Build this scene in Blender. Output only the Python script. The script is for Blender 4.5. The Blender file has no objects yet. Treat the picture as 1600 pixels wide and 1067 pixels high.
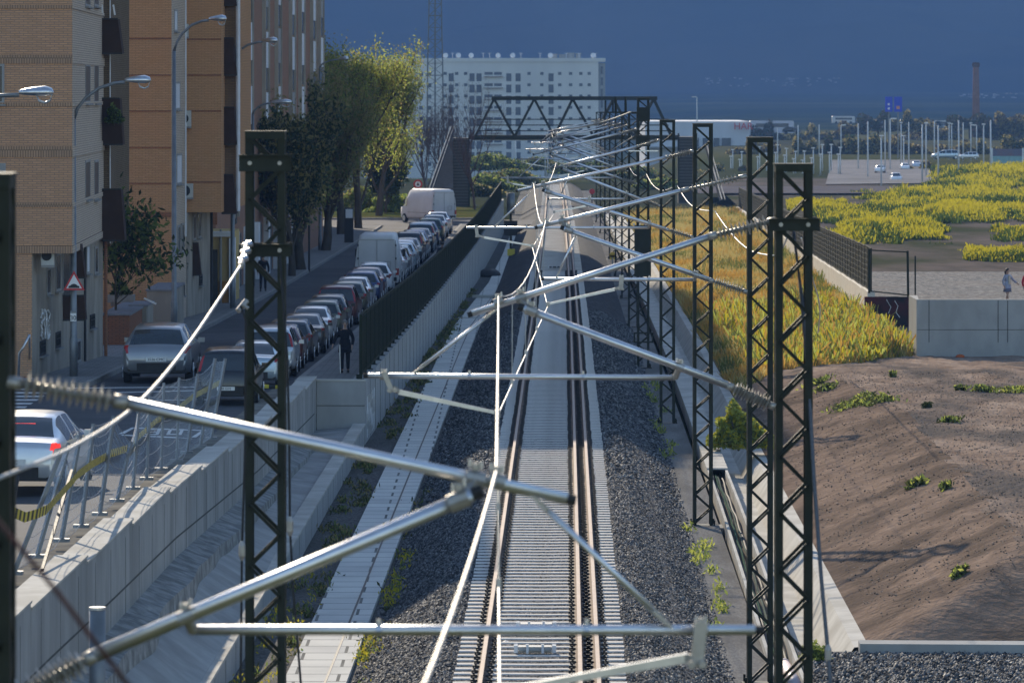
import bpy, math, random
import numpy as np
from mathutils import Vector, Matrix
R = math.radians
rnd = random.Random(7)
rng = np.random.default_rng(5)
sc = bpy.context.scene
col = sc.collection

# ------------------------------------------------------------------ camera
FP, HC, Y0 = 7700.0, 8.65, 140.0          # focal length in photo pixels, eye height over the rails, horizon row
cam = bpy.data.cameras.new('camera'); camo = bpy.data.objects.new('camera', cam); col.objects.link(camo)
camo.location = (0, 0, HC); camo.rotation_euler = (R(90), 0, 0)
cam.sensor_width = 36; cam.lens = FP / 1600 * 36
cam.shift_y = -(533.5 - Y0) / 1600
cam.clip_start = 0.5; cam.clip_end = 30000
cam.dof.use_dof = True; cam.dof.focus_distance = 112; cam.dof.aperture_fstop = 5.6
sc.camera = camo

# ------------------------------------------------------------------ sky, sun, exposure
SUN_AZ, SUN_EL = R(-14.5), R(25)            # a little left of straight ahead
HAZE_D = 0.00017
w = bpy.data.worlds.new('World'); sc.world = w; w.use_nodes = True
nt = w.node_tree; nt.nodes.clear()
wo = nt.nodes.new('ShaderNodeOutputWorld'); bg = nt.nodes.new('ShaderNodeBackground'); sky = nt.nodes.new('ShaderNodeTexSky')
sky.sky_type = 'NISHITA'; sky.sun_disc = False; sky.sun_elevation = SUN_EL; sky.sun_rotation = SUN_AZ
sky.air_density = 1.0; sky.dust_density = 0.4; sky.ozone_density = 1.7
bg.inputs[1].default_value = 0.15
nt.links.new(sky.outputs[0], bg.inputs[0]); nt.links.new(bg.outputs[0], wo.inputs[0])
sl = bpy.data.lights.new('sun', 'SUN'); sl.energy = 5.0; sl.angle = R(0.5); sl.color = (1.0, 0.87, 0.68)
so = bpy.data.objects.new('sun', sl); col.objects.link(so)
sd = Vector((math.sin(SUN_AZ) * math.cos(SUN_EL), math.cos(SUN_AZ) * math.cos(SUN_EL), math.sin(SUN_EL)))
so.rotation_euler = (-sd).to_track_quat('-Z', 'Y').to_euler(); so.location = (0, 0, 60)
sc.view_settings.view_transform = 'Standard'; sc.view_settings.look = 'None'
sc.view_settings.exposure = 0.55; sc.view_settings.gamma = 1
sc.render.engine = 'CYCLES'
sc.cycles.max_bounces = 6; sc.cycles.volume_bounces = 0; sc.cycles.transparent_max_bounces = 8

# ------------------------------------------------------------------ measures of the place
def W(px, py, Y): return Vector(((px - 800) * Y / FP, Y, HC - (py - Y0) * Y / FP))
def PX(px, Y): return (px - 800) * Y / FP
def ipol(t, pts):
    if t <= pts[0][0]: return pts[0][1]
    for (a, b), (c, d) in zip(pts, pts[1:]):
        if t <= c: return b + (d - b) * (t - a) / (c - a)
    return pts[-1][1]
def sstep(a, b, x):
    t = max(0, min(1, (x - a) / (b - a))); return t * t * (3 - 2 * t)
def XT(Y): return -.42 + .0117 * Y - 4e-6 * Y * Y          # track centre
def zt(Y): return 0 if Y < 180 else -.0046 * (Y - 180)      # rail height
def g(Y): return -.9 + zt(Y)                                # ground beside the ballast
def zs(Y): return ipol(Y, [(40, 2.3), (73, 1.83), (84.5, 1.67), (107, 1.1), (132, .72), (150, .45), (180, .1), (220, -.3), (300, -.8), (380, -1.2), (520, -1.45)])
def wl(Y): return ipol(Y, [(132, -5.0), (165, -4.7), (202, -4.45), (254, -4.05), (354, -3.8)])
def W2(Y): return ipol(Y, [(201, 14.5), (420, 19.1), (520, 21.2)])
def ramps(*v):
    return list(np.arange(*v)) 

# ------------------------------------------------------------------ mesh helpers
def newobj(name, me, mat=None, parent=None):
    o = bpy.data.objects.new(name, me); col.objects.link(o)
    if mat is not None and not me.materials:
        for m in (mat if isinstance(mat, (list, tuple)) else [mat]): me.materials.append(m)
    if parent is not None:
        o.parent = parent
        if parent.name in WORLD: o.location = -WORLD[parent.name]     # mesh was laid out in world space
    return o
WORLD = {}
def wempty(name, loc, label=None, cat=None, group=None):
    o = empty(name, loc, 0, label, cat, group); WORLD[o.name] = Vector(loc); return o
def tag(o, label=None, cat=None, group=None, kind=None):
    if label: o['label'] = label
    if cat: o['category'] = cat
    if group: o['group'] = group
    if kind: o['kind'] = kind
    return o
def empty(name, loc=(0, 0, 0), rz=0, label=None, cat=None, group=None):
    o = bpy.data.objects.new(name, None); col.objects.link(o); o.location = loc; o.rotation_euler = (0, 0, rz)
    o.empty_display_size = .2
    return tag(o, label, cat, group)
def copy_tree(o, parent=None):
    c = o.copy(); col.objects.link(c)
    if parent is not None: c.parent = parent
    for ch in list(o.children): copy_tree(ch, c)
    return c
class MB:
    def __init__(s): s.v = []; s.f = []; s.m = []; s.mi = 0
    def add(s, vs, fs):
        n = len(s.v); s.v += [tuple(p) for p in vs]; s.f += [tuple(i + n for i in q) for q in fs]; s.m += [s.mi] * len(fs); return s
    def box(s, c, d, rz=0, M=None):
        hx, hy, hz = d[0] / 2, d[1] / 2, d[2] / 2
        ps = [Vector((x, y, z)) for x in (-hx, hx) for y in (-hy, hy) for z in (-hz, hz)]
        mt = Matrix.Rotation(rz, 3, 'Z') if M is None else M
        ps = [mt @ p + Vector(c) for p in ps]
        return s.add(ps, [(0, 1, 3, 2), (4, 6, 7, 5), (0, 4, 5, 1), (2, 3, 7, 6), (0, 2, 6, 4), (1, 5, 7, 3)])
    def bb(s, x0, x1, y0, y1, z0, z1): return s.box(((x0 + x1) / 2, (y0 + y1) / 2, (z0 + z1) / 2), (abs(x1 - x0), abs(y1 - y0), abs(z1 - z0)))
    def bar(s, a, b, w_, h_=None, up=(0, 0, 1)):
        h_ = h_ or w_; a = Vector(a); b = Vector(b); d = b - a; L = d.length
        if L < 1e-6: return s
        d.normalize(); u = Vector(up)
        if abs(d.dot(u)) > .98: u = Vector((0, 1, 0))
        x = d.cross(u).normalized(); z = x.cross(d).normalized()
        M = Matrix((x, d, z)).transposed()
        return s.box((a + b) / 2, (w_, L, h_), M=M)
    def tube(s, pts, r, n=8, cap=True):
        pts = [Vector(p) for p in pts]; rs = r if isinstance(r, (list, tuple)) else [r] * len(pts)
        rings = []
        for i, p in enumerate(pts):
            t = (pts[min(i + 1, len(pts) - 1)] - pts[max(i - 1, 0)])
            if t.length < 1e-9: t = Vector((0, 0, 1))
            t.normalize(); u = Vector((0, 0, 1)) if abs(t.z) < .95 else Vector((0, 1, 0))
            x = t.cross(u).normalized(); y = x.cross(t)
            rings.append([p + (x * math.cos(2 * math.pi * k / n) + y * math.sin(2 * math.pi * k / n)) * rs[i] for k in range(n)])
        vs = [q for rg in rings for q in rg]; fs = []
        for i in range(len(pts) - 1):
            for k in range(n):
                k2 = (k + 1) % n; fs.append((i * n + k, i * n + k2, (i + 1) * n + k2, (i + 1) * n + k))
        if cap: fs += [tuple(range(n))[::-1], tuple(range((len(pts) - 1) * n, len(pts) * n))]
        return s.add(vs, fs)
    def loft(s, rings, closed=False, caps=False):
        n = len(rings[0]); vs = [q for rg in rings for q in rg]; fs = []
        for i in range(len(rings) - 1):
            for k in range(n if closed else n - 1):
                k2 = (k + 1) % n; fs.append((i * n + k, i * n + k2, (i + 1) * n + k2, (i + 1) * n + k))
        if caps: fs += [tuple(range(n))[::-1], tuple(range((len(rings) - 1) * n, len(rings) * n))]
        return s.add(vs, fs)
    def prism(s, poly, d):
        n = len(poly); d = Vector(d); a = [Vector(p) for p in poly]; b = [p + d for p in a]
        return s.add(a + b, [tuple(range(n))[::-1], tuple(range(n, 2 * n))] + [(i, (i + 1) % n, n + (i + 1) % n, n + i) for i in range(n)])
    def build(s, name, mat=None, parent=None, smooth=False):
        me = bpy.data.meshes.new(name); me.from_pydata(s.v, [], s.f)
        for m in (mat if isinstance(mat, (list, tuple)) else [mat]): me.materials.append(m)
        if max(s.m or [0]) > 0: me.polygons.foreach_set('material_index', s.m)
        me.polygons.foreach_set('use_smooth', [smooth] * len(s.f)); me.update()
        return newobj(name, me, None, parent)
def npmesh(name, V, Fc, mats, mi=None, parent=None, smooth=False):
    """numpy mesh: V (n,3), Fc (m,k)"""
    me = bpy.data.meshes.new(name); k = Fc.shape[1]; m = len(Fc)
    me.vertices.add(len(V)); me.vertices.foreach_set('co', V.astype(np.float32).ravel())
    me.loops.add(m * k); me.loops.foreach_set('vertex_index', Fc.astype(np.int32).ravel())
    me.polygons.add(m); me.polygons.foreach_set('loop_start', np.arange(0, m * k, k, dtype=np.int32))
    for q in mats: me.materials.append(q)
    if mi is not None: me.polygons.foreach_set('material_index', mi.astype(np.int32))
    if smooth: me.polygons.foreach_set('use_smooth', np.ones(m, dtype=bool))
    me.update(calc_edges=True)
    return newobj(name, me, None, parent)
def sheet(name, Ys, prof, mat, parent=None, smooth=True):
    b = MB(); b.loft([[(x, Y, z) for x, z in prof(Y)] for Y in Ys])
    o = b.build(name, mat, parent, smooth); return o
def struct(o): o['kind'] = 'structure'; return o
def stuff(o, label, cat): tag(o, label, cat, None, 'stuff'); return o
def textmesh(txt, size, name, mat, parent=None, depth=.004, loc=(0, 0, 0), rot=(R(90), 0, 0), sx=1.0):
    c = bpy.data.curves.new('txt', 'FONT'); c.body = txt; c.size = size; c.extrude = depth; c.align_x = 'CENTER'; c.align_y = 'CENTER'
    t = bpy.data.objects.new('txt', c); col.objects.link(t)
    bpy.context.view_layer.update()
    me = bpy.data.meshes.new_from_object(t.evaluated_get(bpy.context.evaluated_depsgraph_get()))
    bpy.data.objects.remove(t); me.materials.clear(); me.materials.append(mat)
    o = newobj(name, me, None, parent); o.location = loc; o.rotation_euler = rot; o.scale = (sx, 1, 1)
    return o

# ------------------------------------------------------------------ materials
MATS = {}
def mat(name, c1, c2=None, rough=.8, metal=0, scale=3, detail=6, bump=0, bscale=None, bdist=.02, stretch=(1, 1, 1), c3=None, scale2=.3, amt2=.5, spec=None, lo=.35, hi=.65, transl=0, coat=0):
    if name in MATS: return MATS[name]
    m = bpy.data.materials.new(name); m.use_nodes = True; t = m.node_tree; N = t.nodes; L = t.links
    b = N['Principled BSDF']; b.inputs['Roughness'].default_value = rough; b.inputs['Metallic'].default_value = metal
    if spec is None and rough >= .8: spec = 0.0 if rough >= .9 else .08
    if spec is not None: b.inputs['Specular IOR Level'].default_value = spec
    if coat: b.inputs['Coat Weight'].default_value = coat; b.inputs['Coat Roughness'].default_value = .08
    c2 = c2 or tuple(x * .8 for x in c1)
    tc = N.new('ShaderNodeTexCoord'); mp = N.new('ShaderNodeMapping'); mp.inputs['Scale'].default_value = stretch
    L.new(tc.outputs['Object'], mp.inputs['Vector'])
    nz = N.new('ShaderNodeTexNoise'); nz.inputs['Scale'].default_value = scale; nz.inputs['Detail'].default_value = detail; nz.inputs['Roughness'].default_value = .62
    L.new(mp.outputs[0], nz.inputs['Vector'])
    cr = N.new('ShaderNodeValToRGB'); cr.color_ramp.elements[0].position = lo; cr.color_ramp.elements[1].position = hi
    cr.color_ramp.elements[0].color = (*c1, 1); cr.color_ramp.elements[1].color = (*c2, 1)
    L.new(nz.outputs['Fac'], cr.inputs[0]); out = cr.outputs[0]
    if c3:
        n2 = N.new('ShaderNodeTexNoise'); n2.inputs['Scale'].default_value = scale2; n2.inputs['Detail'].default_value = 5
        L.new(mp.outputs[0], n2.inputs['Vector'])
        r2 = N.new('ShaderNodeValToRGB'); r2.color_ramp.elements[0].position = .45; r2.color_ramp.elements[1].position = .6
        mu = N.new('ShaderNodeMath'); mu.operation = 'MULTIPLY'; mu.inputs[1].default_value = amt2
        L.new(n2.outputs['Fac'], r2.inputs[0]); L.new(r2.outputs[0], mu.inputs[0])
        mx = N.new('ShaderNodeMix'); mx.data_type = 'RGBA'; mx.inputs['B'].default_value = (*c3, 1)
        L.new(mu.outputs[0], mx.inputs['Factor']); L.new(out, mx.inputs['A']); out = mx.outputs['Result']
    L.new(out, b.inputs['Base Color'])
    if bump:
        n3 = N.new('ShaderNodeTexNoise'); n3.inputs['Scale'].default_value = bscale or scale * 4; n3.inputs['Detail'].default_value = 8
        L.new(mp.outputs[0], n3.inputs['Vector'])
        bu = N.new('ShaderNodeBump'); bu.inputs['Strength'].default_value = bump; bu.inputs['Distance'].default_value = bdist
        L.new(n3.outputs['Fac'], bu.inputs['Height']); L.new(bu.outputs[0], b.inputs['Normal'])
    if transl:
        tr = N.new('ShaderNodeBsdfTranslucent'); ms = N.new('ShaderNodeMixShader'); ms.inputs[0].default_value = transl
        L.new(out, tr.inputs['Color']); L.new(b.outputs[0], ms.inputs[1]); L.new(tr.outputs[0], ms.inputs[2])
        L.new(ms.outputs[0], N['Material Output'].inputs['Surface'])
    MATS[name] = m; return m
def brickmat(name, c1, c2, mortar, bw=.24, bh=.062, ms=.012, rot=(R(90), 0, 0), dirt=(.2, .15, .12), amt=.35, bump=.4):
    if name in MATS: return MATS[name]
    m = bpy.data.materials.new(name); m.use_nodes = True; t = m.node_tree; N = t.nodes; L = t.links
    b = N['Principled BSDF']; b.inputs['Roughness'].default_value = .9; b.inputs['Specular IOR Level'].default_value = .03
    tc = N.new('ShaderNodeTexCoord'); sp = N.new('ShaderNodeSeparateXYZ'); cb = N.new('ShaderNodeCombineXYZ'); ad = N.new('ShaderNodeMath'); ad.operation = 'ADD'
    L.new(tc.outputs['Object'], sp.inputs[0])
    if rot == 'flat':
        L.new(sp.outputs['X'], cb.inputs['X']); L.new(sp.outputs['Y'], cb.inputs['Y'])
    else:
        L.new(sp.outputs['X'], ad.inputs[0]); L.new(sp.outputs['Y'], ad.inputs[1]); L.new(ad.outputs[0], cb.inputs['X']); L.new(sp.outputs['Z'], cb.inputs['Y'])
    br = N.new('ShaderNodeTexBrick'); br.inputs['Scale'].default_value = 1; br.inputs['Brick Width'].default_value = bw; br.inputs['Row Height'].default_value = bh
    br.inputs['Mortar Size'].default_value = ms; br.inputs['Mortar Smooth'].default_value = .2; br.inputs['Bias'].default_value = 0
    br.inputs['Color1'].default_value = (*c1, 1); br.inputs['Color2'].default_value = (*c2, 1); br.inputs['Mortar'].default_value = (*mortar, 1)
    L.new(cb.outputs[0], br.inputs['Vector'])
    nz = N.new('ShaderNodeTexNoise'); nz.inputs['Scale'].default_value = .9; nz.inputs['Detail'].default_value = 8
    L.new(tc.outputs['Object'], nz.inputs['Vector'])
    r2 = N.new('ShaderNodeValToRGB'); r2.color_ramp.elements[0].position = .42; r2.color_ramp.elements[1].position = .75
    mu = N.new('ShaderNodeMath'); mu.operation = 'MULTIPLY'; mu.inputs[1].default_value = amt
    L.new(nz.outputs['Fac'], r2.inputs[0]); L.new(r2.outputs[0], mu.inputs[0])
    mx = N.new('ShaderNodeMix'); mx.data_type = 'RGBA'; mx.inputs['B'].default_value = (*dirt, 1)
    L.new(mu.outputs[0], mx.inputs['Factor']); L.new(br.outputs['Color'], mx.inputs['A']); L.new(mx.outputs['Result'], b.inputs['Base Color'])
    bu = N.new('ShaderNodeBump'); bu.inputs['Strength'].default_value = bump; bu.inputs['Distance'].default_value = .01; bu.invert = True
    L.new(br.outputs['Fac'], bu.inputs['Height']); L.new(bu.outputs[0], b.inputs['Normal'])
    MATS[name] = m; return m
def stonemat(name, c1, c2, c3, scale=18, bump=1.0, dist=.03, patch=None, pamt=.6):
    """crushed stone: voronoi cells with their own greys, and relief between them"""
    if name in MATS: return MATS[name]
    m = bpy.data.materials.new(name); m.use_nodes = True; t = m.node_tree; N = t.nodes; L = t.links
    b = N['Principled BSDF']; b.inputs['Roughness'].default_value = .9; b.inputs['Specular IOR Level'].default_value = .08
    tc = N.new('ShaderNodeTexCoord'); vo = N.new('ShaderNodeTexVoronoi'); vo.inputs['Scale'].default_value = scale
    L.new(tc.outputs['Object'], vo.inputs['Vector'])
    sp = N.new('ShaderNodeSeparateColor'); L.new(vo.outputs['Color'], sp.inputs[0])
    cr = N.new('ShaderNodeValToRGB'); e = cr.color_ramp.elements; e[0].color = (*c1, 1); e[1].color = (*c3, 1); e[0].position = .1; e[1].position = .95
    q = e.new(.6); q.color = (*c2, 1)
    L.new(sp.outputs[0], cr.inputs[0]); out = cr.outputs[0]
    if patch:
        nz = N.new('ShaderNodeTexNoise'); nz.inputs['Scale'].default_value = .35; nz.inputs['Detail'].default_value = 6
        L.new(tc.outputs['Object'], nz.inputs['Vector'])
        r2 = N.new('ShaderNodeValToRGB'); r2.color_ramp.elements[0].position = .48; r2.color_ramp.elements[1].position = .66
        mu = N.new('ShaderNodeMath'); mu.operation = 'MULTIPLY'; mu.inputs[1].default_value = pamt
        L.new(nz.outputs['Fac'], r2.inputs[0]); L.new(r2.outputs[0], mu.inputs[0])
        mx = N.new('ShaderNodeMix'); mx.data_type = 'RGBA'; mx.inputs['B'].default_value = (*patch, 1)
        L.new(mu.outputs[0], mx.inputs['Factor']); L.new(out, mx.inputs['A']); out = mx.outputs['Result']
    L.new(out, b.inputs['Base Color'])
    ad = N.new('ShaderNodeMath'); ad.operation = 'ADD'; L.new(vo.outputs['Distance'], ad.inputs[0]); L.new(sp.outputs[1], ad.inputs[1])
    bu = N.new('ShaderNodeBump'); bu.inputs['Strength'].default_value = bump; bu.inputs['Distance'].default_value = dist
    L.new(ad.outputs[0], bu.inputs['Height']); L.new(bu.outputs[0], b.inputs['Normal'])
    MATS[name] = m; return m
def emat(name, c, s):
    m = bpy.data.materials.new(name); m.use_nodes = True; b = m.node_tree.nodes['Principled BSDF']
    b.inputs['Base Color'].default_value = (*c, 1); b.inputs['Emission Color'].default_value = (*c, 1); b.inputs['Emission Strength'].default_value = s
    return m
M_asph = mat('asphalt', (.075, .077, .083), (.105, .105, .11), .85, scale=1.2, c3=(.055, .056, .06), scale2=.15, amt2=.6, bump=.3, bscale=60, bdist=.01)
M_pave = brickmat('paving', (.22, .215, .21), (.26, .25, .24), (.13, .125, .12), .4, .4, .012, 'flat', (.12, .12, .12), .4, .2)
M_kerb = mat('kerb_stone', (.3, .29, .27), (.22, .21, .2), .85, scale=2)
M_conc = mat('concrete', (.36, .355, .34), (.27, .27, .26), .85, scale=1.2, stretch=(1, 1, .35), c3=(.18, .175, .165), scale2=.8, amt2=.45, bump=.15, bscale=30, bdist=.01)
M_concn = mat('new_concrete', (.38, .38, .37), (.32, .32, .31), .8, scale=.7, stretch=(1, 1, .5), c3=(.25, .25, .24), scale2=2, amt2=.35, bump=.1, bscale=20, bdist=.008)
M_concl = mat('pale_concrete', (.52, .5, .45), (.42, .4, .36), .85, scale=1.5, c3=(.3, .28, .24), scale2=.9, amt2=.5, bump=.2, bscale=20, bdist=.01)
M_concr = mat('rough_concrete', (.34, .34, .33), (.22, .22, .215), .9, scale=4, c3=(.13, .13, .125), scale2=2.5, amt2=.6, bump=.8, bscale=9, bdist=.05)
M_slab = brickmat('slab_path', (.66, .64, .58), (.58, .56, .52), (.14, .14, .13), 1.4, 1.0, .03, 'flat', (.4, .39, .36), .5, .3)
M_sleep = mat('sleeper_concrete', (.7, .66, .6), (.58, .545, .49), .85, scale=2.5, c3=(.42, .36, .3), scale2=.6, amt2=.4, bump=.1, bscale=20)
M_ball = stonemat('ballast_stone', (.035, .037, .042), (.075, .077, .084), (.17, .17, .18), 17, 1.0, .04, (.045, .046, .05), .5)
M_ballf = stonemat('ballast_far_shaded', (.02, .022, .026), (.04, .043, .048), (.08, .083, .09), 9, .2, .01, (.026, .027, .03), .5)  # ballast copy with the far track's shade put into its darker colours
M_grav = stonemat('fine_gravel', (.05, .05, .052), (.095, .093, .09), (.17, .165, .155), 28, .7, .02, (.06, .06, .05), .6)
M_grav2 = stonemat('field_gravel', (.07, .07, .072), (.14, .14, .14), (.27, .26, .25), 6, 1, .06, (.2, .16, .13), .4)
M_path = mat('compact_grit', (.25, .24, .22), (.17, .16, .15), .95, scale=22, stretch=(1, .2, 1), c3=(.12, .11, .095), scale2=1.2, amt2=.5, bump=.6, bscale=40, bdist=.015)
M_rail = mat('rail_steel', (.2, .14, .1), (.13, .09, .07), .8, 0, scale=2)
M_rtop = mat('rail_head_steel', (.34, .25, .2), (.27, .2, .16), .55, .2, scale=2, spec=.3)
M_clip = mat('clip_steel', (.035, .033, .032), None, .6, .4, scale=8)
M_galv = mat('galvanised_steel', (.62, .63, .65), (.5, .51, .53), .33, .9, scale=9)
M_alu = mat('aluminium_tube', (.74, .75, .77), (.62, .63, .65), .36, .95, scale=5, stretch=(1, 1, 1))
M_clampm = mat('cast_clamp', (.42, .4, .37), (.33, .31, .28), .45, .6, scale=9)
M_mast = mat('green_mast_paint', (.01, .014, .009), (.017, .022, .013), .55, 0, scale=5, spec=.25)
M_fgreen = mat('green_fence_paint', (.016, .021, .013), (.024, .03, .018), .8, 0, scale=5)
M_ins = mat('insulator_resin', (.42, .4, .35), (.3, .28, .24), .28, .1, scale=8)
M_insd = mat('insulator_glass', (.6, .62, .6), (.5, .5, .48), .2, .3, scale=8)
M_black = mat('black_plastic', (.012, .012, .013), (.02, .02, .02), .75, scale=8)
M_wire = mat('copper_wire', (.6, .58, .55), (.5, .47, .43), .5, .6, scale=6)
M_cabw = mat('pale_cable', (.75, .74, .7), (.6, .59, .56), .4, .2, scale=6)
M_dirt = mat('dirt', (.37, .28, .215), (.2, .145, .11), .95, scale=1.3, detail=12, c3=(.11, .098, .088), scale2=.35, amt2=.85, bump=1, bscale=9, bdist=.1, stretch=(1, .3, 1))
M_slope = mat('loose_earth', (.3, .22, .165), (.15, .11, .085), .95, scale=2.6, detail=14, c3=(.09, .072, .058), scale2=.6, amt2=.7, bump=1, bscale=10, bdist=.09, stretch=(.6, .55, 1), lo=.3, hi=.72)
M_soil = mat('bare_soil', (.2, .15, .1), (.13, .11, .07), .95, scale=.5, c3=(.07, .09, .035), scale2=.2, amt2=.8, bump=.8, bscale=6, bdist=.05)
M_white = mat('white_paint', (.78, .77, .75), (.68, .67, .66), .6, scale=2)
M_roadp = mat('road_paint', (.6, .6, .58), (.25, .25, .25), .7, scale=5, lo=.45, hi=.8)
M_black2 = mat('dark_glass', (.02, .025, .03), (.03, .035, .04), .12, 0, scale=1, spec=.6)
M_glass = mat('car_glass', (.02, .026, .03), (.03, .036, .04), .06, 0, scale=1, spec=.9)
M_tyre = mat('tyre_rubber', (.015, .015, .015), (.022, .022, .022), .8, scale=6)
M_red = mat('tail_lamp_red', (.4, .012, .012), (.3, .01, .012), .15, 0, scale=3, spec=.8)
M_reds = mat('sign_red', (.5, .02, .025), (.45, .02, .02), .5, scale=3)
M_blk = mat('sign_black', (.01, .01, .01), None, .6)
M_plate = mat('plate_white', (.72, .72, .7), None, .5)
M_yel = mat('tape_yellow', (.7, .55, .04), (.62, .48, .03), .5, scale=4)
M_pole = mat('lamp_pole_grey', (.22, .235, .25), (.17, .18, .19), .5, .5, scale=3)
# ------------------------------------------------------------------ ground, mountains
def gz(X, Y):
    left = ipol(Y, [(60, -1.9), (400, -2.4), (430, -2.6), (560, -2.6), (600, -3.0), (800, -5.9), (1000, -9.4), (1200, -13), (1500, -12), (2500, -8), (5500, 5)])
    right = ipol(Y, [(60, -1.9), (400, -2.4), (520, -2.2), (560, -1.6), (1000, -1.6), (1500, -3), (2500, -5), (5500, 5)])
    u = X * 600 / max(Y, 400)
    return left + (right - left) * sstep(10, 26, u)
Ys = [-80, 0, 60, 120, 200, 300, 400, 430, 480, 520, 560, 600, 650, 700, 800, 900, 1000, 1200, 1500, 2000, 2500, 3200, 4000, 5000, 5600]
Xs = [-900, -400, -200, -100, -60, -40, -20, 0] + [x for x in range(6, 60, 4)] + [75, 100, 150, 220, 320, 450, 650, 1000, 1500]
def M_ground_mat():
    m = mat('plain', (.025, .04, .015), (.15, .13, .05), .95, scale=.0016, detail=10, stretch=(1, .5, 1), c3=(.045, .05, .04), scale2=.006, amt2=.8, lo=.4, hi=.6)
    return m
b = MB(); b.loft([[(x, Y, gz(x, Y)) for x in Xs] for Y in Ys])
struct(b.build('ground', M_ground_mat(), None, True))
# mountains behind the plain
xs = np.linspace(-1900, 2600, 150); ys = np.linspace(5500, 9600, 46)
V = []
from mathutils import noise as mn
for yy in ys:
    for xx in xs:
        t = (yy - 5500) / 4100
        h = 4 + 30 * t + 330 * t ** 1.3
        n = mn.fractal(Vector((xx / 600, yy / 900, 3.3)), 1.0, 2.1, 6)
        V.append((xx, yy, h * (1 + .4 * n) + 26 * n * min(1, t * 4)))
nx, ny = len(xs), len(ys)
Fc = np.array([(j * nx + i, j * nx + i + 1, (j + 1) * nx + i + 1, (j + 1) * nx + i) for j in range(ny - 1) for i in range(nx - 1)])
M_mnt = mat('mountain_scrub', (.015, .025, .022), (.09, .085, .055), .95, scale=.003, detail=14, c3=(.13, .12, .08), scale2=.0013, amt2=.7, stretch=(1, .45, 1))
struct(npmesh('mountains', np.array(V), Fc, [M_mnt], smooth=True))

# ------------------------------------------------------------------ street level
def R2(a, b_, st): return [a + (b_ - a) * i / max(1, round((b_ - a) / st)) for i in range(max(1, round((b_ - a) / st)) + 1)]
YS1 = R2(40, 352, 4)
struct(sheet('street', YS1, lambda Y: [(XT(Y) - 60 if Y < 131 else XT(Y) - 12.3, zs(Y) + 0), (XT(Y) - 12.3, zs(Y)), (XT(Y) - 9, zs(Y)), (XT(Y) - (6.72 if Y < 131 else 6.9), zs(Y))], M_asph))
def slabstrip(name, Ys, o0, o1, z, th, m):
    """a raised strip with real side faces"""
    def pr(Y):
        a = o0(Y) if callable(o0) else o0; c = o1(Y) if callable(o1) else o1; zz = z(Y)
        return [(XT(Y) + a, zz - th), (XT(Y) + a, zz), (XT(Y) + c, zz), (XT(Y) + c, zz - th)]
    b = MB(); rings = [[(x, Y, zz) for x, zz in pr(Y)] for Y in Ys]; b.loft(rings, True, True)
    return b.build(name, m, None, False)
struct(slabstrip('left_pavement', R2(131, 346, 4), -26, -12.45, lambda Y: zs(Y) + .13, .5, M_pave))
struct(slabstrip('kerb', R2(131, 346, 4), -12.45, -12.3, lambda Y: zs(Y) + .135, .5, M_kerb))
struct(slabstrip('right_pavement', R2(132.3, 352, 4), lambda Y: -6.75, lambda Y: wl(Y) - .3, lambda Y: zs(Y) + .13, .9, M_pave))
struct(slabstrip('kerb', R2(132.3, 352, 4), -6.9, -6.75, lambda Y: zs(Y) + .135, .9, M_kerb))
b = MB(); b.loft([[(-70, Y, zs(352) - .02), (-9, Y, zs(352) - .02), (2.5 if Y > 356 else -.3, Y, zs(352) - .02)] for Y in (352, 357, 362, 368)])
struct(b.build('cross_street', M_asph))
b = MB(); b.loft([[(-70, Y, zs(352) + .1 + (Y - 368) * .004), (-1, Y, zs(352) + .1 - (Y - 368) * .01)] for Y in (368, 372, 380, 400, 428)])
struct(b.build('lawn', mat('lawn_grass', (.05, .07, .02), (.1, .1, .03), .95, scale=.8, c3=(.14, .11, .05), scale2=.1, amt2=.6)))
b = MB(); b.bb(-70, -1.5, 367.8, 368.3, zs(352) - .4, zs(352) + .13); struct(b.build('kerb', M_kerb))
# painted markings on the asphalt
def mark(name, polys, m=M_roadp, lift=.006):
    b = MB()
    for p in polys: b.add([(x, Y, zs(Y) + lift) for x, Y in p], [tuple(range(len(p)))])
    return struct(b.build(name, m))
def gpt(px, py):     # street point under a photo pixel
    Y = 120.
    for _ in range(30): Y = FP * (HC - zs(Y)) / (py - Y0)
    return PX(px, Y), Y
zp = []
for i in range(7):
    y = 607 + i * 5.6; y2 = y + 2.6; s = i * 9
    a, c = gpt(-30, y), gpt(88 - s, y); d, e = gpt(88 - s - 4, y2), gpt(-30, y2); zp.append([e, d, c, a])
mark('road_marking', zp)
def ln(x0, y0, x1, y1, wpx=1.6): return [gpt(x0, y0 + wpx), gpt(x1, y1 + wpx), gpt(x1, y1), gpt(x0, y0)]
mark('road_marking', [ln(100, 606, 330, 604, 1.3), ln(180, 613, 330, 609, 1.3), ln(150, 626, 325, 624, 1.2)])
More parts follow.
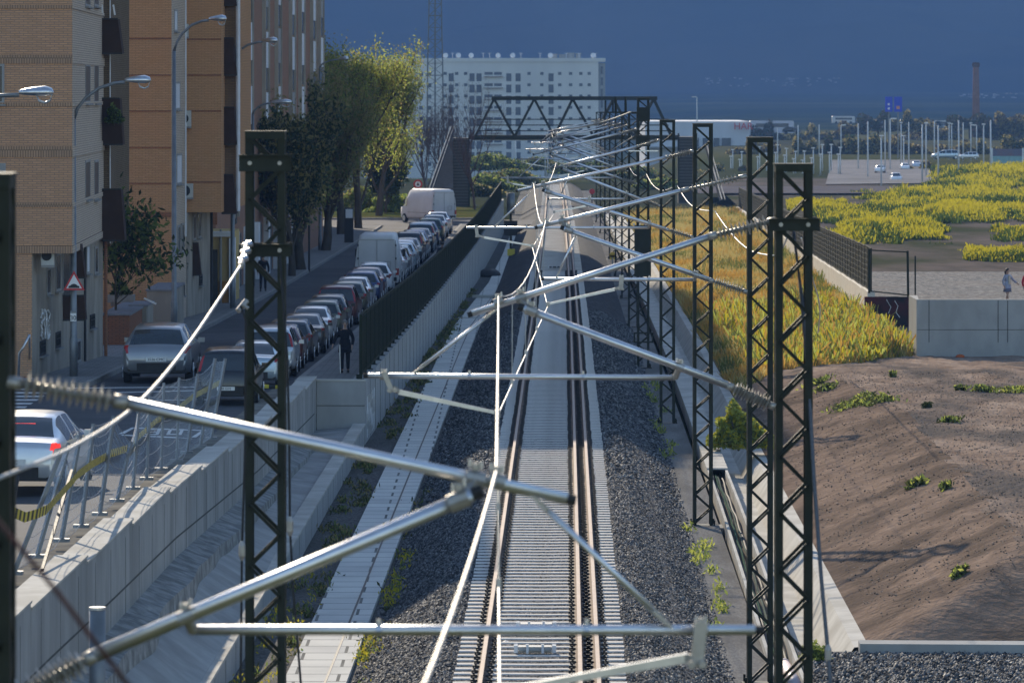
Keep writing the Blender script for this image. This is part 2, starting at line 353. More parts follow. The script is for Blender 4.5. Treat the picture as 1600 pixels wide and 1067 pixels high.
# lozenge with the figure 30
mark('road_marking', [ln(208, 668, 318, 672, 1.5), ln(190, 679, 300, 684, 1.8), [gpt(185, 678), gpt(194, 678), gpt(212, 668), gpt(206, 668)], [gpt(298, 684), gpt(306, 684), gpt(322, 672), gpt(316, 672)]])
def seg(chars, x0, y0, cw, ch):
    P = []; S = {'3': 'abgcd', '0': 'abcdef'}
    for k, chh in enumerate(chars):
        x = x0 + k * cw * 1.5; t = cw * .22; tv = ch * .18
        sk = -ch * .5
        def q(u0, v0, u1, v1): return [gpt(x + u0 + sk * v1 / ch, y0 + v1), gpt(x + u1 + sk * v1 / ch, y0 + v1), gpt(x + u1 + sk * v0 / ch, y0 + v0), gpt(x + u0 + sk * v0 / ch, y0 + v0)]
        D = {'a': (0, 0, cw, tv), 'g': (0, ch / 2 - tv / 2, cw, ch / 2 + tv / 2), 'd': (0, ch - tv, cw, ch), 'b': (cw - t, tv, cw, ch / 2), 'c': (cw - t, ch / 2, cw, ch - tv), 'f': (0, tv, t, ch / 2), 'e': (0, ch / 2, t, ch - tv)}
        for sname in S[chh]:
            P.append(q(*D[sname]))
    return P
mark('road_marking', seg('30', 228, 671, 24, 9), lift=.012)
# near sunlit concrete margin inside the street
struct(slabstrip('concrete_margin', R2(40, 131, 5), -7.3, -6.74, lambda Y: zs(Y) + .05, .3, mat('margin_concrete', (.26, .24, .2), (.15, .14, .125), .9, scale=1.5, bump=.3)))

# ------------------------------------------------------------------ retaining walls on the left
def coping(Y): return ipol(Y, [(40, 2.45), (64, 2.13), (73, 1.98), (84.5, 1.82), (107, 1.23), (132, .87)])
def stepz(Y):
    k = math.floor((Y - 40) / 7.2); return coping(40 + 7.2 * k + 3.6) 
rw = wempty('street_retaining_wall', (-6, 90, 0), label='long pale concrete retaining wall with stepped coping below the wire fence', cat='wall')
Yk = [40 + 7.2 * k for k in range(13)] + [132]
for i, (a, c) in enumerate(zip(Yk, Yk[1:])):
    z0 = coping(a + .5); z1 = coping(c) + .08
    bb_ = MB(); bb_.loft([[(XT(Y) - 6.72, Y, -2), (XT(Y) - 6.72, Y, z), (XT(Y) - 6.3, Y, z), (XT(Y) - 6.3, Y, -2)] for Y, z in ((a + .012, z0), (c - .012, z1))], True, True)
    bb_.build('wall_panel', M_conc, rw)
    cp = MB(); cp.loft([[(XT(Y) - 6.74, Y, z), (XT(Y) - 6.74, Y, z + .03), (XT(Y) - 6.28, Y, z + .03), (XT(Y) - 6.28, Y, z)] for Y, z in ((a + .012, z0), (c - .012, z1))], True, True)
    cp.build('coping', M_concl, rw)
M_jnt = mat('joint_grey', (.12, .12, .115), None, .9)  # dark grey of the joints between wall panels
def grooves(par, X, Ya, Yb, zlo, zhi, mid):
    b = MB()
    Y = Ya
    while Y < Yb:
        b.bb(X(Y) - .002, X(Y) + .003, Y - .012, Y + .012, zlo(Y), zhi(Y)); Y += 2.4
    for Y in R2(Ya, Yb - 1.2, 1.2): b.bar((X(Y) + .002, Y, mid(Y)), (X(Y + 1.2) + .002, Y + 1.2, mid(Y + 1.2)), .008, .03)
    b.build('joint', M_jnt, par)
grooves(rw, lambda Y: XT(Y) - 6.3, 41.2, 131, lambda Y: -.5, lambda Y: coping(Y) - .1, lambda Y: coping(Y) - .85)
# niche at the end of the fenced wall and the low wall
def zr(Y, u): # ramp floor, u 0 at low wall, 1 at street wall
    return (-.36) * (1 - u) + u * ipol(Y, [(40, .6), (73, .45), (84.5, .36), (107, -.18), (132, -.47)])
struct(sheet('ramp_floor', R2(40, 132, 3), lambda Y: [(XT(Y) - 6.3, zr(Y, 1)), (XT(Y) - 5.85, zr(Y, .75) + .02), (XT(Y) - 5.4, zr(Y, .35)), (XT(Y) - 5.1, zr(Y, .1))], M_conc))
def rag(Y): return .42 + .12 * mn.noise(Vector((Y * .25, 1, 0))) + .05 * mn.noise(Vector((Y * .4, 5, 0)))
b = MB(); b.loft([[(XT(Y) - 6.31, Y, zr(Y, 1) + .28), (XT(Y) - 6.3 + rag(Y) * .5, Y, zr(Y, 1) + .2 + .05 * mn.noise(Vector((Y, 9, 2)))), (XT(Y) - 6.3 + rag(Y), Y, zr(Y, 1) + .12), (XT(Y) - 6.27 + rag(Y), Y, zr(Y, .9) - .35)] for Y in R2(40, 125, .5)])
struct(b.build('rubble_ledge', M_concr, None, False))
lw = wempty('low_wall', (-4.5, 90, -.3), label='low concrete wall edging the sloping slab beside the gravel verge', cat='wall')
b = MB(); b.loft([[(XT(Y) - 5.12, Y, -1.6), (XT(Y) - 5.12, Y, -.3), (XT(Y) - 5.0, Y, -.3), (XT(Y) - 5.0, Y, -1.6)] for Y in R2(40, 131.7, 3)], True, True); b.build('wall_body', M_concn, lw)
b = MB(); b.loft([[(XT(Y) - 5.32, Y, -.34), (XT(Y) - 5.3, Y, -.27), (XT(Y) - 4.97, Y, -.27), (XT(Y) - 4.97, Y, -.32)] for Y in R2(40, 131.7, 3)], True, True); b.build('coping', M_concl, lw)
grooves(lw, lambda Y: XT(Y) - 5.0, 42, 131, lambda Y: -1.2, lambda Y: -.33, lambda Y: -1.4)
fw = wempty('fenced_retaining_wall', (-4, 240, 0), label='tall pale concrete retaining wall carrying the dark green fence beside the track', cat='wall')
WT = lambda Y: ipol(Y, [(132, .87), (200, .68), (354, .78)])
b = MB(); b.loft([[(XT(Y) + wl(Y) - .35, Y, g(Y) - 1), (XT(Y) + wl(Y) - .35, Y, WT(Y)), (XT(Y) + wl(Y), Y, WT(Y)), (XT(Y) + wl(Y), Y, g(Y) - 1)] for Y in R2(132.36, 354, 4)], True, True); b.build('wall_body', M_concn, fw)
b = MB(); xx0 = XT(132) - 6.72; xx1 = XT(132) - 5.0
b.bb(xx0 + .43, xx1 + .0, 132.0, 132.35, -1.8, .845); b.build('end_wall', M_concn, fw)
b = MB(); b.bb(xx0 + .3, xx1 + .03, 131.97, 132.38, .845, .885); b.build('coping', M_concl, fw)
b = MB(); b.bb(xx0 + .44, xx1, 131.99, 132.0, .18, .195); b.build('joint', M_clip, fw)
b = MB(); Y = 135.
while Y < 352:
    X = XT(Y) + wl(Y); b.bb(X - .01, X + .006, Y - .02, Y + .02, g(Y) - .5, WT(Y) - .02); Y += 3
b.build('joint', M_clip, fw)
# graffiti scrawl on its end
b = MB()
for k in range(6):
    Yk_ = 133.2 + k * .75; X = XT(Yk_) + wl(Yk_) + .012
    b.tube([(X + .001 * j, Yk_ + .25 * math.sin(j * 1.7 + k), -.75 + j * .22) for j in range(6)], .009, 4)
b.build('graffiti', M_white, fw)
# dark green slat fence on top of it
fz = lambda Y: ipol(Y, [(132, 1.75), (212, 1.45), (354, 1.35)])
sf = empty('slat_fence', (-4, 240, .8), label='long dark green metal slat fence on top of the pale wall beside the parked cars', cat='fence')
PW = 2.5; n = int((352 - 132.2) / PW)
bp = MB()
for k in range(18): bp.bb(-.018, .018, .09 + k * .134, .155 + k * .134, .08, .985)
bp.bb(-.03, .03, .04, 2.46, .06, .1); bp.bb(-.03, .03, .04, 2.46, .95, 1.0)
panel0 = bp.build('slat_panel', M_fgreen, sf)
bq = MB(); bq.bb(-.04, .04, -.04, .04, 0, 1.0); bq.bb(-.09, .09, -.06, .06, 0, .012); bq.bb(-.12, .02, -.02, .02, .01, .08)
post0 = bq.build('fence_post', M_fgreen, sf)
sf.location = (0, 0, 0)
for k in range(n):
    Ya = 132.25 + k * PW; Yb = Ya + PW
    for src in (panel0, post0):
        o = src if k == 0 else src.copy()
        if k: col.objects.link(o); o.parent = sf
        X0 = XT(Ya) + wl(Ya) - .12; X1 = XT(Yb) + wl(Yb) - .12
        o.location = (X0, Ya, WT(Ya) + .004); o.rotation_euler = (0, 0, -math.atan2(X1 - X0, PW)); o.scale = (1, 1, fz(Ya) * 1.0)

# ------------------------------------------------------------------ track bed
YB = R2(40, 560, 4)
struct(sheet('left_verge', YB, lambda Y: [(XT(Y) - (5.0 if Y < 132 else -wl(Y)), g(Y) + .03), (XT(Y) - 4.5 if Y < 160 else XT(Y) + wl(Y) + .1, g(Y) + .01), (XT(Y) - 2.7, g(Y) - .02)], M_grav))
so_ = lambda Y: ipol(Y, [(132, -4.15), (200, -4.1), (250, -3.45), (300, -3.3)])
struct(slabstrip('cable_path', R2(40, 345, 5), so_, lambda Y: so_(Y) + ipol(Y, [(200, 1.02), (250, .55), (300, .4)]), lambda Y: g(Y) + .07, .2, M_slab))
b = MB(); b.loft([[(XT(Y) + so_(Y) + .66, Y, g(Y) + .076), (XT(Y) + so_(Y) + .7, Y, g(Y) + .076)] for Y in R2(40, 230, 5)]); struct(b.build('path_groove', M_clip))
def bedz(Y): return zt(Y) - .2
struct(sheet('ballast', R2(40, 200, 2), lambda Y: [(XT(Y) - 3.0 + .1 * mn.noise(Vector((Y * .6, 3, 0))), g(Y) - .03), (XT(Y) - 2.2, g(Y) + .42 + .03 * mn.noise(Vector((Y, 0, 0)))), (XT(Y) - 1.75, zt(Y) - .24), (XT(Y) - 1.36, zt(Y) - .2), (XT(Y) - 1.24, zt(Y) - .195), (XT(Y), zt(Y) - .197), (XT(Y) + 1.24, zt(Y) - .195), (XT(Y) + 1.36, zt(Y) - .2), (XT(Y) + 1.75, zt(Y) - .24), (XT(Y) + 2.3, g(Y) + .4 + .03 * mn.noise(Vector((Y, 7, 0)))), (XT(Y) + 2.95 + .12 * mn.noise(Vector((Y * .5, 8, 0))), g(Y) - .02)], M_ball))
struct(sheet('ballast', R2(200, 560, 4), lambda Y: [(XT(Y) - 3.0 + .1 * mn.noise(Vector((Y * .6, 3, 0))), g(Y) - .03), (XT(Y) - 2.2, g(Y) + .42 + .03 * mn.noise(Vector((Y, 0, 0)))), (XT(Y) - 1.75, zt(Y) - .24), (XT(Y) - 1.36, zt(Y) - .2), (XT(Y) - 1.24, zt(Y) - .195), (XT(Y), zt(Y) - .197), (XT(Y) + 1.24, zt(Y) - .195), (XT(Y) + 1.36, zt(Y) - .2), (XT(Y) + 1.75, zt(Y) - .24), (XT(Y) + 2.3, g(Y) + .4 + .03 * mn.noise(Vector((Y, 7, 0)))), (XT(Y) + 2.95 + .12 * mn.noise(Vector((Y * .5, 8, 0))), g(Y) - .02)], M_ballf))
struct(sheet('service_path', YB, lambda Y: [(XT(Y) + 2.5, g(Y) - .01), (XT(Y) + 3.74, g(Y) + .005)], M_path))
# sleepers
def sleeper_parts():
    b = MB()
    prof = [(-1.3, .0, .12), (-1.2, .0, .13), (-.98, .0, .14), (-.9, -.01, .13), (-.55, -.006, .105), (0, -.01, .1), (.4, -.006, .105), (.62, -.01, .13), (.75, 0, .14), (1.05, 0, .14), (1.2, 0, .13), (1.3, -.0, .12)]
    b.loft([[(x, -hw - .015, -.2), (x, -hw, z - .012), (x, -hw + .02, z), (x, hw - .02, z), (x, hw, z - .012), (x, hw + .015, -.2)] for x, z, hw in prof], True, True)
    s = b.build('sleeper', M_sleep)
    c = MB()
    for x in (-.87, .6, .87):
        for sx in (-1, 1):
            c.box((x + sx * .115, 0, .025), (.1, .1, .045)); c.tube([(x + sx * .12, 0, .03), (x + sx * .12, 0, .08)], .018, 6)
    cl = c.build('rail_clips', M_clip, s)
    return s, cl
s0, c0 = sleeper_parts()
tag(s0, 'grey concrete sleeper lying under the three rails of the single track', 'sleeper', 'concrete sleepers of the railway track')
Y = 68.0; k = 0; Ylast = 0
while k < 300:
    s = s0 if k == 0 else s0.copy()
    if k: col.objects.link(s); c = c0.copy(); col.objects.link(c); c.parent = s
    s.location = (XT(Y) + rnd.uniform(-.012, .012), Y, zt(Y) - .172); s.rotation_euler = (0, 0, -math.atan(.0117 - 8e-6 * Y)); Y += .6; k += 1
YR = Y
b = MB()
while Y < 545:
    X = XT(Y); b.bb(X - 1.3, X + 1.3, Y - .1, Y + .1, zt(Y) - .3, zt(Y) - .182); Y += .6
stuff(b.build('distant_sleepers', M_sleep), 'far run of concrete sleepers receding along the track', 'sleepers')
b = MB(); Y = 67.4
while Y > 40: b.bb(XT(Y) - 1.3, XT(Y) + 1.3, Y - .13, Y + .13, zt(Y) - .35, zt(Y) - .172); Y -= .6
stuff(b.build('near_sleepers', M_sleep), 'near run of concrete sleepers passing below the viewpoint', 'sleepers')
for off, lab in ((-.87, 'left hand steel rail of the three rail track'), (.6, 'middle steel rail, inner one of the close pair on the right'), (.87, 'outer steel rail of the close pair on the right')):
    r = empty('rail', (XT(90) + off, 90, -.17), label=lab, cat='rail', group='rails of the dual gauge track')
    r.location = (0, 0, 0)
    b = MB(); b.loft([[(XT(Y) + off + dx, Y, zt(Y) + dz) for dx, dz in ((-.075, -.17), (-.075, -.155), (-.012, -.135), (-.01, -.045), (-.036, -.035), (-.036, -.004), (.036, -.004), (.036, -.035), (.01, -.045), (.012, -.135), (.075, -.155), (.075, -.17))] for Y in R2(40, 545, 3)], True, True); b.build('rail_web', M_rail, r)
    b = MB(); b.loft([[(XT(Y) + off + dx, Y, zt(Y) + dz) for dx, dz in ((-.034, -.004), (-.03, .002), (.03, .002), (.034, -.004))] for Y in R2(40, 545, 3)], True, True); b.build('rail_head', M_rtop, r)
# signal beacons between the rails
M_bea = mat('beacon_case', (.4, .4, .38), (.3, .3, .29), .6)
def beacon(Y, lab, m, n=1):
    o = empty('track_beacon', (XT(Y) - .1, Y, zt(Y) - .17), label=lab, cat='track beacon', group='beacons fixed between the rails')
    b = MB(); b.bb(-.26, .26, -.13, .13, .04, .1); b.build('case', m, o)
    b = MB(); b.bb(-.33, .33, -.02, .0, .0, .03)
    for sx in (-1, 1): b.bb(sx * .3 - .03, sx * .3 + .03, -.12, -.06, -.0, .12); b.bb(sx * .3 - .03, sx * .3 + .03, .06, .12, -.0, .12); b.bb(sx * .12 - .02, sx * .12 + .02, -.16, -.1, 0, .14)
    b.build('bracket', M_white, o)
beacon(80.6, 'small pale beacon on the sleepers, nearer of the two close together', M_bea)
beacon(77.3, 'small pale beacon on the sleepers at the very bottom of the photo', M_bea)
beacon(252, 'black beacon lying far down the track between the rails', M_black)
# stones
def stones(name, Ya, Yb, n, rngs, zf, smin, smax, m, lab, snap=False):
    X = []; 
    base = np.array([(1, 0, 0), (-1, 0, 0), (0, 1, 0), (0, -1, 0), (0, 0, 1), (0, 0, -1)], float)
    Fb = np.array([(0, 2, 4), (2, 1, 4), (1, 3, 4), (3, 0, 4), (2, 0, 5), (1, 2, 5), (3, 1, 5), (0, 3, 5)])
    Yv = rng.uniform(Ya, Yb, n)
    if snap: Yv = 68.3 + .6 * np.floor((Yv - 68.3) / .6) + rng.uniform(-.16, .16, n)
    off = np.zeros(n)
    side = rng.integers(0, len(rngs), n)
    for i, (a, c) in enumerate(rngs): off = np.where(side == i, rng.uniform(a, c, n), off)
    Xv = -.42 + .0117 * Yv - 4e-6 * Yv ** 2 + off
    Zv = np.array([zf(o, y) for o, y in zip(off, Yv)])
    s = rng.uniform(smin, smax, n)
    P = base[None] * s[:, None, None] * rng.uniform(.55, 1.25, (n, 6, 1)) + rng.normal(0, .2, (n, 6, 3)) * s[:, None, None]
    th = rng.uniform(0, 6.3, n); cs, sn = np.cos(th), np.sin(th)
    Q = np.stack([P[..., 0] * cs[:, None] - P[..., 1] * sn[:, None], P[..., 0] * sn[:, None] + P[..., 1] * cs[:, None], P[..., 2] * .8], -1)
    Q += np.stack([Xv, Yv, Zv], -1)[:, None]
    Fc = (Fb[None] + 6 * np.arange(n)[:, None, None]).reshape(-1, 3)
    mi = np.repeat(rng.integers(0, len(m), n), 8)
    return stuff(npmesh(name, Q.reshape(-1, 3), Fc, m, mi), lab, 'stones')
SM = [mat('stone_dark', (.03, .032, .036), (.055, .057, .06), .8, scale=20), mat('stone_mid', (.075, .078, .085), (.11, .112, .115), .75, scale=20), mat('stone_light', (.17, .17, .17), (.24, .23, .22), .7, scale=20)]
SMW = [SM[0], SM[0], SM[1], SM[1], SM[1], SM[0], SM[2]]
def zbal(o, y):
    a = abs(o)
    return zt(y) + (.015 if a > 1.3 else 0) + (ipol(a, [(0, -.27), (1.24, -.27), (1.36, -.2), (1.75, -.24), (2.2, -.48), (3.0, -.93)]))
stones('ballast_stones', 66, 112, 80000, [(-3.05, -1.28), (1.28, 3.1), (1.28, 3.1), (-3.05, -1.28)], zbal, .022, .046, SMW, 'loose dark ballast stones heaped along both sides of the track')
stones('sleeper_bay_stones', 66, 125, 46000, [(-1.38, -.96), (-.78, .52), (.94, 1.38), (-.78, .52)], lambda o, y: zt(y) - .207, .018, .032, SMW, 'dark ballast stones filling the bays between the sleepers', snap=True)
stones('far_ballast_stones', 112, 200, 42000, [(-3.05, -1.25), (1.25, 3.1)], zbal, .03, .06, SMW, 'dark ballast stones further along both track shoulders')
# ------------------------------------------------------------------ right: cable trough, channel
tr = empty('cable_trough', (0, 0, 0), label='open concrete cable trough running along the foot of the right hand masts', cat='cable trough')
def toff(Y): return ipol(Y, [(80, 3.72), (110, 3.86), (150, 3.95), (420, 4.0)])
for a, c, nm in ((0, .06, 'trough_wall'), (.44, .5, 'trough_wall')):
    b = MB(); b.loft([[(XT(Y) + toff(Y) + a, Y, g(Y) - .3), (XT(Y) + toff(Y) + a, Y, g(Y) + .14), (XT(Y) + toff(Y) + c, Y, g(Y) + .14), (XT(Y) + toff(Y) + c, Y, g(Y) - .3)] for Y in R2(60, 420, 4)], True, True); b.build(nm, M_concl, tr)
b = MB(); b.loft([[(XT(Y) + toff(Y) + .06, Y, g(Y) - .16), (XT(Y) + toff(Y) + .44, Y, g(Y) - .16)] for Y in R2(60, 420, 4)]); b.build('trough_floor', M_path, tr)
b = MB(); Y = 122.
while Y < 420:
    X = XT(Y) + toff(Y); b.bb(X - .01, X + .51, Y + .01, Y + .99, g(Y) + .145, g(Y) + .185); Y += 1.0
b.build('lid', M_concl, tr)['kind'] = 'stuff'
M_cgreen = mat('cable_sheath_green', (.07, .11, .08), (.1, .14, .1), .9, scale=5)
for k, (m, lab) in enumerate(((M_black, 'black cable snaking in the open trough'), (M_cgreen, 'greenish cable snaking in the open trough'), (mat('grey_green_sheath', (.17, .19, .15), (.12, .13, .11), .9), 'pale cable snaking in the open trough'), (M_black, 'thin black cable along the right side of the trough'))):
    b = MB(); b.tube([(XT(Y) + toff(Y) + .12 + k * .075 + .022 * math.sin(Y * .16 + k * 2) + .008 * math.sin(Y * .5 + k), Y, g(Y) - .02 + .03 * math.sin(Y * 1.3 + k)) for Y in R2(62, 123, .5)], .024, 6)
    tag(b.build('signal_cable', m, None, True), lab, 'cable', 'cables in the open trough')
ch = empty('drainage_channel', (0, 0, 0), label='sloping sided concrete drainage channel between the trough and the bank', cat='drain')
b = MB(); b.loft([[(XT(Y) + 4.3, Y, g(Y) + .02), (XT(Y) + 4.45, Y, g(Y) - .45), (XT(Y) + 4.95, Y, g(Y) - .47), (XT(Y) + 5.3, Y, g(Y) + .05), (XT(Y) + 5.55, Y, g(Y) + .07), (XT(Y) + 5.6, Y, g(Y) - .3)] for Y in R2(84, 420, 2)]); b.build('channel_lining', M_concl, ch)
b = MB(); b.loft([[(XT(Y) + toff(Y) + .5, Y, g(Y) + .01), (XT(Y) + 4.32, Y, g(Y) + .02)] for Y in R2(60, 420, 4)]); struct(b.build('channel_shoulder', M_path))
struct(sheet('near_gravel', R2(40, 84, 4), lambda Y: [(XT(Y) + 4.2, g(Y) - .02), (XT(Y) + 30, g(Y) - .05)], M_ball))
stones('near_gravel_stones', 72, 83.6, 22000, [(4.4, 12)], lambda o, y: -.9, .03, .06, SMW, 'coarse grey gravel in the lower right corner')
ck = MB(); ck.loft([[(x, 83.55 - (x - 6) * .05, -1.3), (x, 83.55 - (x - 6) * .05, -.74 + .0 * x), (x, 83.95 - (x - 6) * .05, -.72), (x, 83.95 - (x - 6) * .05, -1.3)] for x in R2(5.9, 26, 1)], True, True)
tag(ck.build('kerb_wall', M_concn), 'low concrete kerb along the foot of the brown bank', 'kerb')
pb = MB(); pb.tube([W(1225, 1040, 82), W(1238, 1060, 80), W(1246, 1075, 78.8)], .11, 14); pb.tube([W(1224.6, 1039.6, 82.05), W(1224, 1038, 82.1)], .12, 14)
tag(pb.build('drain_pipe', mat('grey_pink_pipe', (.5, .42, .44), (.42, .36, .38), .5), None, True), 'short pale plastic drain pipe lying by the trough', 'pipe')
# ------------------------------------------------------------------ right bank, plateau, field
def split_line(X): return ipol(X, [(5, 147), (6.2, 149), (8.2, 158), (14, 171), (15, 172)])
def zr_(X, Y):
    lip = XT(Y) + 5.5; u = X - lip
    crest = ipol(Y, [(84, 3.0), (107, 3.3), (130, 3.6), (148, 2.9), (160, 2.5)])
    hz = ipol(Y, [(84, 1.3), (107, 1.3), (148, .95), (165, .9)])
    zb = g(Y) + .04 + hz * (min(1, u / crest) - .0) * (1 if u < crest * .9 else 1) if u > 0 else g(Y) + .04 
    zb += .0 if u < crest else .0
    zg = ipol(u, [(0, g(Y) + .04), (2, g(Y) + .35), (8, -.55 + zt(Y) * .9), (20, -.6 + zt(Y) * .9)])
    t = sstep(148, 168, Y); z = zb * (1 - t) + zg * t
    z0 = -.85 + (Y - (83.9 - (X - 6) * .05)) * ipol(X, [(6, .6), (9, .28), (14, .22)])
    z = min(z, z0)
    k = sstep(0, .8, u) * sstep(0, 2, Y - 84.2)
    z += k * (.06 * mn.fractal(Vector((X * .5, Y * .16, 0)), 1, 2, 5) + .045 * mn.fractal(Vector((X * 1.8, Y * .45, 4)), 1, 2, 5) + (.05 * mn.fractal(Vector((X * 3 + Y * .8, Y * 1.6 , 8)), 1, 2, 4)))
    return z
Xg = R2(0, 9, .22) + R2(9.6, 40, .8); Yg = R2(83.9, 172, .55) + R2(174, 201, 2) + R2(205, 420, 5)
V = []; idx = {}
for j, Y in enumerate(Yg):
    lip = XT(Y) + 5.5
    xmax = 1e9 if Y < 172.5 else (14.2 if Y < 201 else W2(Y) - .1)
    for i, q in enumerate(Xg):
        X = lip + q
        if X > xmax: X = xmax + (i * 1e-4)
        V.append((X, Y if Y > 84.2 else Y - (X - 6) * .05, zr_(X, Y)))
nx = len(Xg); fa, fb_, fs_ = [], [], []
for j in range(len(Yg) - 1):
    for i in range(nx - 1):
        a = j * nx + i; q = (a, a + 1, a + nx + 1, a + nx)
        xm = V[a][0]; ym = V[a][1]
        if abs(V[a][0] - V[a + 1][0]) < .01 and abs(V[a + nx][0] - V[a + nx + 1][0]) < .01: continue
        crest_ = ipol(ym, [(84, 3.0), (107, 3.3), (130, 3.6), (148, 2.9), (160, 2.5)]) * (1 + .08 * mn.noise(Vector((ym * .5, 2, 0))))
        if ym < 146 and (xm - XT(ym) - 5.5 < crest_ or ym < 88.5 + 1.5 * mn.noise(Vector((xm * .5, 0, 4)))): fs_.append(q); continue
        (fa if ym < split_line(xm) + .8 * mn.noise(Vector((xm, ym, 0))) else fb_).append(q)
struct(npmesh('dirt_ground', np.array(V), np.array(fa), [M_dirt], smooth=True))
struct(npmesh('earth_slope', np.array(V), np.array(fs_), [M_slope], smooth=True))
struct(npmesh('grassy_bank', np.array(V), np.array(fb_), [M_soil], smooth=True))
stones('bank_stones', 86, 150, 16000, [(5.8, 14)], lambda o, y: zr_(XT(y) + o, y), .008, .03, [mat('bank_stone', (.3, .24, .19), (.22, .17, .13), .8, scale=20), mat('bank_stone_dark', (.1, .08, .065), (.15, .12, .1), .8, scale=20)], 'small stones scattered over the brown bank')
# field behind the right hand wall
struct(sheet('field', R2(176, 560, 6), lambda Y: [(max(W2(Y), 14.0) + .1, -1.0 - (Y - 176) * .001), (24 + Y * .03, -1.0 - (Y - 176) * .001), (60 + Y * .1, -1.0 - (Y - 176) * .001 + max(0, (Y - 330)) * .006), (140 + Y * .2, -1.0 + max(0, Y - 330) * .012)], mat('field_soil', (.11, .095, .08), (.16, .13, .11), .95, scale=.6, stretch=(1, .3, 1), c3=(.05, .06, .025), scale2=.12, amt2=.8, bump=.6, bscale=6, bdist=.05)))
struct(sheet('gravel_patch', R2(222, 262, 4), lambda Y: [(W2(Y) + .8, -1.03), (50, -1.03)], M_grav2))
w2 = empty('bank_wall', (0, 0, 0), label='sunlit white concrete wall topped by dark fence panels above the orange grass', cat='wall')
ZW = lambda Y: ipol(Y, [(201, .4), (420, -1.35)])
k = 0; Y = 201.
while Y < 418:
    Yb = min(Y + 5, 420); b = MB(); zz = ZW(Y) - .02 * (k % 2)
    b.loft([[(W2(v), v, -3), (W2(v), v, ZW(v) if False else zz), (W2(v) + .3, v, zz), (W2(v) + .3, v, -3)] for v in (Y + .02, Yb - .02)], True, True); b.build('wall_panel', mat('white_wall', (.8, .77, .7), (.7, .67, .6), .85, scale=1), w2); Y = Yb; k += 1
f2 = empty('panel_fence', (0, 0, 0), label='row of dark louvred fence panels stepping down along the white wall', cat='fence')
bp = MB(); bp.bb(-.03, .03, 0, .06, 0, 2.0); bp.bb(-.03, .03, 2.38, 2.44, 0, 2.0); bp.bb(-.03, .03, 0, 2.44, 0, .05); bp.bb(-.03, .03, 0, 2.44, 1.95, 2.0)
for i in range(7): bp.bb(-.02, .02, .06, 2.38, .28 + i * .26, .33 + i * .26)
for i in range(17): bp.bb(-.006, .012, .1 + i * .138, .19 + i * .138, .04, 1.97)
p0 = bp.build('fence_panel', M_fgreen, f2)
for k in range(86):
    Y = 201 + k * 2.5; o = p0 if k == 0 else p0.copy()
    if k: col.objects.link(o); o.parent = f2
    kk = int((Y - 201) // 5); 
    o.location = (W2(Y) + .15, Y, ZW(201 + kk * 5) + .02); o.rotation_euler = (0, 0, -math.atan2(W2(Y + 2.5) - W2(Y), 2.5)); o.scale = (1, 1, ipol(Y, [(201, .88), (260, .8), (420, .85)]))
gt = empty('gate', (0, 0, 0), label='dark open steel gate frame beside the end of the right hand fence', cat='gate')
b = MB(); p = lambda x, y: W(x, y, 200.5)
b.bar(p(1358, 389), p(1358, 458), .09, .09); b.build('gate_post', M_fgreen, gt)
b = MB(); b.bar(p(1418, 392), p(1419, 464), .09, .09); b.build('gate_post', M_fgreen, gt)
b = MB(); b.bar(p(1360, 391), p(1417, 394), .05, .05, (0, 1, 0)); b.bar(p(1360, 455), p(1417, 461), .05, .05, (0, 1, 0)); b.build('gate_rail', M_fgreen, gt)
b = MB(); b.bar(W(1430, 400, 200), W(1430, 461, 200), .06, .06); tag(b.build('steel_post', M_fgreen), 'single thin dark post standing right of the open gate', 'post')
bw = empty('concrete_block_wall', (0, 0, 0), label='grey concrete wall end on the brown plateau in front of the two women', cat='wall')
b = MB(); b.prism([(PX(1432, 170.6), 170.6, -.6), (60, 170.6, -.6), (60, 170.9, -.6), (PX(1432, 170.6) + .1, 170.9, -.6), (PX(1420, 174) + .3, 174, -.6), (PX(1420, 174), 174, -.6)], (0, 0, 1.98)); b.build('wall_body', M_concn, bw)
b = MB()
for px in (1452, 1560, 1575): b.bb(PX(px, 170.5) - .01, PX(px, 170.5) + .01, 170.59, 170.61, -.1, 1.36)
b.bb(PX(1434, 170.5), 60, 170.59, 170.61, .33, .345); b.build('joint', M_clip, bw)
b = MB(); X0, X1 = PX(1351, 201), PX(1420, 201); b.bb(X0, X1, 200.9, 201.2, -1.2, .2); gw = b.build('graffiti_wall', mat('graffiti_dark', (.02, .02, .022), (.03, .028, .03), .8, scale=2, c3=(.11, .025, .03), scale2=.9, amt2=.8)); tag(gw, 'short dark wall sprayed with red and black graffiti below the gate', 'wall')
b = MB(); b.tube([W(1398, 470, 200.7), W(1403, 478, 200.7), W(1400, 488, 200.7), W(1406, 496, 200.7)], .014, 5); b.tube([W(1385, 468, 200.7), W(1392, 480, 200.7), W(1388, 490, 200.7)], .014, 5); b.build('graffiti_line', M_white, gw)
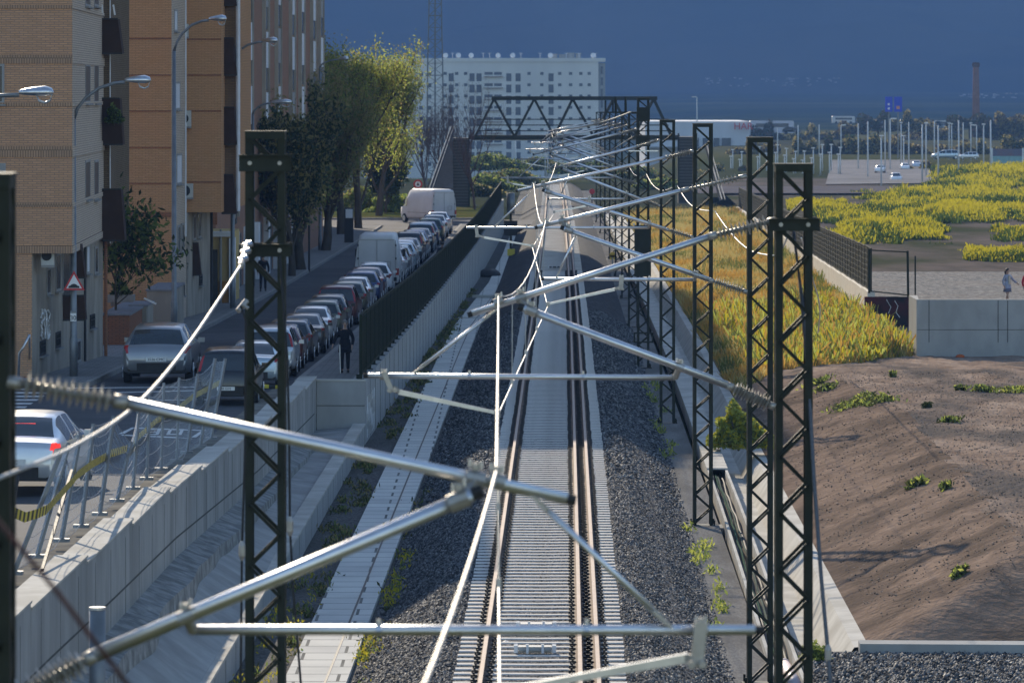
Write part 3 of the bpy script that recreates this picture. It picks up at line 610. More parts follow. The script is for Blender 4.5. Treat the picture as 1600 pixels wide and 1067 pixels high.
# ------------------------------------------------------------------ catenary masts
def mast(px0, px1, Y, ytop, zb, label, plates=(), grp='lattice catenary masts beside the track', depth=.34, pitch=.56, chord=.075, foot=True):
    """px0..px1: left and right edge in the photo at distance Y"""
    x0, x1 = PX(px0, Y), PX(px1, Y); zt_ = HC - (ytop - Y0) * Y / FP; xc = (x0 + x1) / 2; wd = x1 - x0
    o = wempty('catenary_mast', (xc, Y, zb), label, 'mast', grp)
    c = chord
    for sx, xx in ((1, x0 + c / 2), (-1, x1 - c / 2)):
        for yy, sy in ((Y, 1), (Y + depth, -1)):
            b = MB()   # angle section
            b.bb(xx - c / 2, xx + c / 2, yy - .006, yy + .006, zb, zt_); xo = xx - sx * (c / 2 - .005)
            b.bb(xo - .006, xo + .006, yy + sy * .007, yy + sy * c, zb, zt_); b.build('chord', M_mast, o)
    n = int((zt_ - zb) / (pitch / 2)); b = MB()
    top = zt_ - .06
    for face, yy in ((0, Y - .018), (1, Y + depth + .018)):
        for k in range(n):
            za = top - k * pitch / 2; zc = za - pitch / 2
            a, d = (x0 + c * .6, x1 - c * .6) if k % 2 == 0 else (x1 - c * .6, x0 + c * .6)
            if zc < zb: break
            b.bar((a, yy, za), (d, yy, zc), .02, .045, (0, 1, 0)) if False else b.prism([(a, yy - .008, za + .024), (d, yy - .008, zc + .024), (d, yy - .008, zc - .024), (a, yy - .008, za - .024)], (0, .016, 0))
            b.bar((a, yy - .012 if face == 0 else yy + .012, za + .02), (d, yy - .012 if face == 0 else yy + .012, zc + .02), .03, .008, (0, 0, 1))
    for xx in (x0 + .01, x1 - .01):
        for k in range(n):
            za = top - k * pitch / 2; zc = za - pitch / 2
            if zc < zb: break
            a, d = (Y + .03, Y + depth - .03) if k % 2 == 0 else (Y + depth - .03, Y + .03)
            b.bar((xx, a, za), (xx, d, zc), .014, .04)
    b.build('lacing', M_mast, o)
    b = MB()
    for yy in (Y - .02, Y + depth + .02): b.bb(x0, x1, yy - .008, yy + .008, zt_ - .07, zt_)
    for xx in (x0 + .008, x1 - .008): b.bb(xx - .008, xx + .008, Y, Y + depth, zt_ - .071, zt_ - .001)
    b.bb(x0 - .01, x1 + .01, Y - .03, Y + depth + .03, zt_ + .001, zt_ + .014); b.build('top_frame', M_mast, o)
    for yp, ext, hh in plates:
        z = HC - (yp - Y0) * Y / FP; b = MB()
        b.bb(x0 - ext, x1 + ext, Y - .05, Y - .03, z - hh / 2, z + hh / 2); b.bb(x0 - ext, x1 + ext, Y - .1, Y - .05, z + hh / 2 - .012, z + hh / 2)
        pl = b.build('bracket_plate', M_mast, o)
        b = MB(); b.bb(x0 - ext, x1 + ext, Y + depth + .03, Y + depth + .05, z - hh / 2, z + hh / 2); b.build('bracket_plate', M_mast, o)
        b = MB()
        for xx in (x0 + .05, x1 - .05): b.tube([(xx, Y - .05, z), (xx, Y - .075, z)], .022, 8)
        b.build('bolt', M_clampm, pl)
    if foot:
        b = MB(); b.bb(x0 - .08, x1 + .08, Y - .1, Y + depth + .1, zb - .0, zb + .025)
        for xx in (x0 - .03, x1 + .03):
            for yy in (Y - .06, Y + depth + .06): b.tube([(xx, yy, zb), (xx, yy, zb + .14)], .02, 6)
        b.build('base_plate', M_mast, o)
        b = MB(); b.bb(x0 - .22, x1 + .22, Y - .3, Y + depth + .25, zb - .5, zb - .003); b.build('footing', M_conc, o)
    return o, x0, x1, zt_
mast(-98, 15, 27, 275, -.9, 'very near dark blurred mast at the left edge of the photo')
mast(383, 445, 50, 207, -.9, 'dark green lattice mast standing in front of the street and parked cars', [(255, .06, .17), (391, .06, .13)], pitch=.62)
mast(1212, 1270, 50, 258, -.9, 'nearest dark green lattice mast on the right with a bolted plate', [(351, .07, .13)], pitch=.58)
mast(1168, 1208, 79, 216, -.9, 'lattice mast just left of and behind the nearest right hand mast', pitch=.62)
mast(1083, 1114, 108, 194, -.92, 'third lattice mast from the right with its foot beside the cable trough', pitch=.62)
mast(1031, 1055, 141, 188, -.92, 'fourth lattice mast, standing alone in front of the orange grass', pitch=.62)
FM = [(169, 2.85), (200, 2.95), (231, 3.05), (262, 3.1), (293, 3.1), (324, 3.1), (355, 3.1), (390, 3.1)]
ORD = ['fifth', 'sixth', 'seventh', 'eighth', 'ninth', 'tenth', 'eleventh', 'farthest']
for i, (Y, off) in enumerate(FM):
    x = XT(Y) + off; px0 = 800 + x * FP / Y; px1 = px0 + .42 * FP / Y
    ztop = 7.82 + zt(Y) if i else 8.35
    o, x0, x1, z_ = mast(px0, px1, Y, Y0 + (HC - ztop) * FP / Y, g(Y), '%s lattice mast along the right side of the track%s' % (ORD[i], ', tall with dark boxes' if i == 0 else ''), foot=True)
    if i == 0:
        for ya, yb, e in ((168, 190, .02), (212, 229, .05), (352, 432, .1)):
            b = MB(); b.bb(x0 - e, x1 + e * .5, Y - .2, Y - .06, HC - (yb - Y0) * Y / FP, HC - (ya - Y0) * Y / FP); b.build('equipment_box' if ya < 300 else 'counterweight', M_mast, o)
        b = MB(); z = HC - (236 - Y0) * Y / FP; b.bb(x0 - .3, x1 + .3, Y - .14, Y - .1, z - .02, z + .02); z = HC - (352 - Y0) * Y / FP
        for k in range(4): b.tube([(x0 - .12 + k * .2, Y - .25, z), (x0 - .12 + k * .2, Y - .25, z + .07)], .03, 6)
        b.build('cross_arm', M_galv, o)
        b = MB(); z0, z1 = HC - (534 - Y0) * Y / FP, HC - (520 - Y0) * Y / FP
        for z in (z0, z1): b.bb(x0 - .12, x1 + .12, Y - .2, Y - .16, z - .025, z + .025); b.bb(x0 - .12, x0 - .08, Y - .2, Y + .5, z - .025, z + .025); b.bb(x1 + .08, x1 + .12, Y - .2, Y + .5, z - .025, z + .025)
        for xx in (x0 - .1, x1 + .1): b.bb(xx - .02, xx + .02, Y - .2, Y - .16, z0, z1)
        b.build('guide_ring', M_mast, o)
    if i in (1, 3):
        b = MB(); z = z_ + .02; b.bb(x0 - .55, x0 + .1, Y, Y + .06, z - .05, z)
        for k in (0, 1): b.tube([(x0 - .5 + k * .4, Y, z), (x0 - .5 + k * .4, Y, z + .6)], .05, 6)
        b.build('cross_arm', M_mast, o)

# ------------------------------------------------------------------ cantilevers
def insulator(a, b_, par, r=.03, rs=.085, n=12, m=None, hot=.12):
    a, b_ = Vector(a), Vector(b_); d = b_ - a; L = d.length
    M = MB(); M.tube([a, a + d * hot], r * 1.25, 8); M.tube([b_ - d * hot, b_], r * 1.35, 10); M.tube([a + d * hot, b_ - d * hot], r * .75, 8)
    o = M.build('insulator', M_clampm, par, True)
    M = MB()
    for k in range(n):
        p = a + d * (hot + .02 + (1 - 2 * hot - .04) * (k + .5) / n); u = d.normalized(); rr = rs if k % 2 == 0 else rs * .8
        M.tube([p - u * .014, p, p + u * .012], [r, rr, r], 14)
    M.build('insulator_shed', m or M_ins, o, False)
def clamp(p, par, s=.07, axis=(1, 0, 0), name='clamp'):
    p = Vector(p); u = Vector(axis).normalized(); M = MB()
    M.tube([p - u * s * .8, p + u * s * .8], s * .75, 10); M.bar(p + Vector((0, 0, s * .5)), p + Vector((0, 0, s * 1.4)), s * .6, s * .35)
    M.tube([p + Vector((0, -s * .3, s * 1.1)), p + Vector((0, -s * .9, s * 1.1))], s * .28, 6); M.build(name, M_clampm, par)
    M = MB()
    for e in (-1, 1): M.tube([p + u * s * e * .5 + Vector((0, 0, s * .9)), p + u * s * e * .5 + Vector((0, 0, s * 1.55))], s * .16, 6)
    M.build('clamp_bolt', M_galv, par)
def cantilever(Y, P, label, f=1.0):
    """P: named photo points at distance Y"""
    q = {k: W(x, y, Y) for k, (x, y) in P.items()}
    o = wempty('cantilever', q['m1'], label, 'cantilever', 'cantilevers carrying the overhead wire')
    dv = Vector((0, -.09, 0))
    insulator(q['m1'], q['i1'], o); insulator(q['m2'] + dv, q['i2'] + dv, o, rs=.09)
    b = MB(); b.tube([q['i1'], q['e1']], .034, 14); b.build('top_tube', M_alu, o, True)
    b = MB(); b.tube([q['i2'] + dv, q['e2'] + dv], .04, 14); b.build('bracket_tube', M_alu, o, True)
    u1 = (q['e1'] - q['i1']).normalized(); u2 = (q['e2'] - q['i2']).normalized(); ur = (q['r1'] - q['r0']).normalized()
    b = MB(); b.tube([q['r0'], q['r1']], .028, 12); b.build('registration_tube', M_alu, o, True)
    b = MB()
    b.tube([q['e1'] - u1 * .01, q['e1'] + u1 * .05], .03, 10); b.tube([q['e2'] + dv - u2 * .01, q['e2'] + dv + u2 * .06], .036, 10)
    fe = q['r0'] if abs(q['r0'].x - q['i2'].x) > abs(q['r1'].x - q['i2'].x) else q['r1']; s = 1 if fe is q['r1'] else -1
    b.tube([fe - ur * .01 * s, fe + ur * .05 * s], .025, 10); b.build('end_cap', M_black, o)
    # joint of bracket to top tube, joint of registration tube to bracket
    t = (q['e2'] - q['e1']).dot(u1); pj = q['e1'] + u1 * t
    clamp(pj, o, .065, u1); b = MB(); b.bar(pj, q['e2'] + dv - u2 * .06, .07, .05); b.build('joint_plate', M_clampm, o); clamp(q['e2'] + dv - u2 * .08, o, .07, u2)
    near = q['r1'] if fe is q['r0'] else q['r0']; t = (near - q['i2']).dot(u2); pk = q['i2'] + dv + u2 * t
    b = MB(); b.tube([near, near * .5 + pk * .5, pk], [.034, .03, .03], 8); b.build('hinge', M_clampm, o); clamp(pk, o, .055, u2)
    b = MB(); b.tube([q['b0'], q['b1']], .018, 10); b.build('brace_rod', M_alu, o, True)
    ub = (q['b1'] - q['b0']).normalized(); b = MB(); b.bar(q['b0'] - ub * .1, q['b0'] + ub * .06, .05, .02); b.bar(q['b1'] - ub * .06, q['b1'] + ub * .08, .05, .02); b.build('brace_fork', M_clampm, o)
    # drop bracket and steady arm
    b = MB(); b.bar(q['d0'] + Vector((0, -.04, .05)), q['d1'] + Vector((0, -.04, 0)), .07, .05); b.bar(q['d1'] + Vector((0, -.05, .05)), q['a0'], .05, .04)
    for e in (-1, 1): b.tube([q['d1'] + Vector((.03 * e, -.05, .02)), q['d1'] + Vector((.03 * e, -.13, .02))], .022, 6)
    b.build('drop_bracket', M_clampm, o); clamp(q['d0'], o, .05, ur)
    b = MB(); b.prism([q['a0'] + Vector((0, -.02, .026)), q['a1'] + Vector((0, -.02, .016)), q['a1'] + Vector((0, -.02, -.016)), q['a0'] + Vector((0, -.02, -.026))], (0, .04, 0)); b.build('steady_arm', M_galv, o)
    b = MB(); b.bb(q['a1'].x - .03, q['a1'].x + .03, Y - .03, Y + .05, q['a1'].z - .05, q['a1'].z + .03); b.build('wire_clip', M_clampm, o)
    # messenger clamp
    clamp(q['w'], o, .06, u1, 'messenger_clamp')
    # two small studs along the tubes
    for kk in (.33, .7):
        p = q['r0'].lerp(q['r1'], kk); b = MB(); b.tube([p + Vector((0, 0, .02)), p + Vector((0, 0, .06))], .014, 6); b.tube([p - ur * .015, p + ur * .015], .034, 10); b.build('stud', M_galv, o)
    return q
QA = cantilever(27, dict(m1=(12, 596), i1=(200, 630), e1=(886, 779), m2=(14, 1092), i2=(152, 1020), e2=(738, 771), r0=(302, 984), r1=(1180, 984), b0=(843, 785), b1=(1034, 966), d0=(1095, 984), d1=(1088, 1040), a0=(1074, 1027), a1=(781, 1080), w=(776, 752)), 'nearest blurred cantilever, its thick tube crossing the whole photo from the left edge')
QB = cantilever(50, dict(m1=(1212, 344), i1=(1108, 370), e1=(738, 490), m2=(1210, 635), i2=(1136, 601), e2=(818, 481), r0=(575, 587), r1=(1055, 590), b0=(765, 492), b1=(656, 575), d0=(600, 588), d1=(613, 612), a0=(622, 612), a1=(777, 645), w=(779, 472)), 'second cantilever from the viewpoint, reaching left from the nearest right hand mast')
QC = cantilever(79, dict(m1=(1167, 275), i1=(1065, 298), e1=(840, 355), m2=(1167, 456), i2=(1108, 437), e2=(881, 357), r0=(850, 436), r1=(1085, 437), b0=(898, 372), b1=(872, 428), d0=(971, 437), d1=(970, 453), a0=(961, 452), a1=(856, 475), w=(853, 350)), 'third cantilever, with its level tube starting over the middle of the track')
QD = cantilever(108, dict(m1=(1084, 236), i1=(1040, 246), e1=(809, 298), m2=(1083, 371), i2=(1040, 358), e2=(851, 298), r0=(729, 356), r1=(1013, 356), b0=(825, 305), b1=(776, 351), d0=(744, 357), d1=(746, 371), a0=(756, 371), a1=(832, 384), w=(834, 291)), 'fourth cantilever, whose level tube reaches left over the slat fence')
QE = cantilever(141, dict(m1=(1031, 219), i1=(995, 229), e1=(868, 262), m2=(1031, 322), i2=(1003, 312), e2=(879, 264), r0=(858, 311), r1=(977, 311), b0=(890, 272), b1=(875, 308), d0=(921, 311), d1=(921, 321), a0=(916, 322), a1=(866, 331), w=(869, 258)), 'fifth cantilever, small and sharp above the far straight track')
QS = [QA, QB, QC, QD, QE]; YSs = [27, 50, 79, 108, 141]
for i, (Y, off) in enumerate(FM[:7]):
    z = zt(Y); X = XT(Y); mx = X + off
    def pp(x, zz): return (800 + (X + x) * FP / Y, Y0 + (HC - zz - z) * FP / Y)
    if i % 2 == 0:
        P = dict(m1=pp(off, 7.3), i1=pp(off - .6, 7.14), e1=pp(-.69, 6.43), m2=pp(off, 5.41), i2=pp(off - .6, 5.6), e2=pp(-.1, 6.43), r0=pp(-1.83, 5.62), r1=pp(2.1, 5.62), b0=pp(-.43, 6.33), b1=pp(-1.15, 5.7), d0=pp(-1.6, 5.62), d1=pp(-1.58, 5.43), a0=pp(-1.42, 5.42), a1=pp(-.35, 5.24), w=pp(-.32, 6.55))
    else:
        P = dict(m1=pp(off, 7.3), i1=pp(off - .7, 7.1), e1=pp(-.08, 6.44), m2=pp(off, 5.41), i2=pp(off - .6, 5.6), e2=pp(.34, 6.43), r0=pp(0, 5.61), r1=pp(2.3, 5.61), b0=pp(.53, 6.28), b1=pp(.26, 5.7), d0=pp(1.27, 5.61), d1=pp(1.26, 5.45), a0=pp(1.17, 5.45), a1=pp(.1, 5.22), w=pp(.06, 6.52))
    QS.append(cantilever(Y, P, 'cantilever on the %s mast of the row, small in the distance' % ORD[i])); YSs.append(Y)
# ------------------------------------------------------------------ wires
def span(a, b_, sag, n=10): return [a.lerp(b_, t / n) - Vector((0, 0, sag * 4 * (t / n) * (1 - t / n))) for t in range(n + (0))]
wires = wempty('messenger_wire', (0, 60, 6.5), 'bright upper wire sagging from cantilever to cantilever above the track', 'overhead wire')
pts = [W(560, 1290, 14)]
prev = pts[0]; pts = []
for q in QS:
    nx_ = q['w'] + Vector((0, 0, .06)); pts += span(prev, nx_, .12 if nx_.y < 60 else .35); prev = nx_
pts.append(prev)
b = MB(); b.tube(pts, .009, 6); b.build('wire', M_wire, wires, True)
cw = wempty('contact_wire', (0, 60, 5.3), 'lower contact wire zigzagging between the steady arm tips above the track', 'overhead wire')
p2 = [W(781, 1420, 20)] + [q['a1'] + Vector((0, 0, -.04)) for q in QS]
b = MB(); b.tube(p2, .009, 6); b.build('wire', M_wire, cw, True)
def yat(pl, Y):
    for a, c in zip(pl, pl[1:]):
        if a.y <= Y <= c.y: return a.lerp(c, (Y - a.y) / (c.y - a.y))
for Y in [33, 39, 45, 56, 63, 70, 85, 92, 99, 115, 122, 130, 148, 155, 162]:
    a, c = yat(pts, Y), yat(p2, Y); b = MB(); b.tube([a, c], .005, 4); b.tube([c - Vector((0, 0, .03)), c + Vector((0, 0, .06))], .018, 6); b.build('dropper', M_wire, cw)
def cable(name, pts, r, m, label, cat='cable', group=None, n=6):
    b = MB(); b.tube(pts, r, n); return tag(b.build(name, m, None, True), label, cat, group)
def cat3(P, k=8):
    out = []
    for i in range(len(P) - 1):
        p0, p1, p2_, p3 = P[max(i - 1, 0)], P[i], P[i + 1], P[min(i + 2, len(P) - 1)]
        for j in range(k):
            t = j / k; out.append(.5 * ((2 * p1) + (p2_ - p0) * t + (2 * p0 - 5 * p1 + 4 * p2_ - p3) * t * t + (3 * p1 - p0 - 3 * p2_ + p3) * t ** 3))
    return out + [P[-1]]
# return cable looping from mast to mast on the right
R = R
seg_ = [[W(984, 262, 190), W(990, 272, 180), W(998, 276, 170)], [W(1010, 272, 168), W(1020, 289, 158), W(1035, 298, 149), W(1056, 291, 141)], [W(1058, 290, 141), W(1075, 316, 128), W(1092, 327, 118), W(1115, 330, 108)], [W(1117, 330, 108), W(1140, 362, 96), W(1170, 390, 86), W(1206, 400, 79)], [W(1208, 399, 79), W(1218, 396, 70), W(1228, 376, 58), W(1232, 362, 50.4)]]
rc = wempty('return_cable', (4, 100, 6), 'white cable looping from mast to mast along the right hand row', 'cable')
for s_ in seg_:
    b = MB(); b.tube(cat3(s_), .012, 6); b.build('cable_span', M_cabw, rc, True)
cable('feeder_wire', cat3([W(881, 203, 200), W(900, 200, 190), W(930, 194, 180), W(960, 185, 174), W(986, 175, 169.5)]), .022, M_cabw, 'thick bright wire sweeping up to the top of the tall boxed mast', 'overhead wire')
cable('feeder_wire', cat3([W(880, 258, 196), W(920, 252, 190), W(955, 235, 180), W(990, 213, 169.5)]), .014, M_cabw, 'thinner bright wire rising to the lower box of the tall mast', 'overhead wire')
# anchored wire to the left mast
o = wempty('anchored_wire', (-2.6, 50, 7), 'bright wire running from the left edge up to the clamp on the left mast', 'overhead wire')
b = MB(); b.tube(cat3([W(-120, 790, 23.5), W(20, 738, 26), W(120, 695, 28.5), W(218, 628, 32), W(300, 530, 39), W(376, 415, 47.5)]), .0115, 8); b.build('wire', M_wire, o, True)
b = MB(); b.tube([W(376, 415, 47.5), W(388, 378, 50)], .03, 8); b.bb(*[v for v in (PX(380, 50), PX(392, 50))], 49.6, 50, HC - 256 * 50 / FP, HC - 240 * 50 / FP); b.build('clamp', M_clampm, o)
b = MB()
for t in (.2, .5, .8): 
    p = W(376, 415, 47.5).lerp(W(388, 378, 50), t); b.tube([p + Vector((-.03, -.03, 0)), p + Vector((.05, 0, .03))], .035, 6)
b.build('bolt', M_galv, o)
def guy(pts, ti, label, r=.012, m=M_black):
    o = wempty('guy_wire', pts[0], label, 'guy wire'); b = MB(); b.tube(pts, r, 6); b.build('wire', m, o, True)
    p = pts[ti]; b = MB(); b.tube([p + Vector((0, 0, .1)), p + Vector((0, 0, .05)), p - Vector((0, 0, .05)), p - Vector((0, 0, .1))], [.015, .035, .035, .015], 8); b.build('turnbuckle', M_clampm, o)
guy([W(376, 478, 49.6), W(384, 500, 49.6), W(383, 700, 49.6), W(378, 860, 49.6), W(376, 1067, 49.6), W(374, 1350, 49.6)], 3, 'thin black cable hanging beside the left chord of the left mast')
b = MB(); b.tube([W(372, 486, 49.6), W(385, 470, 49.7)], .03, 8); b.tube([W(378, 475, 49.6), W(388, 482, 49.6)], .02, 6); tag(b.build('cable_clamp', M_clampm), 'small bright clamp on the left chord of the left mast', 'clamp')
guy([W(437, 400, 49.6), W(449, 560, 49.6), W(452, 690, 49.6), W(453, 822, 49.6), W(458, 920, 49.6), W(472, 1090, 49.6), W(490, 1350, 49.6)], 3, 'thin black cable with a buckle to the right of the left mast')
guy([W(1240, 362, 50.5), W(1252, 460, 50.3), W(1262, 570, 50.1), W(1272, 750, 49.8), W(1283, 900, 49.6), W(1294, 1022, 49.4), W(1300, 1100, 49.3), W(1312, 1360, 49)], 5, 'dark guy wire falling beside the nearest right hand mast', .02, mat('guy_strand', (.07, .08, .1), (.1, .11, .13), .5, .4, scale=20))
cable('hanging_cable', cat3([W(1252, 372, 120), W(1268, 430, 130), W(1281, 480, 140), W(1278, 520, 148)]), .02, M_cabw, 'loose pale cable end hanging above the orange grass', 'cable')
cable('red_strand', [W(-40, 770, 17), W(90, 925, 17), W(215, 1090, 17)], .0095, mat('rusty_strand', (.09, .025, .018), (.05, .02, .015), .7, scale=20), 'blurred rusty red strand crossing the lower left corner', 'cable')
# galvanised post on the ramp
b = MB(); b.tube([(PX(152, 60), 60, .3), (PX(152, 60), 60, HC - 812 * 60 / FP)], .1, 20); o = b.build('steel_pile', M_pole, None, True); tag(o, 'thick grey steel post with a flat cap rising from the sloping slab', 'post')
b = MB(); b.tube([(PX(152, 60), 60, HC - 812 * 60 / FP), (PX(152, 60), 60, HC - 808 * 60 / FP)], .103, 20); b.build('cap', M_galv, o)
# ------------------------------------------------------------------ apartment buildings on the left
M_br1 = brickmat('buff_brick', (.58, .32, .18), (.48, .265, .15), (.3, .2, .14), dirt=(.4, .24, .15))
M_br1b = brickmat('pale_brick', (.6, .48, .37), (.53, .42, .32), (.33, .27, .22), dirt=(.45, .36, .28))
M_br2 = brickmat('orange_brick', (.56, .31, .155), (.49, .265, .13), (.34, .2, .11), dirt=(.5, .24, .12), amt=.45)
M_br3 = brickmat('red_brick', (.38, .16, .085), (.32, .13, .07), (.15, .09, .06))
M_band = brickmat('soldier_brick', (.44, .27, .17), (.37, .225, .14), (.2, .135, .09), .07, .5, .012)
M_rend = mat('stained_render', (.4, .35, .29), (.33, .29, .24), .9, scale=.8, stretch=(1, 1, .4), c3=(.2, .17, .14), scale2=1.4, amt2=.5, bump=.15)
M_brown = mat('brown_awning', (.045, .028, .022), (.06, .036, .028), .8, scale=2)
M_wdark = mat('window_dark', (.03, .03, .032), (.06, .055, .05), .25, scale=2, spec=.5)
M_frame = mat('window_frame', (.3, .29, .28), (.24, .23, .22), .6)
M_shut = mat('white_shutter', (.7, .7, .72), (.6, .6, .62), .6, scale=2)
M_shutt = mat('brown_shutter', (.09, .055, .03), (.07, .04, .025), .6, scale=2)
M_yell = mat('yellow_render', (.55, .4, .18), (.48, .35, .16), .9)
M_ac = mat('ac_case', (.5, .5, .47), (.42, .42, .4), .6)
M_pot = mat('terrace_grey', (.27, .26, .27), (.2, .2, .21), .9)
M_leafd = mat('shrub_leaf', (.03, .06, .02), (.06, .1, .03), .7, scale=9, transl=.3)
def poly_wall(b, foot, z0, z1): b.prism([(x, y, z0) for x, y in foot], (0, 0, z1 - z0))
def hit(p0, p1, px):   # point of the wall line p0-p1 under photo column px
    k = (px - 800) / FP; t = (k * p0[1] - p0[0]) / ((p1[0] - p0[0]) - k * (p1[1] - p0[1]))
    return (p0[0] + (p1[0] - p0[0]) * t, p0[1] + (p1[1] - p0[1]) * t)
def window(par, p0, p1, pxa, pxb, ya, yb, m=None, depth=.14, frame=True, nm='window', bars=0):
    """window on the wall plane through p0,p1; photo box pxa..pxb x ya..yb"""
    a, c = hit(p0, p1, pxa), hit(p0, p1, pxb); Ym = (a[1] + c[1]) / 2
    zt_, zb = HC - (ya - Y0) * Ym / FP, HC - (yb - Y0) * Ym / FP
    d = Vector((c[0] - a[0], c[1] - a[1], 0)); L = d.length; d.normalize(); nrm = Vector((d.y, -d.x, 0))
    A = Vector((a[0], a[1], 0))
    def P(u, z, o): q = A + d * u + nrm * o; return (q.x, q.y, z)
    b = MB(); t = min(.07, L * .14)
    b.prism([P(0, zb, .02), P(L, zb, .02), P(L, zb + t, .02), P(0, zb + t, .02)], -nrm * .06); b.prism([P(0, zt_ - t, .02), P(L, zt_ - t, .02), P(L, zt_, .02), P(0, zt_, .02)], -nrm * .06)
    b.prism([P(0, zb + t, .02), P(t, zb + t, .02), P(t, zt_ - t, .02), P(0, zt_ - t, .02)], -nrm * .06); b.prism([P(L - t, zb + t, .02), P(L, zb + t, .02), P(L, zt_ - t, .02), P(L - t, zt_ - t, .02)], -nrm * .06)
    if bars:
        for k in range(1, bars + 1):
            u = L * k / (bars + 1); b.prism([P(u - .012, zb, .03), P(u + .012, zb, .03), P(u + .012, zt_, .03), P(u - .012, zt_, .03)], -nrm * .02)
        z = zb + .25
        while z < zt_ - .1: b.prism([P(0, z, .03), P(L, z, .03), P(L, z + .02, .03), P(0, z + .02, .03)], -nrm * .02); z += .3
    o = b.build(nm, M_frame if not bars else M_clip, par)
    b = MB(); b.prism([P(t * .9, zb + t * .9, .008), P(L - t * .9, zb + t * .9, .008), P(L - t * .9, zt_ - t * .9, .008), P(t * .9, zt_ - t * .9, .008)], -nrm * .006); b.build('pane' if (m is None) else 'shutter', m or M_wdark, o)
    b = MB(); b.prism([P(-.04, zb - .05, .1), P(L + .04, zb - .05, .1), P(L + .04, zb - .003, .1), P(-.04, zb - .003, .1)], -nrm * .1); b.build('sill', M_kerb, o)
    return o
def band(par, p0, p1, ypx, h, z_at=None, m=None, out=.025):
    z = z_at; d = Vector((p1[0] - p0[0], p1[1] - p0[1], 0)).normalized(); n = Vector((d.y, -d.x, 0))
    b = MB(); b.prism([(p0[0], p0[1], z), (p1[0], p1[1], z), (p1[0], p1[1], z + h), (p0[0], p0[1], z + h)], n * out); b.build('brick_band', m or M_band, par)
def awning(par, px0, px1, y0, y1, Y, drop=.0, depth=.7, skew=6, m=None, nm='balcony_screen'):
    """dark hanging balcony screen, wider at the foot"""
    b = MB(); a = W(px0, y0, Y); c = W(px1 - skew, y0, Y); d = W(px1, y1, Y); e = W(px0, y1, Y)
    b.prism([a, c, d, e], (0, depth, 0)); o = b.build(nm, m or M_brown, par)
    b = MB(); b.bar(a + Vector((0, -.02, 0)), c + Vector((0, -.02, 0)), .04, .05); b.bar(e + Vector((0, -.02, 0)), d + Vector((0, -.02, 0)), .04, .05); b.build('screen_rail', M_clip, o)
    return o
def aircon(par, px0, px1, y0, y1, Y):
    a, c = W(px0, y0, Y), W(px1, y1, Y); b = MB(); b.bb(a.x, c.x, Y - .3, Y, c.z, a.z); o = b.build('air_conditioner', M_ac, par)
    b = MB(); cx = a.x + (c.x - a.x) * .42; r = min((a.z - c.z), (c.x - a.x)) * .4; b.tube([(cx, Y - .302, (a.z + c.z) / 2), (cx, Y - .31, (a.z + c.z) / 2)], r, 16); b.build('fan_grille', M_black, o)
    b = MB(); b.bb(a.x, c.x, Y - .28, Y + .1, c.z - .06, c.z - .01); b.build('bracket', M_frame, o)
def roofed(par, foot, z1, m=M_pot):
    b = MB(); poly_wall(b, foot, z1, z1 + .35); b.build('parapet', m, par)

# block 1 (nearest)
c0, c1 = (PX(113, 134), 134.), (PX(162, 149), 149.); g0 = (PX(50, 134), 134.)
B1 = wempty('apartment_block', (-14, 140, .6), 'nearest buff brick apartment block at the left edge with a recessed rendered ground floor', 'building')
zo = HC - 385 * 0 - (384 - Y0) * 134 / FP
b = MB(); poly_wall(b, [(-40, 134), c0, c1, (-40, 149)], zo, 21.5); b.mi = 1; 
o = b.build('upper_walls', [M_br1, M_br1b], B1)
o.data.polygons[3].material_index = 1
b = MB(); poly_wall(b, [(-40, 134.02), (g0[0], 134.02), (c1[0] - .02, 148.98), (-40, 148.98)], -1, zo - .003); o = b.build('ground_floor_walls', [M_br1, M_rend], B1); o.data.polygons[3].material_index = 1
b = MB(); b.bb(-40, g0[0] - .05, 133.97, 134.02, .5, .85); b.build('plinth', M_br3, B1)
for z, h in ((HC - (396 - Y0) * 134 / FP, .2), (HC - (246 - Y0) * 134 / FP, .3), (HC - (166.5 - Y0) * 134 / FP, .1), (HC - (100 - Y0) * 134 / FP, .24), (HC - (14 - Y0) * 134 / FP, .1), (HC - (324 - Y0) * 134 / FP, .12)):
    band(B1, (-40, 134), c0, 0, h, z); band(B1, c0, c1, 0, h, z, M_br1b, .03)
for (xa, xb) in ((133, 140.5), (147, 153.5)):
    for ya, yb in ((100, 162), (250, 312), (-50, 11)): window(B1, c0, c1, xa, xb, ya, yb, M_shutt)
window(B1, (-40, 134), c0, -22, 7, 100, 163); window(B1, (-40, 134), c0, -22, 9, 255, 310, M_frame)
G = (g0, c1)
window(B1, *G, 73, 79, 418, 461); window(B1, *G, 87, 94.5, 396, 455); window(B1, *G, 135, 140, 382, 428, M_shut); window(B1, *G, 148, 153, 385, 428)
window(B1, *G, 97.5, 110, 386, 470, nm='tall_window'); window(B1, *G, 62, 71, 532, 555, bars=3); window(B1, *G, 87, 94.5, 518, 543, bars=3); window(B1, *G, 141, 148, 491, 513, bars=3); window(B1, *G, 119, 126, 530, 566, nm='door')
aircon(B1, 66, 86, 384, 414, 134.6)
awning(B1, 112, 133, 382, 434, 137, depth=.6, skew=7); awning(B1, 98, 134, 462, 500, 137, depth=.5, skew=3)
gs = random.Random(3); b = MB()
for k in range(4):   # pale sprayed figure on the render
    px = 64 + k * 3.6; a = hit(*G, px); pts = []
    for j in range(9): z = HC - ((484 + j * 5.6 + gs.uniform(-2, 2)) - Y0) * a[1] / FP; q = hit(*G, px + gs.uniform(-1.6, 1.6)); pts.append((q[0] + .03, q[1] - .03, z))
    b.tube(pts, .035, 4)
b.build('graffiti', M_white, B1)
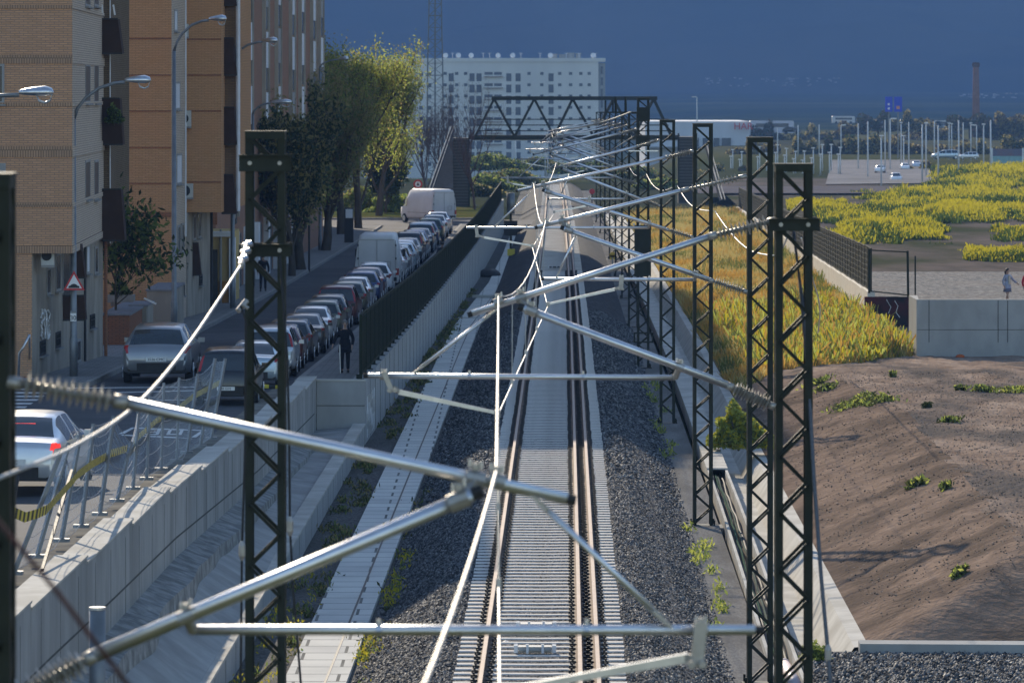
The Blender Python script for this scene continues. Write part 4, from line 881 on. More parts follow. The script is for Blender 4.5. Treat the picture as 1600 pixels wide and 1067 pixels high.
b = MB(); q = hit(*G, 130); b.tube([(q[0] + .06, q[1] - .05, .7), (q[0] + .06, q[1] - .05, 4.2)], .04, 8); b.build('drainpipe', M_clip, B1)
b = MB(); b.tube([(c1[0] + .07, c1[1] - .05, 0.5), (c1[0] + .07, c1[1] - .05, 4.2)], .05, 8); b.build('drainpipe', M_br3, B1)
# stacked balconies past its far corner
bal = [(30, 84, 155, 191, 7), (154, 226, 157, 192, 5), (296, 376, 159, 195, 6)]
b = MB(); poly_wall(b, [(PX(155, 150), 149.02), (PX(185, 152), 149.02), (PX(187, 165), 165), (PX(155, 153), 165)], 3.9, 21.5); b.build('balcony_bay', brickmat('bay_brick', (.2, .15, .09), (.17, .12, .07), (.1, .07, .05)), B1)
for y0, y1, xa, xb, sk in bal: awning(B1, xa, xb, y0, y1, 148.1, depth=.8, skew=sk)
b = MB(); q = W(172, 0, 148.9); b.tube([(q.x, q.y, 4), (q.x, q.y, 13)], .02, 6); b.build('downpipe', M_shut, B1)
b = MB(); b.bar(W(159, 8, 148), W(160.5, 24, 148), .05); b.bar(W(177, 8, 148), W(179.5, 24, 148), .05); b.build('screen_bracket', M_white, B1)
roofed(B1, [(-40, 134), c0, c1, (-40, 149)], 21.5)
# block 2
d0, d1 = (PX(268, 178), 178.), (PX(329, 190), 190.)
B2 = wempty('apartment_block', (-14, 186, .2), 'orange brick apartment block with a blank side wall and air conditioners', 'building')
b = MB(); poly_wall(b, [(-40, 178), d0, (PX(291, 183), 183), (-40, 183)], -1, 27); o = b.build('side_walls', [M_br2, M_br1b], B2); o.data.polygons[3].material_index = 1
zo2 = HC - (332 - Y0) * 183 / FP
b = MB(); poly_wall(b, [(-40, 183.01), (PX(346, 183.01), 183.01), (PX(346, 183) + .3, 198), (-40, 198)], zo2, 27); b.build('upper_walls', M_br2, B2)
b = MB(); poly_wall(b, [(-40, 183.03), (hit(d0, d1, 291)[0], 183.03), d1, (-40, 190)], -1, zo2 - .004); b.build('ground_floor_walls', M_rend, B2)
b = MB(); poly_wall(b, [(-30, 177.98), (d0[0] + .01, 177.98), (d0[0] + .01, 178), (-30, 178)], -1, -.99)
for yy, h in ((62, .07), (119, .05), (175, .05), (232, .05), (288, .05), (340, .2)): band(B2, (-40, 178), d0, 0, h, HC - (yy - Y0) * 178 / FP, M_br3, .02)
for yy in (63, 119, 175, 286): band(B2, (PX(291, 183.01), 183.01), (PX(346, 183.01), 183.01), 0, .06, HC - (yy - Y0) * 183 / FP, M_br3, .02)
D = (d0, d1); DU = (d0, (PX(291, 183), 183.))
window(B2, *DU, 272, 277, 15, 50, M_shut); window(B2, *DU, 274, 281, 128, 172, M_shut); window(B2, *DU, 276, 284, 240, 288, M_shut)
window(B2, *D, 278, 281, 352, 396); window(B2, *D, 284, 287.5, 349, 394); window(B2, *D, 283.5, 288, 443, 462, bars=2); window(B2, *D, 311.5, 316, 429, 446, bars=2); window(B2, *D, 302, 306, 336, 375, M_shutt); window(B2, *D, 309, 314, 332, 372)
awning(B2, 295, 314, 380, 430, 184.5, depth=.6, skew=5)
for xa, xb, ya, yb in ((281, 295, 38, 58), (280, 299, 173, 198), (280, 302, 287, 309)): aircon(B2, xa, xb, ya, yb, 182.9)
b = MB()
for px in (281.5, 290): q = W(px, 0, 182.6); b.tube([(q.x, q.y, .2 if px < 285 else 3.2), (q.x, q.y, 14)], .035, 6)
b.build('drainpipe', M_shut, B2)
b = MB(); q = W(325, 0, 186); b.tube([(d1[0] + .05, 189.9, -.2), (d1[0] + .05, 189.9, 4)], .05, 6); b.build('drainpipe', M_clip, B2)
for y0, y1, sk in ((-30, 9, 5), (60, 118, 5), (168, 226, 4), (273, 334, 6)): awning(B2, 346, 370, y0, y1, 184.2, depth=.9, skew=sk)
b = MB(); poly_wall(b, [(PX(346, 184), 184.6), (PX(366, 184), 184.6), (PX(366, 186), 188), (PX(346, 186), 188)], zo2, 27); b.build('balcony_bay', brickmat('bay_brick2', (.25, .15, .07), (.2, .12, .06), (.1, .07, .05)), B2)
b = MB(); b.tube([W(372, 0 - 40, 184.5), W(372, 330, 184.5)], .08, 8); b.build('downpipe', M_shut, B2)
roofed(B2, [(-40, 178), d0, (PX(291, 183), 183), (PX(346, 183.01), 183.01), (PX(346, 183) + .3, 198), (-40, 198)], 27)
# small yellow front beyond
YF = wempty('shop_front', (-11.6, 199, 0), 'low yellow and white shop front with a grey door', 'building')
b = MB(); b.bb(-20, PX(361, 199), 199, 205, -1, HC - (364 - Y0) * 199 / FP); b.build('walls', M_yell, YF)
b = MB(); a = W(326, 362, 198.8); c = W(362, 370, 198.8); b.bb(a.x, c.x, 198.7, 199.3, c.z, a.z); a = W(358, 364, 198.9); c = W(366, 470, 198.9); b.bb(a.x, c.x, 198.8, 200, c.z - .2, a.z - .21); b.build('white_trim', M_shut, YF)
b = MB(); a, c = W(331, 390, 198.9), W(340, 466, 198.9); b.bb(a.x, c.x, 198.88, 198.99, c.z - .3, a.z); b.build('door', M_wdark, YF)
b = MB(); a, c = W(341, 440, 198.9), W(357, 470, 198.9); b.bb(a.x, c.x, 198.93, 198.995, c.z - .3, a.z); b.build('dado', mat('ochre_dado', (.42, .2, .05), None, .8), YF)
b = MB(); q = W(345, 0, 198.9); b.tube([(q.x, 198.85, -.2), (q.x, 198.85, 3)], .05, 8); b.build('drainpipe', M_frame, YF)
# block 3, tall, seen along its front
def wallx(Y): return XT(Y) - 14.2
B3 = wempty('apartment_block', (-14, 250, -.3), 'tall red brown brick block with upright strips of white shutters', 'building')
P3 = [(wallx(Y), Y) for Y in (206, 230, 255, 280, 299)] + [(PX(503, 345), 345.)]
b = MB(); poly_wall(b, [(-45, 206)] + P3 + [(-45, 345)], -2, 36); b.build('walls', brickmat('dark_red_brick', (.4, .2, .13), (.34, .17, .11), (.24, .17, .13)), B3)
b = MB(); poly_wall(b, [(-45, 205.95), (wallx(206) + .06, 205.95), (wallx(206) + .06, 205.99), (-45, 205.99)], 3, 36); b.build('end_wall', M_br3, B3)
def yofpx(px):
    lo, hi = 200., 330.
    for _ in range(40):
        m_ = (lo + hi) / 2
        if 800 + FP * wallx(m_) / m_ < px: lo = m_
        else: hi = m_
    return lo
strips = [365.5, 388, 413.5, 433, 455, 470, 488, 500]
for k, px in enumerate(strips):
    ya, yb = yofpx(px - 3.2), yofpx(px + 3.2); X = wallx((ya + yb) / 2)
    b = MB(); b.bb(X - .3, X + .16, ya - .5, ya, 3.0, 36); b.bb(X - .3, X + .16, yb, yb + .5, 3.0, 36); b.build('pilaster', M_rend, B3)
    for fl in range(11):
        z0 = 2.7 + fl * 2.95 + (k % 2) * .3
        wn = MB(); wn.bb(X - .2, X + .07, ya, yb, z0 + .02, z0 + 1.1); o = wn.build('window', M_wdark, B3)
        b = MB(); b.bb(X - .2, X + .1, ya + .01, yb - .01, z0 + 1.1, z0 + 2.85); b.build('shutter', M_shut if (k + fl) % 5 else M_frame, o)
for k, Y in enumerate([210, 216, 224, 231, 239, 247, 256, 264]): b = MB(); b.bb(wallx(Y) - .2, wallx(Y) + .25, Y, Y + 1.6, -1, 2.4); b.build('shop_pillar', M_shut, B3)
for k, Y in enumerate([212.5, 219.5, 227.5, 235, 243, 251]): b = MB(); b.bb(wallx(Y) - .2, wallx(Y) + .06, Y, Y + 2.6, -1, 2.2); b.build('shop_opening', M_wdark, B3)
roofed(B3, [(-45, 206)] + P3 + [(-45, 345)], 36)
# terraces with planters between block 1 and 2
def terr(name, pxa, pxb, yt, yb, Y, dp, m, lab, cap=True):
    o = wempty(name, W(pxa, yb, Y), lab, 'wall'); a, c = W(pxa, yt, Y), W(pxb, yb, Y)
    b = MB(); b.bb(a.x, c.x, Y, Y + dp, c.z - .4, a.z - .06); b.build('wall_body', m, o); b = MB(); b.bb(a.x - .03, c.x + .05, Y - .04, Y + dp, a.z - .06, a.z); b.build('coping', M_pot, o); return o
terr('terrace_wall', 160, 202, 490, 546, 157.5, 9, M_br3, 'low red brick terrace wall with a grey top beside the silver hatchback')
terr('terrace_wall', 202.3, 229, 476, 535, 163, 3, M_rend, 'low rendered terrace wall end behind the silver hatchback')
terr('terrace_wall', 229.3, 269, 452, 512, 171, 6, M_rend, 'higher rendered terrace wall against the orange brick block')
o = wempty('planter', W(168, 472, 166), 'long grey stone planter with a dark shrub on the terrace', 'planter'); b = MB(); a, c = W(168, 461, 166), W(209, 473, 166); b.bb(a.x, c.x, 166, 166.6, c.z, a.z); b.bb(a.x + .1, a.x + .25, 166.05, 166.5, c.z - .12, c.z); b.bb(c.x - .25, c.x - .1, 166.05, 166.5, c.z - .12, c.z); b.build('trough', M_kerb, o)
b = MB(); b.bar(W(225, 466, 160), W(244, 475, 160), .12, .05); tag(b.build('handrail', M_white), 'short white sloping handrail on the terrace', 'rail')
b = MB(); b.tube([W(46, 523, 133), W(37, 541, 133), W(30, 552, 133), W(29, 588, 133)], .035, 8); b.tube([W(46, 523, 133), W(46, 560, 134)], .03, 8); tag(b.build('handrail', M_galv, None, True), 'bent steel handrail in front of the nearest block', 'rail')

# ------------------------------------------------------------------ street lamps and signs
def lamp(px, ybase, ytop, Y, hx, hy, lab, r=.09, hl=None, armx=None):
    base = W(px, ybase, Y); o = wempty('street_lamp', base, lab, 'street lamp', 'street lamps along the left pavement')
    s = Y / FP; top = W(px, ytop, Y); b = MB(); b.tube([base, base + Vector((0, 0, 1.1)), base + Vector((0, 0, 1.15)), top], [r * 1.25, r * 1.25, r, r * .65], 12); b.build('pole', M_pole, o, True)
    hd = W(hx, hy, Y); L = hl or (hd.x - top.x) * .34; st = hd - Vector((L, 0, -.0))
    arm = [top + Vector((0, 0, -.02))]; 
    for t in (.15, .35, .6, .85, 1): arm.append(Vector((top.x + (st.x - top.x) * (t ** 1.35), Y, top.z + (st.z - top.z - .05) * (1 - (1 - t) ** 2))))
    b = MB(); b.tube(arm, [r * .65] + [r * .5] * 5, 8); b.build('arm', M_pole, o, True)
    b = MB(); rings = []
    for t, wd, hh in ((0, .05, .05), (.12, .08, .08), (.4, .13, .12), (.75, .17, .15), (.95, .13, .1), (1, .03, .03)):
        c = st.lerp(hd, t); rings.append([c + Vector((0, wd * math.cos(q), hh * math.sin(q) * (.55 if math.sin(q) < 0 else 1))) for q in [2 * math.pi * k / 12 for k in range(12)]])
    b.loft(rings, True, True); b.build('lamp_head', M_galv, o, True)
    b = MB(); rings = []
    for t, zz in ((.5, 0), (.58, .13), (.75, .17), (.9, .12), (.95, 0)):
        c = st.lerp(hd, t); rings.append([c + Vector((0, .13 * math.cos(q), -.05 - zz + .03 * math.sin(q))) for q in [math.pi * k / 6 for k in range(12)]])
    b.loft(rings, True, True); b.build('lens', mat('lamp_lens', (.5, .5, .48), None, .15, spec=.8), o, True)
    return o
lamp(115, 592, 185, 135, 236, 126, 'street lamp carrying the triangular warning sign at the corner of the nearest block')
lamp(272, 523, 80, 169, 354, 30, 'tall street lamp in front of the orange brick block')
lamp(363.5, 486, 96, 193, 434, 64, 'street lamp seen in front of the tall shuttered block')
lamp(-110, 700, 190, 106, 84, 145, 'street lamp whose head reaches in from the left edge', hl=.75)
lamp(395, 455, 178, 222, 456, 160, 'street lamp with a flat head partly hidden by the near mast', hl=.95)
lamp(500, 400, 105, 283, 545, 92, 'street lamp half hidden among the tall street trees')
def sign_tri():
    Y = 134.7; o = wempty('warning_sign', W(115, 452, Y), 'triangular red and white speed hump warning sign on the lamp pole', 'road sign')
    A, B, C = W(115.5, 423, Y), W(99, 453.5, Y), W(132.5, 453.5, Y); ce = (A + B + C) / 3
    b = MB(); b.prism([A, B, C], (0, .02, 0)); b.build('border', M_reds, o)
    P = [ce + (p - ce) * .72 + Vector((0, -.006, 0)) for p in (A, B, C)]; b = MB(); b.prism(P, (0, .004, 0)); b.build('face', M_white, o)
    b = MB(); q = lambda x, y: W(x, y, Y) + Vector((0, -.012, 0)); b.prism([q(107, 450), q(107, 447), q(109.5, 446.5), q(112, 444.3), q(115.5, 443.3), q(119, 444.3), q(121.5, 446.5), q(124, 447), q(124, 450)], (0, .003, 0)); b.build('hump_symbol', M_blk, o)
sign_tri()
o = wempty('speed_sign', W(115, 500, 134.7), 'small white plate reading 30 low on the lamp pole', 'road sign'); a, c = W(110, 486, 134.7), W(119, 502, 134.7)
b = MB(); b.bb(a.x, c.x, 134.68, 134.71, c.z, a.z); b.build('plate', M_white, o); t = textmesh('30', .17, 'number', M_blk, o, loc=((a.x + c.x) / 2, 134.672, c.z + .09)); t.location = Vector(t.location) - W(115, 500, 134.7)
b = MB(); b.bb(a.x, c.x, 134.67, 134.715, a.z - .055, a.z); b.build('header', M_pole, o)
o = wempty('round_sign', W(653, 300, 372), 'round red bordered road sign behind the far white van', 'road sign'); q = W(653, 288, 372); b = MB(); b.tube([q, q + Vector((0, .03, 0))], .34, 24); b.build('border', M_reds, o)
b = MB(); b.tube([q + Vector((0, -.012, 0)), q + Vector((0, -.003, 0))], .22, 24); b.build('face', M_white, o); b = MB(); b.tube([q + Vector((0, .05, .3)), q + Vector((0, .05, -3))], .04, 8); b.build('pole', M_pole, o)
b = MB(); b.prism([q + Vector((-.12, -.02, -.1)), q + Vector((.12, -.02, -.1)), q + Vector((0, -.02, .14))], (0, .004, 0)); b.build('symbol', M_blk, o)
# parking meter / post boxes on the pavement
b = MB(); a, c = W(538, 325, 300), W(552, 380, 300); b.bb(a.x, c.x, 300, 300.6, c.z, a.z); o = b.build('kiosk_post', M_clip); tag(o, 'dark advertising column with a pale poster under the street trees', 'advertising column')
b = MB(); a, c = W(540, 327, 299.9), W(551, 341, 299.9); b.bb(a.x, c.x, 299.93, 299.99, c.z, a.z); b.build('poster', M_shut, o)
b = MB(); a = W(483, 425, 245); b.tube([a, a + Vector((0, 0, 2.6))], .05, 8); tag(b.build('thin_post', M_clip), 'thin dark post beside the leaning tree trunk on the left pavement', 'post')

# ------------------------------------------------------------------ temporary mesh fence behind the stepped wall
tf = wempty('temporary_fence', (-6.9, 80, 2), 'bent temporary wire mesh fence with leaning posts and yellow black tape', 'fence')
posts = [(22, 894, 98, 700), (58, 868, 108, 692), (96, 843, 125, 680), (127, 821, 146, 662), (156, 802, 178, 650), (183, 781, 205, 690), (208, 762, 216, 642), (229, 747, 234, 618), (252, 732, 256, 598), (276, 719, 280, 590), (292, 706, 309, 584), (313, 696, 336, 560), (330, 684, 352, 560)]
PB, PT = [], []
for (x0, y0, x1, y1) in posts:
    lo, hi = 55., 130.
    for _ in range(40):
        m_ = (lo + hi) / 2; y_ = Y0 + (HC - coping(m_) - .05) * FP / m_
        if y_ > y0: lo = m_
        else: hi = m_
    Yp = lo; PB.append(W(x0, y0, Yp)); PT.append(W(x1, y1, Yp + .3))
for a, c in zip(PB, PT):
    b = MB(); b.bar(a, c, .05, .05); b.bb(a.x - .12, a.x + .12, a.y - .08, a.y + .08, a.z - .03, a.z + .02); b.build('fence_post', M_pole, tf)
b = MB(); b.bar(W(66, 890, 66), W(112, 735, 72), .04); b.build('brace_frame', M_clip, tf); b = MB(); b.bar(W(28, 745, 62), W(10, 850, 61), .04); b.build('brace_frame', M_clip, tf)
rows = [.02, .1, .2, .45, .55, .72, .86, .97]
b = MB(); r4 = random.Random(4)
for tr_ in rows:
    for i in range(len(PB) - 1):
        a = PB[i].lerp(PT[i], 1 - tr_); c = PB[i + 1].lerp(PT[i + 1], 1 - tr_); s = r4.uniform(.02, .1)
        b.tube([a, a.lerp(c, .33) - Vector((0, 0, s)), a.lerp(c, .66) - Vector((0, 0, s)), c], .006, 4)
b.build('wire_rows', M_pole, tf); b = MB()
for i in range(len(PB) - 1):
    n = int((PB[i + 1] - PB[i]).length / .2)
    for k in range(1, n):
        t = k / n; a = PB[i].lerp(PB[i + 1], t); c = PT[i].lerp(PT[i + 1], t); b.tube([a, c - Vector((0, 0, .06))], .0018, 3)
b.build('mesh_wires', M_galv, tf)
M_tapem = [M_yel, M_blk]
b = MB(); tp = [(20, 800, 62), (38, 808, 63), (58, 802, 64), (72, 796, 65), (112, 752, 70), (120, 742, 71), (143, 725, 75), (173, 708, 80), (200, 700, 83), (207, 690, 85), (245, 656, 90), (275, 640, 96), (300, 620, 101), (342, 598, 108)]
P = [W(*t) for t in tp]; kk = 0
for a, c in zip(P, P[1:]):
    n = max(2, int((c - a).length / .16))
    for k in range(n):
        u, v = a.lerp(c, k / n), a.lerp(c, (k + 1) / n); b.mi = kk % 2; kk += 1
        b.prism([u - Vector((0, 0, .065)), v - Vector((0, 0, .065)), v + Vector((.02, 0, .065)), u + Vector((.02, 0, .065))], (0, .004, 0))
b.build('warning_tape', M_tapem, tf)
tb = MB(); kk = 0
P = [W(352, 600, 126), W(380, 602, 127), W(410, 603, 128), W(450, 606, 130)]
for a, c in zip(P, P[1:]):
    for k in range(4):
        u, v = a.lerp(c, k / 4), a.lerp(c, (k + 1) / 4); tb.mi = kk % 2; kk += 1; tb.prism([u - Vector((0, 0, .05)), v - Vector((0, 0, .05)), v + Vector((0, 0, .05)), u + Vector((0, 0, .05))], (0, .004, 0))
tag(tb.build('warning_tape', M_tapem), 'yellow and black tape strung low behind the first parked cars', 'tape')
# ------------------------------------------------------------------ cars
def pch(xs, ys, x):
    for i in range(len(xs) - 1):
        if x <= xs[i + 1]:
            t = (x - xs[i]) / (xs[i + 1] - xs[i]); 
            m0 = (ys[i + 1] - ys[max(i - 1, 0)]) / (xs[i + 1] - xs[max(i - 1, 0)]); m1 = (ys[min(i + 2, len(ys) - 1)] - ys[i]) / (xs[min(i + 2, len(xs) - 1)] - xs[i])
            h = xs[i + 1] - xs[i]; d = (ys[i + 1] - ys[i]) / h
            if d == 0: m0 = m1 = 0
            else: m0 = max(-3 * abs(d), min(3 * abs(d), m0)) if m0 * d > 0 else 0; m1 = m1 if m1 * d > 0 else 0; m1 = max(-3 * abs(d), min(3 * abs(d), m1))
            return (2 * t ** 3 - 3 * t * t + 1) * ys[i] + (t ** 3 - 2 * t * t + t) * h * m0 + (-2 * t ** 3 + 3 * t * t) * ys[i + 1] + (t ** 3 - t * t) * h * m1
    return ys[-1]
# per kind: length, stations y: (z top, half width at top), belt height, glass ranges
KIND = {
 'hatch': dict(L=4.15, W=.875, H=1.47, st=[(0, .62, .70), (.05, .86, .74), (.16, .98, .72), (.55, 1.36, .58), (.95, 1.45, .56), (1.7, 1.47, .56), (2.4, 1.42, .56), (3.0, 1.14, .62), (3.25, 1.0, .7), (3.8, .88, .7), (4.08, .68, .66), (4.15, .5, .6)], belt=.93, rg=(.17, .54), sg=(.62, 2.9), wg=(2.45, 3.2), lamp=(.05, .14, .72, .95)),
 'sedan': dict(L=4.5, W=.885, H=1.42, st=[(0, .6, .68), (.04, .9, .72), (.1, .97, .74), (.55, 1.02, .74), (.62, 1.03, .7), (1.2, 1.34, .57), (1.55, 1.41, .55), (2.1, 1.42, .55), (2.7, 1.37, .55), (3.35, 1.08, .62), (3.6, .98, .7), (4.2, .86, .7), (4.44, .64, .64), (4.5, .5, .58)], belt=.9, rg=(.64, 1.24), sg=(1.05, 3.2), wg=(2.75, 3.55), lamp=(.03, .1, .68, .88)),
 'mpv': dict(L=4.3, W=.89, H=1.63, st=[(0, .6, .74), (.05, .9, .78), (.1, 1.0, .76), (.32, 1.5, .64), (.5, 1.59, .62), (1.2, 1.63, .61), (2.1, 1.62, .61), (2.6, 1.55, .6), (3.35, 1.12, .66), (3.55, 1.02, .72), (4.0, .9, .72), (4.24, .68, .68), (4.3, .5, .62)], belt=.98, rg=(.105, .31), sg=(.42, 3.2), wg=(2.65, 3.5), lamp=(.05, .2, .85, 1.35)),
 'wagon': dict(L=4.5, W=.885, H=1.45, st=[(0, .6, .7), (.05, .86, .76), (.12, .96, .74), (.42, 1.33, .6), (.65, 1.43, .58), (1.6, 1.46, .57), (2.5, 1.43, .57), (2.9, 1.34, .57), (3.5, 1.05, .64), (3.7, .97, .7), (4.2, .86, .7), (4.44, .66, .64), (4.5, .5, .58)], belt=.92, rg=(.13, .41), sg=(.52, 3.3), wg=(2.92, 3.65), lamp=(.04, .13, .7, .96)),
}
SIDE = [(.0, .22), (1, .2)]
CMESH = {}
def carmesh(kind):
    if kind in CMESH: return CMESH[kind]
    K = KIND[kind]; xs = [s[0] for s in K['st']]; zs_ = [s[1] for s in K['st']]; ws = [s[2] for s in K['st']]; L = K['L']; Wd = K['W']
    ys = sorted(set([round(v, 3) for v in list(np.linspace(0, L, 42)) + [.03, .07, .11, .17, .24, .3, .34, K['rg'][0], K['rg'][1], K['sg'][0], K['sg'][1], K['wg'][0], K['wg'][1]]]))
    rings = []
    for y in ys:
        zt_, wt = pch(xs, zs_, y), pch(xs, ws, y)
        e = min(1, y / .35) if y < .35 else min(1, (L - y) / .5); pl = 1 - .16 * (1 - e) ** 2
        wm = Wd * pl; zb = min(K['belt'] + .05 * (1 - y / L), zt_ - .02); zsill = .24 + .1 * (1 - min(1, min(y, L - y) / .4))
        wb = min(wm - .03, wm) ; wt = min(wt, wb - .01)
        tz = zt_ - .05 if zt_ - zb > .12 else zt_ - .012
        half = [(0, zsill), (wm - .12, zsill), (wm - .03, zsill + .05), (wm, .48), (wm, .62), (wm - .012, zb - .08), (wb, zb)]
        for t in (.33, .66): half.append((wb + (wt + .05 - wb) * t + .012, zb + (tz - zb) * t))
        half += [(wt + .05, tz), (wt - .01, zt_ - .008), (wt * .66, zt_ + .006), (wt * .33, zt_ + .015), (0, zt_ + .018)]
        rings.append([(x, y, z) for x, z in half] + [(-x, y, z) for x, z in half[-2:0:-1]])
    n = len(rings[0]); H = len(half) - 1     # index H is the roof centre
    V = [p for r in rings for p in r]; body, rear, sideg, wind = [], [], [], []; lampf = {1: [], -1: []}
    for i in range(len(ys) - 1):
        ym = (ys[i] + ys[i + 1]) / 2
        for k in range(n):
            q = (i * n + k, i * n + (k + 1) % n, (i + 1) * n + (k + 1) % n, (i + 1) * n + k)
            kk = k if k < H else n - 1 - k            # mirrored segment index
            top = kk >= 10; sd = 6 <= kk <= 8
            islamp = (.03 < ym < .3 and kk in (8, 9) and ym > .1) if kind == 'mpv' else ((.04 < ym < .17 and kk in (6, 7, 8, 9)) or (.04 < ym < .3 and kk == 5))
            if islamp: lampf[1 if k < H else -1].append(q); continue
            if top and K['rg'][0] < ym < K['rg'][1]: rear.append(q)
            elif top and K['wg'][0] < ym < K['wg'][1]: wind.append(q)
            elif sd and K['sg'][0] < ym < K['sg'][1] and not any(abs(ym - p) < .07 for p in (K['sg'][0] + (K['sg'][1] - K['sg'][0]) * .34, K['sg'][0] + (K['sg'][1] - K['sg'][0]) * .66)) and (pch(xs, zs_, ym) - K['belt'] > .2): sideg.append(q)
            else: body.append(q)
    body += [tuple(range(n))[::-1], tuple(range((len(ys) - 1) * n, len(ys) * n))]
    def mk(name, fs, sm=True):
        used = sorted({i for f in fs for i in f}); mp = {u: j for j, u in enumerate(used)}
        me = bpy.data.meshes.new(name); me.from_pydata([V[u] for u in used], [], [tuple(mp[i] for i in f) for f in fs]); me.polygons.foreach_set('use_smooth', [sm] * len(fs)); me.materials.append(None); me.update(); return me
    R_ = {'body': mk('body', body), 'rear_window': mk('rear_window', rear), 'side_windows': mk('side_windows', sideg), 'windscreen': mk('windscreen', wind)}
    def fin(b, name):
        me = bpy.data.meshes.new(name); me.from_pydata(b.v, [], b.f); me.materials.append(None); me.update(); return me
    b = MB(); b.tube([(-.1, 0, 0), (-.095, 0, 0), (.09, 0, 0), (.1, 0, 0)], [.24, .31, .31, .24], 20); R_['tyre'] = fin(b, 'tyre')
    b = MB(); b.tube([(.085, 0, 0), (.108, 0, 0)], [.21, .2], 16); 
    for k in range(5): a = k * 2 * math.pi / 5; b.bar((.112, .04 * math.sin(a), .04 * math.cos(a)), (.112, .2 * math.sin(a), .2 * math.cos(a)), .05, .02, (1, 0, 0))
    R_['rim'] = fin(b, 'rim')
    R_['tl1'] = mk('tail_light', lampf[1]); R_['tl-1'] = mk('tail_light', lampf[-1])
    b = MB(); b.bb(-.26, .26, -.012, .006, -.055, .055); R_['licence_plate'] = fin(b, 'licence_plate')
    b = MB(); b.loft([[(x, -.02 - .0 * x + .1 * (abs(x) / Wd) ** 3, z) for z in (.28, .3, .5, .53)] for x in np.linspace(-Wd * .86, Wd * .86, 9)]); R_['bumper_trim'] = fin(b, 'bumper_trim')
    b = MB(); b.loft([[(Wd + s * .17 + .0, L * .66 + dy, K['belt'] + .06 + dz) for dy, dz in ((-.05, -.06), (.06, -.06), (.06, .06), (-.05, .06))] for s in (0, .3, 1)], True, True); R_['mirror'] = fin(b, 'mirror')
    b = MB()
    for k in range(7): b.bb(-.24 + k * .07, -.2 + k * .07, -.0165, -.012, -.03, .03)
    R_['plate_text'] = fin(b, 'plate_number')
    CMESH[kind] = R_; return R_
PAINT = {}
def paint(name, c, metal=.5, r=.3):
    if name not in PAINT:
        PAINT[name] = mat('paint_' + name, c, tuple(x * .93 for x in c), r, metal, scale=2, coat=.6)
    return PAINT[name]
C_ = dict(silver=paint('silver', (.62, .64, .67)), white=paint('white', (.8, .8, .8), 0), black=paint('black', (.012, .013, .016), .2), maroon=paint('maroon', (.1, .015, .02), .3), blue=paint('blue', (.02, .05, .16), .3), grey=paint('grey', (.25, .26, .28)), dgrey=paint('dark_grey', (.07, .075, .085)), pale=paint('pale_blue', (.42, .5, .56)), olive=paint('olive_grey', (.12, .13, .1)), green=paint('green', (.03, .08, .06), .2))
PLA = {}
def mkpart(me, name, m, par, loc=(0, 0, 0), rot=(0, 0, 0), sc_=(1, 1, 1)):
    o = bpy.data.objects.new(name, me); col.objects.link(o); o.parent = par; o.location = loc; o.rotation_euler = rot; o.scale = sc_
    o.material_slots[0].link = 'OBJECT'; o.material_slots[0].material = m; return o
def car(kind, X, Y, z, s, rz, color, label, lit=False, plate=None, group='cars parked in the row along the fence'):
    K = KIND[kind]; Rm = carmesh(kind); o = empty('parked_car' if not lit else 'car', (X, Y, z), rz, label, 'car', group); o.scale = (s, s, s)
    m = C_[color]
    mkpart(Rm['body'], 'body', m, o); mkpart(Rm['rear_window'], 'rear_window', M_glass, o); mkpart(Rm['side_windows'], 'side_windows', M_glass, o); mkpart(Rm['windscreen'], 'windscreen', M_glass, o)
    for sx in (-1, 1):
        mkpart(Rm['tl%d' % sx], 'tail_light', M_redl if lit else M_red, o); mkpart(Rm['mirror'], 'wing_mirror', m, o, sc_=(sx, 1, 1))
        for yy in (.78, K['L'] - .82):
            t = mkpart(Rm['tyre'], 'wheel', M_tyre, o, (sx * (K['W'] - .085), yy, .31), sc_=(sx, 1, 1)); mkpart(Rm['rim'], 'rim', M_galv, t)
    zp = .74 if kind in ('hatch', 'sedan', 'wagon') else .62
    yp = -.012 if zp < .7 else -.008
    p = mkpart(Rm['licence_plate'], 'licence_plate', M_plate, o, (0, yp, zp - .12))
    if plate:
        t = textmesh(plate, .1, 'plate_number', M_blk, p, depth=.001, loc=(0, -.0135, 0), sx=1.0)
    else: mkpart(Rm['plate_text'], 'plate_number', M_blk, p)
    mkpart(Rm['bumper_trim'], 'bumper_trim', M_black, o)
    return o
M_redl = emat('brake_lamp_lit', (.9, .04, .03), .7)
rowx = lambda Y: XT(Y) - 7.92
yaw = lambda Y: -math.atan(.0117 - 8e-6 * Y)
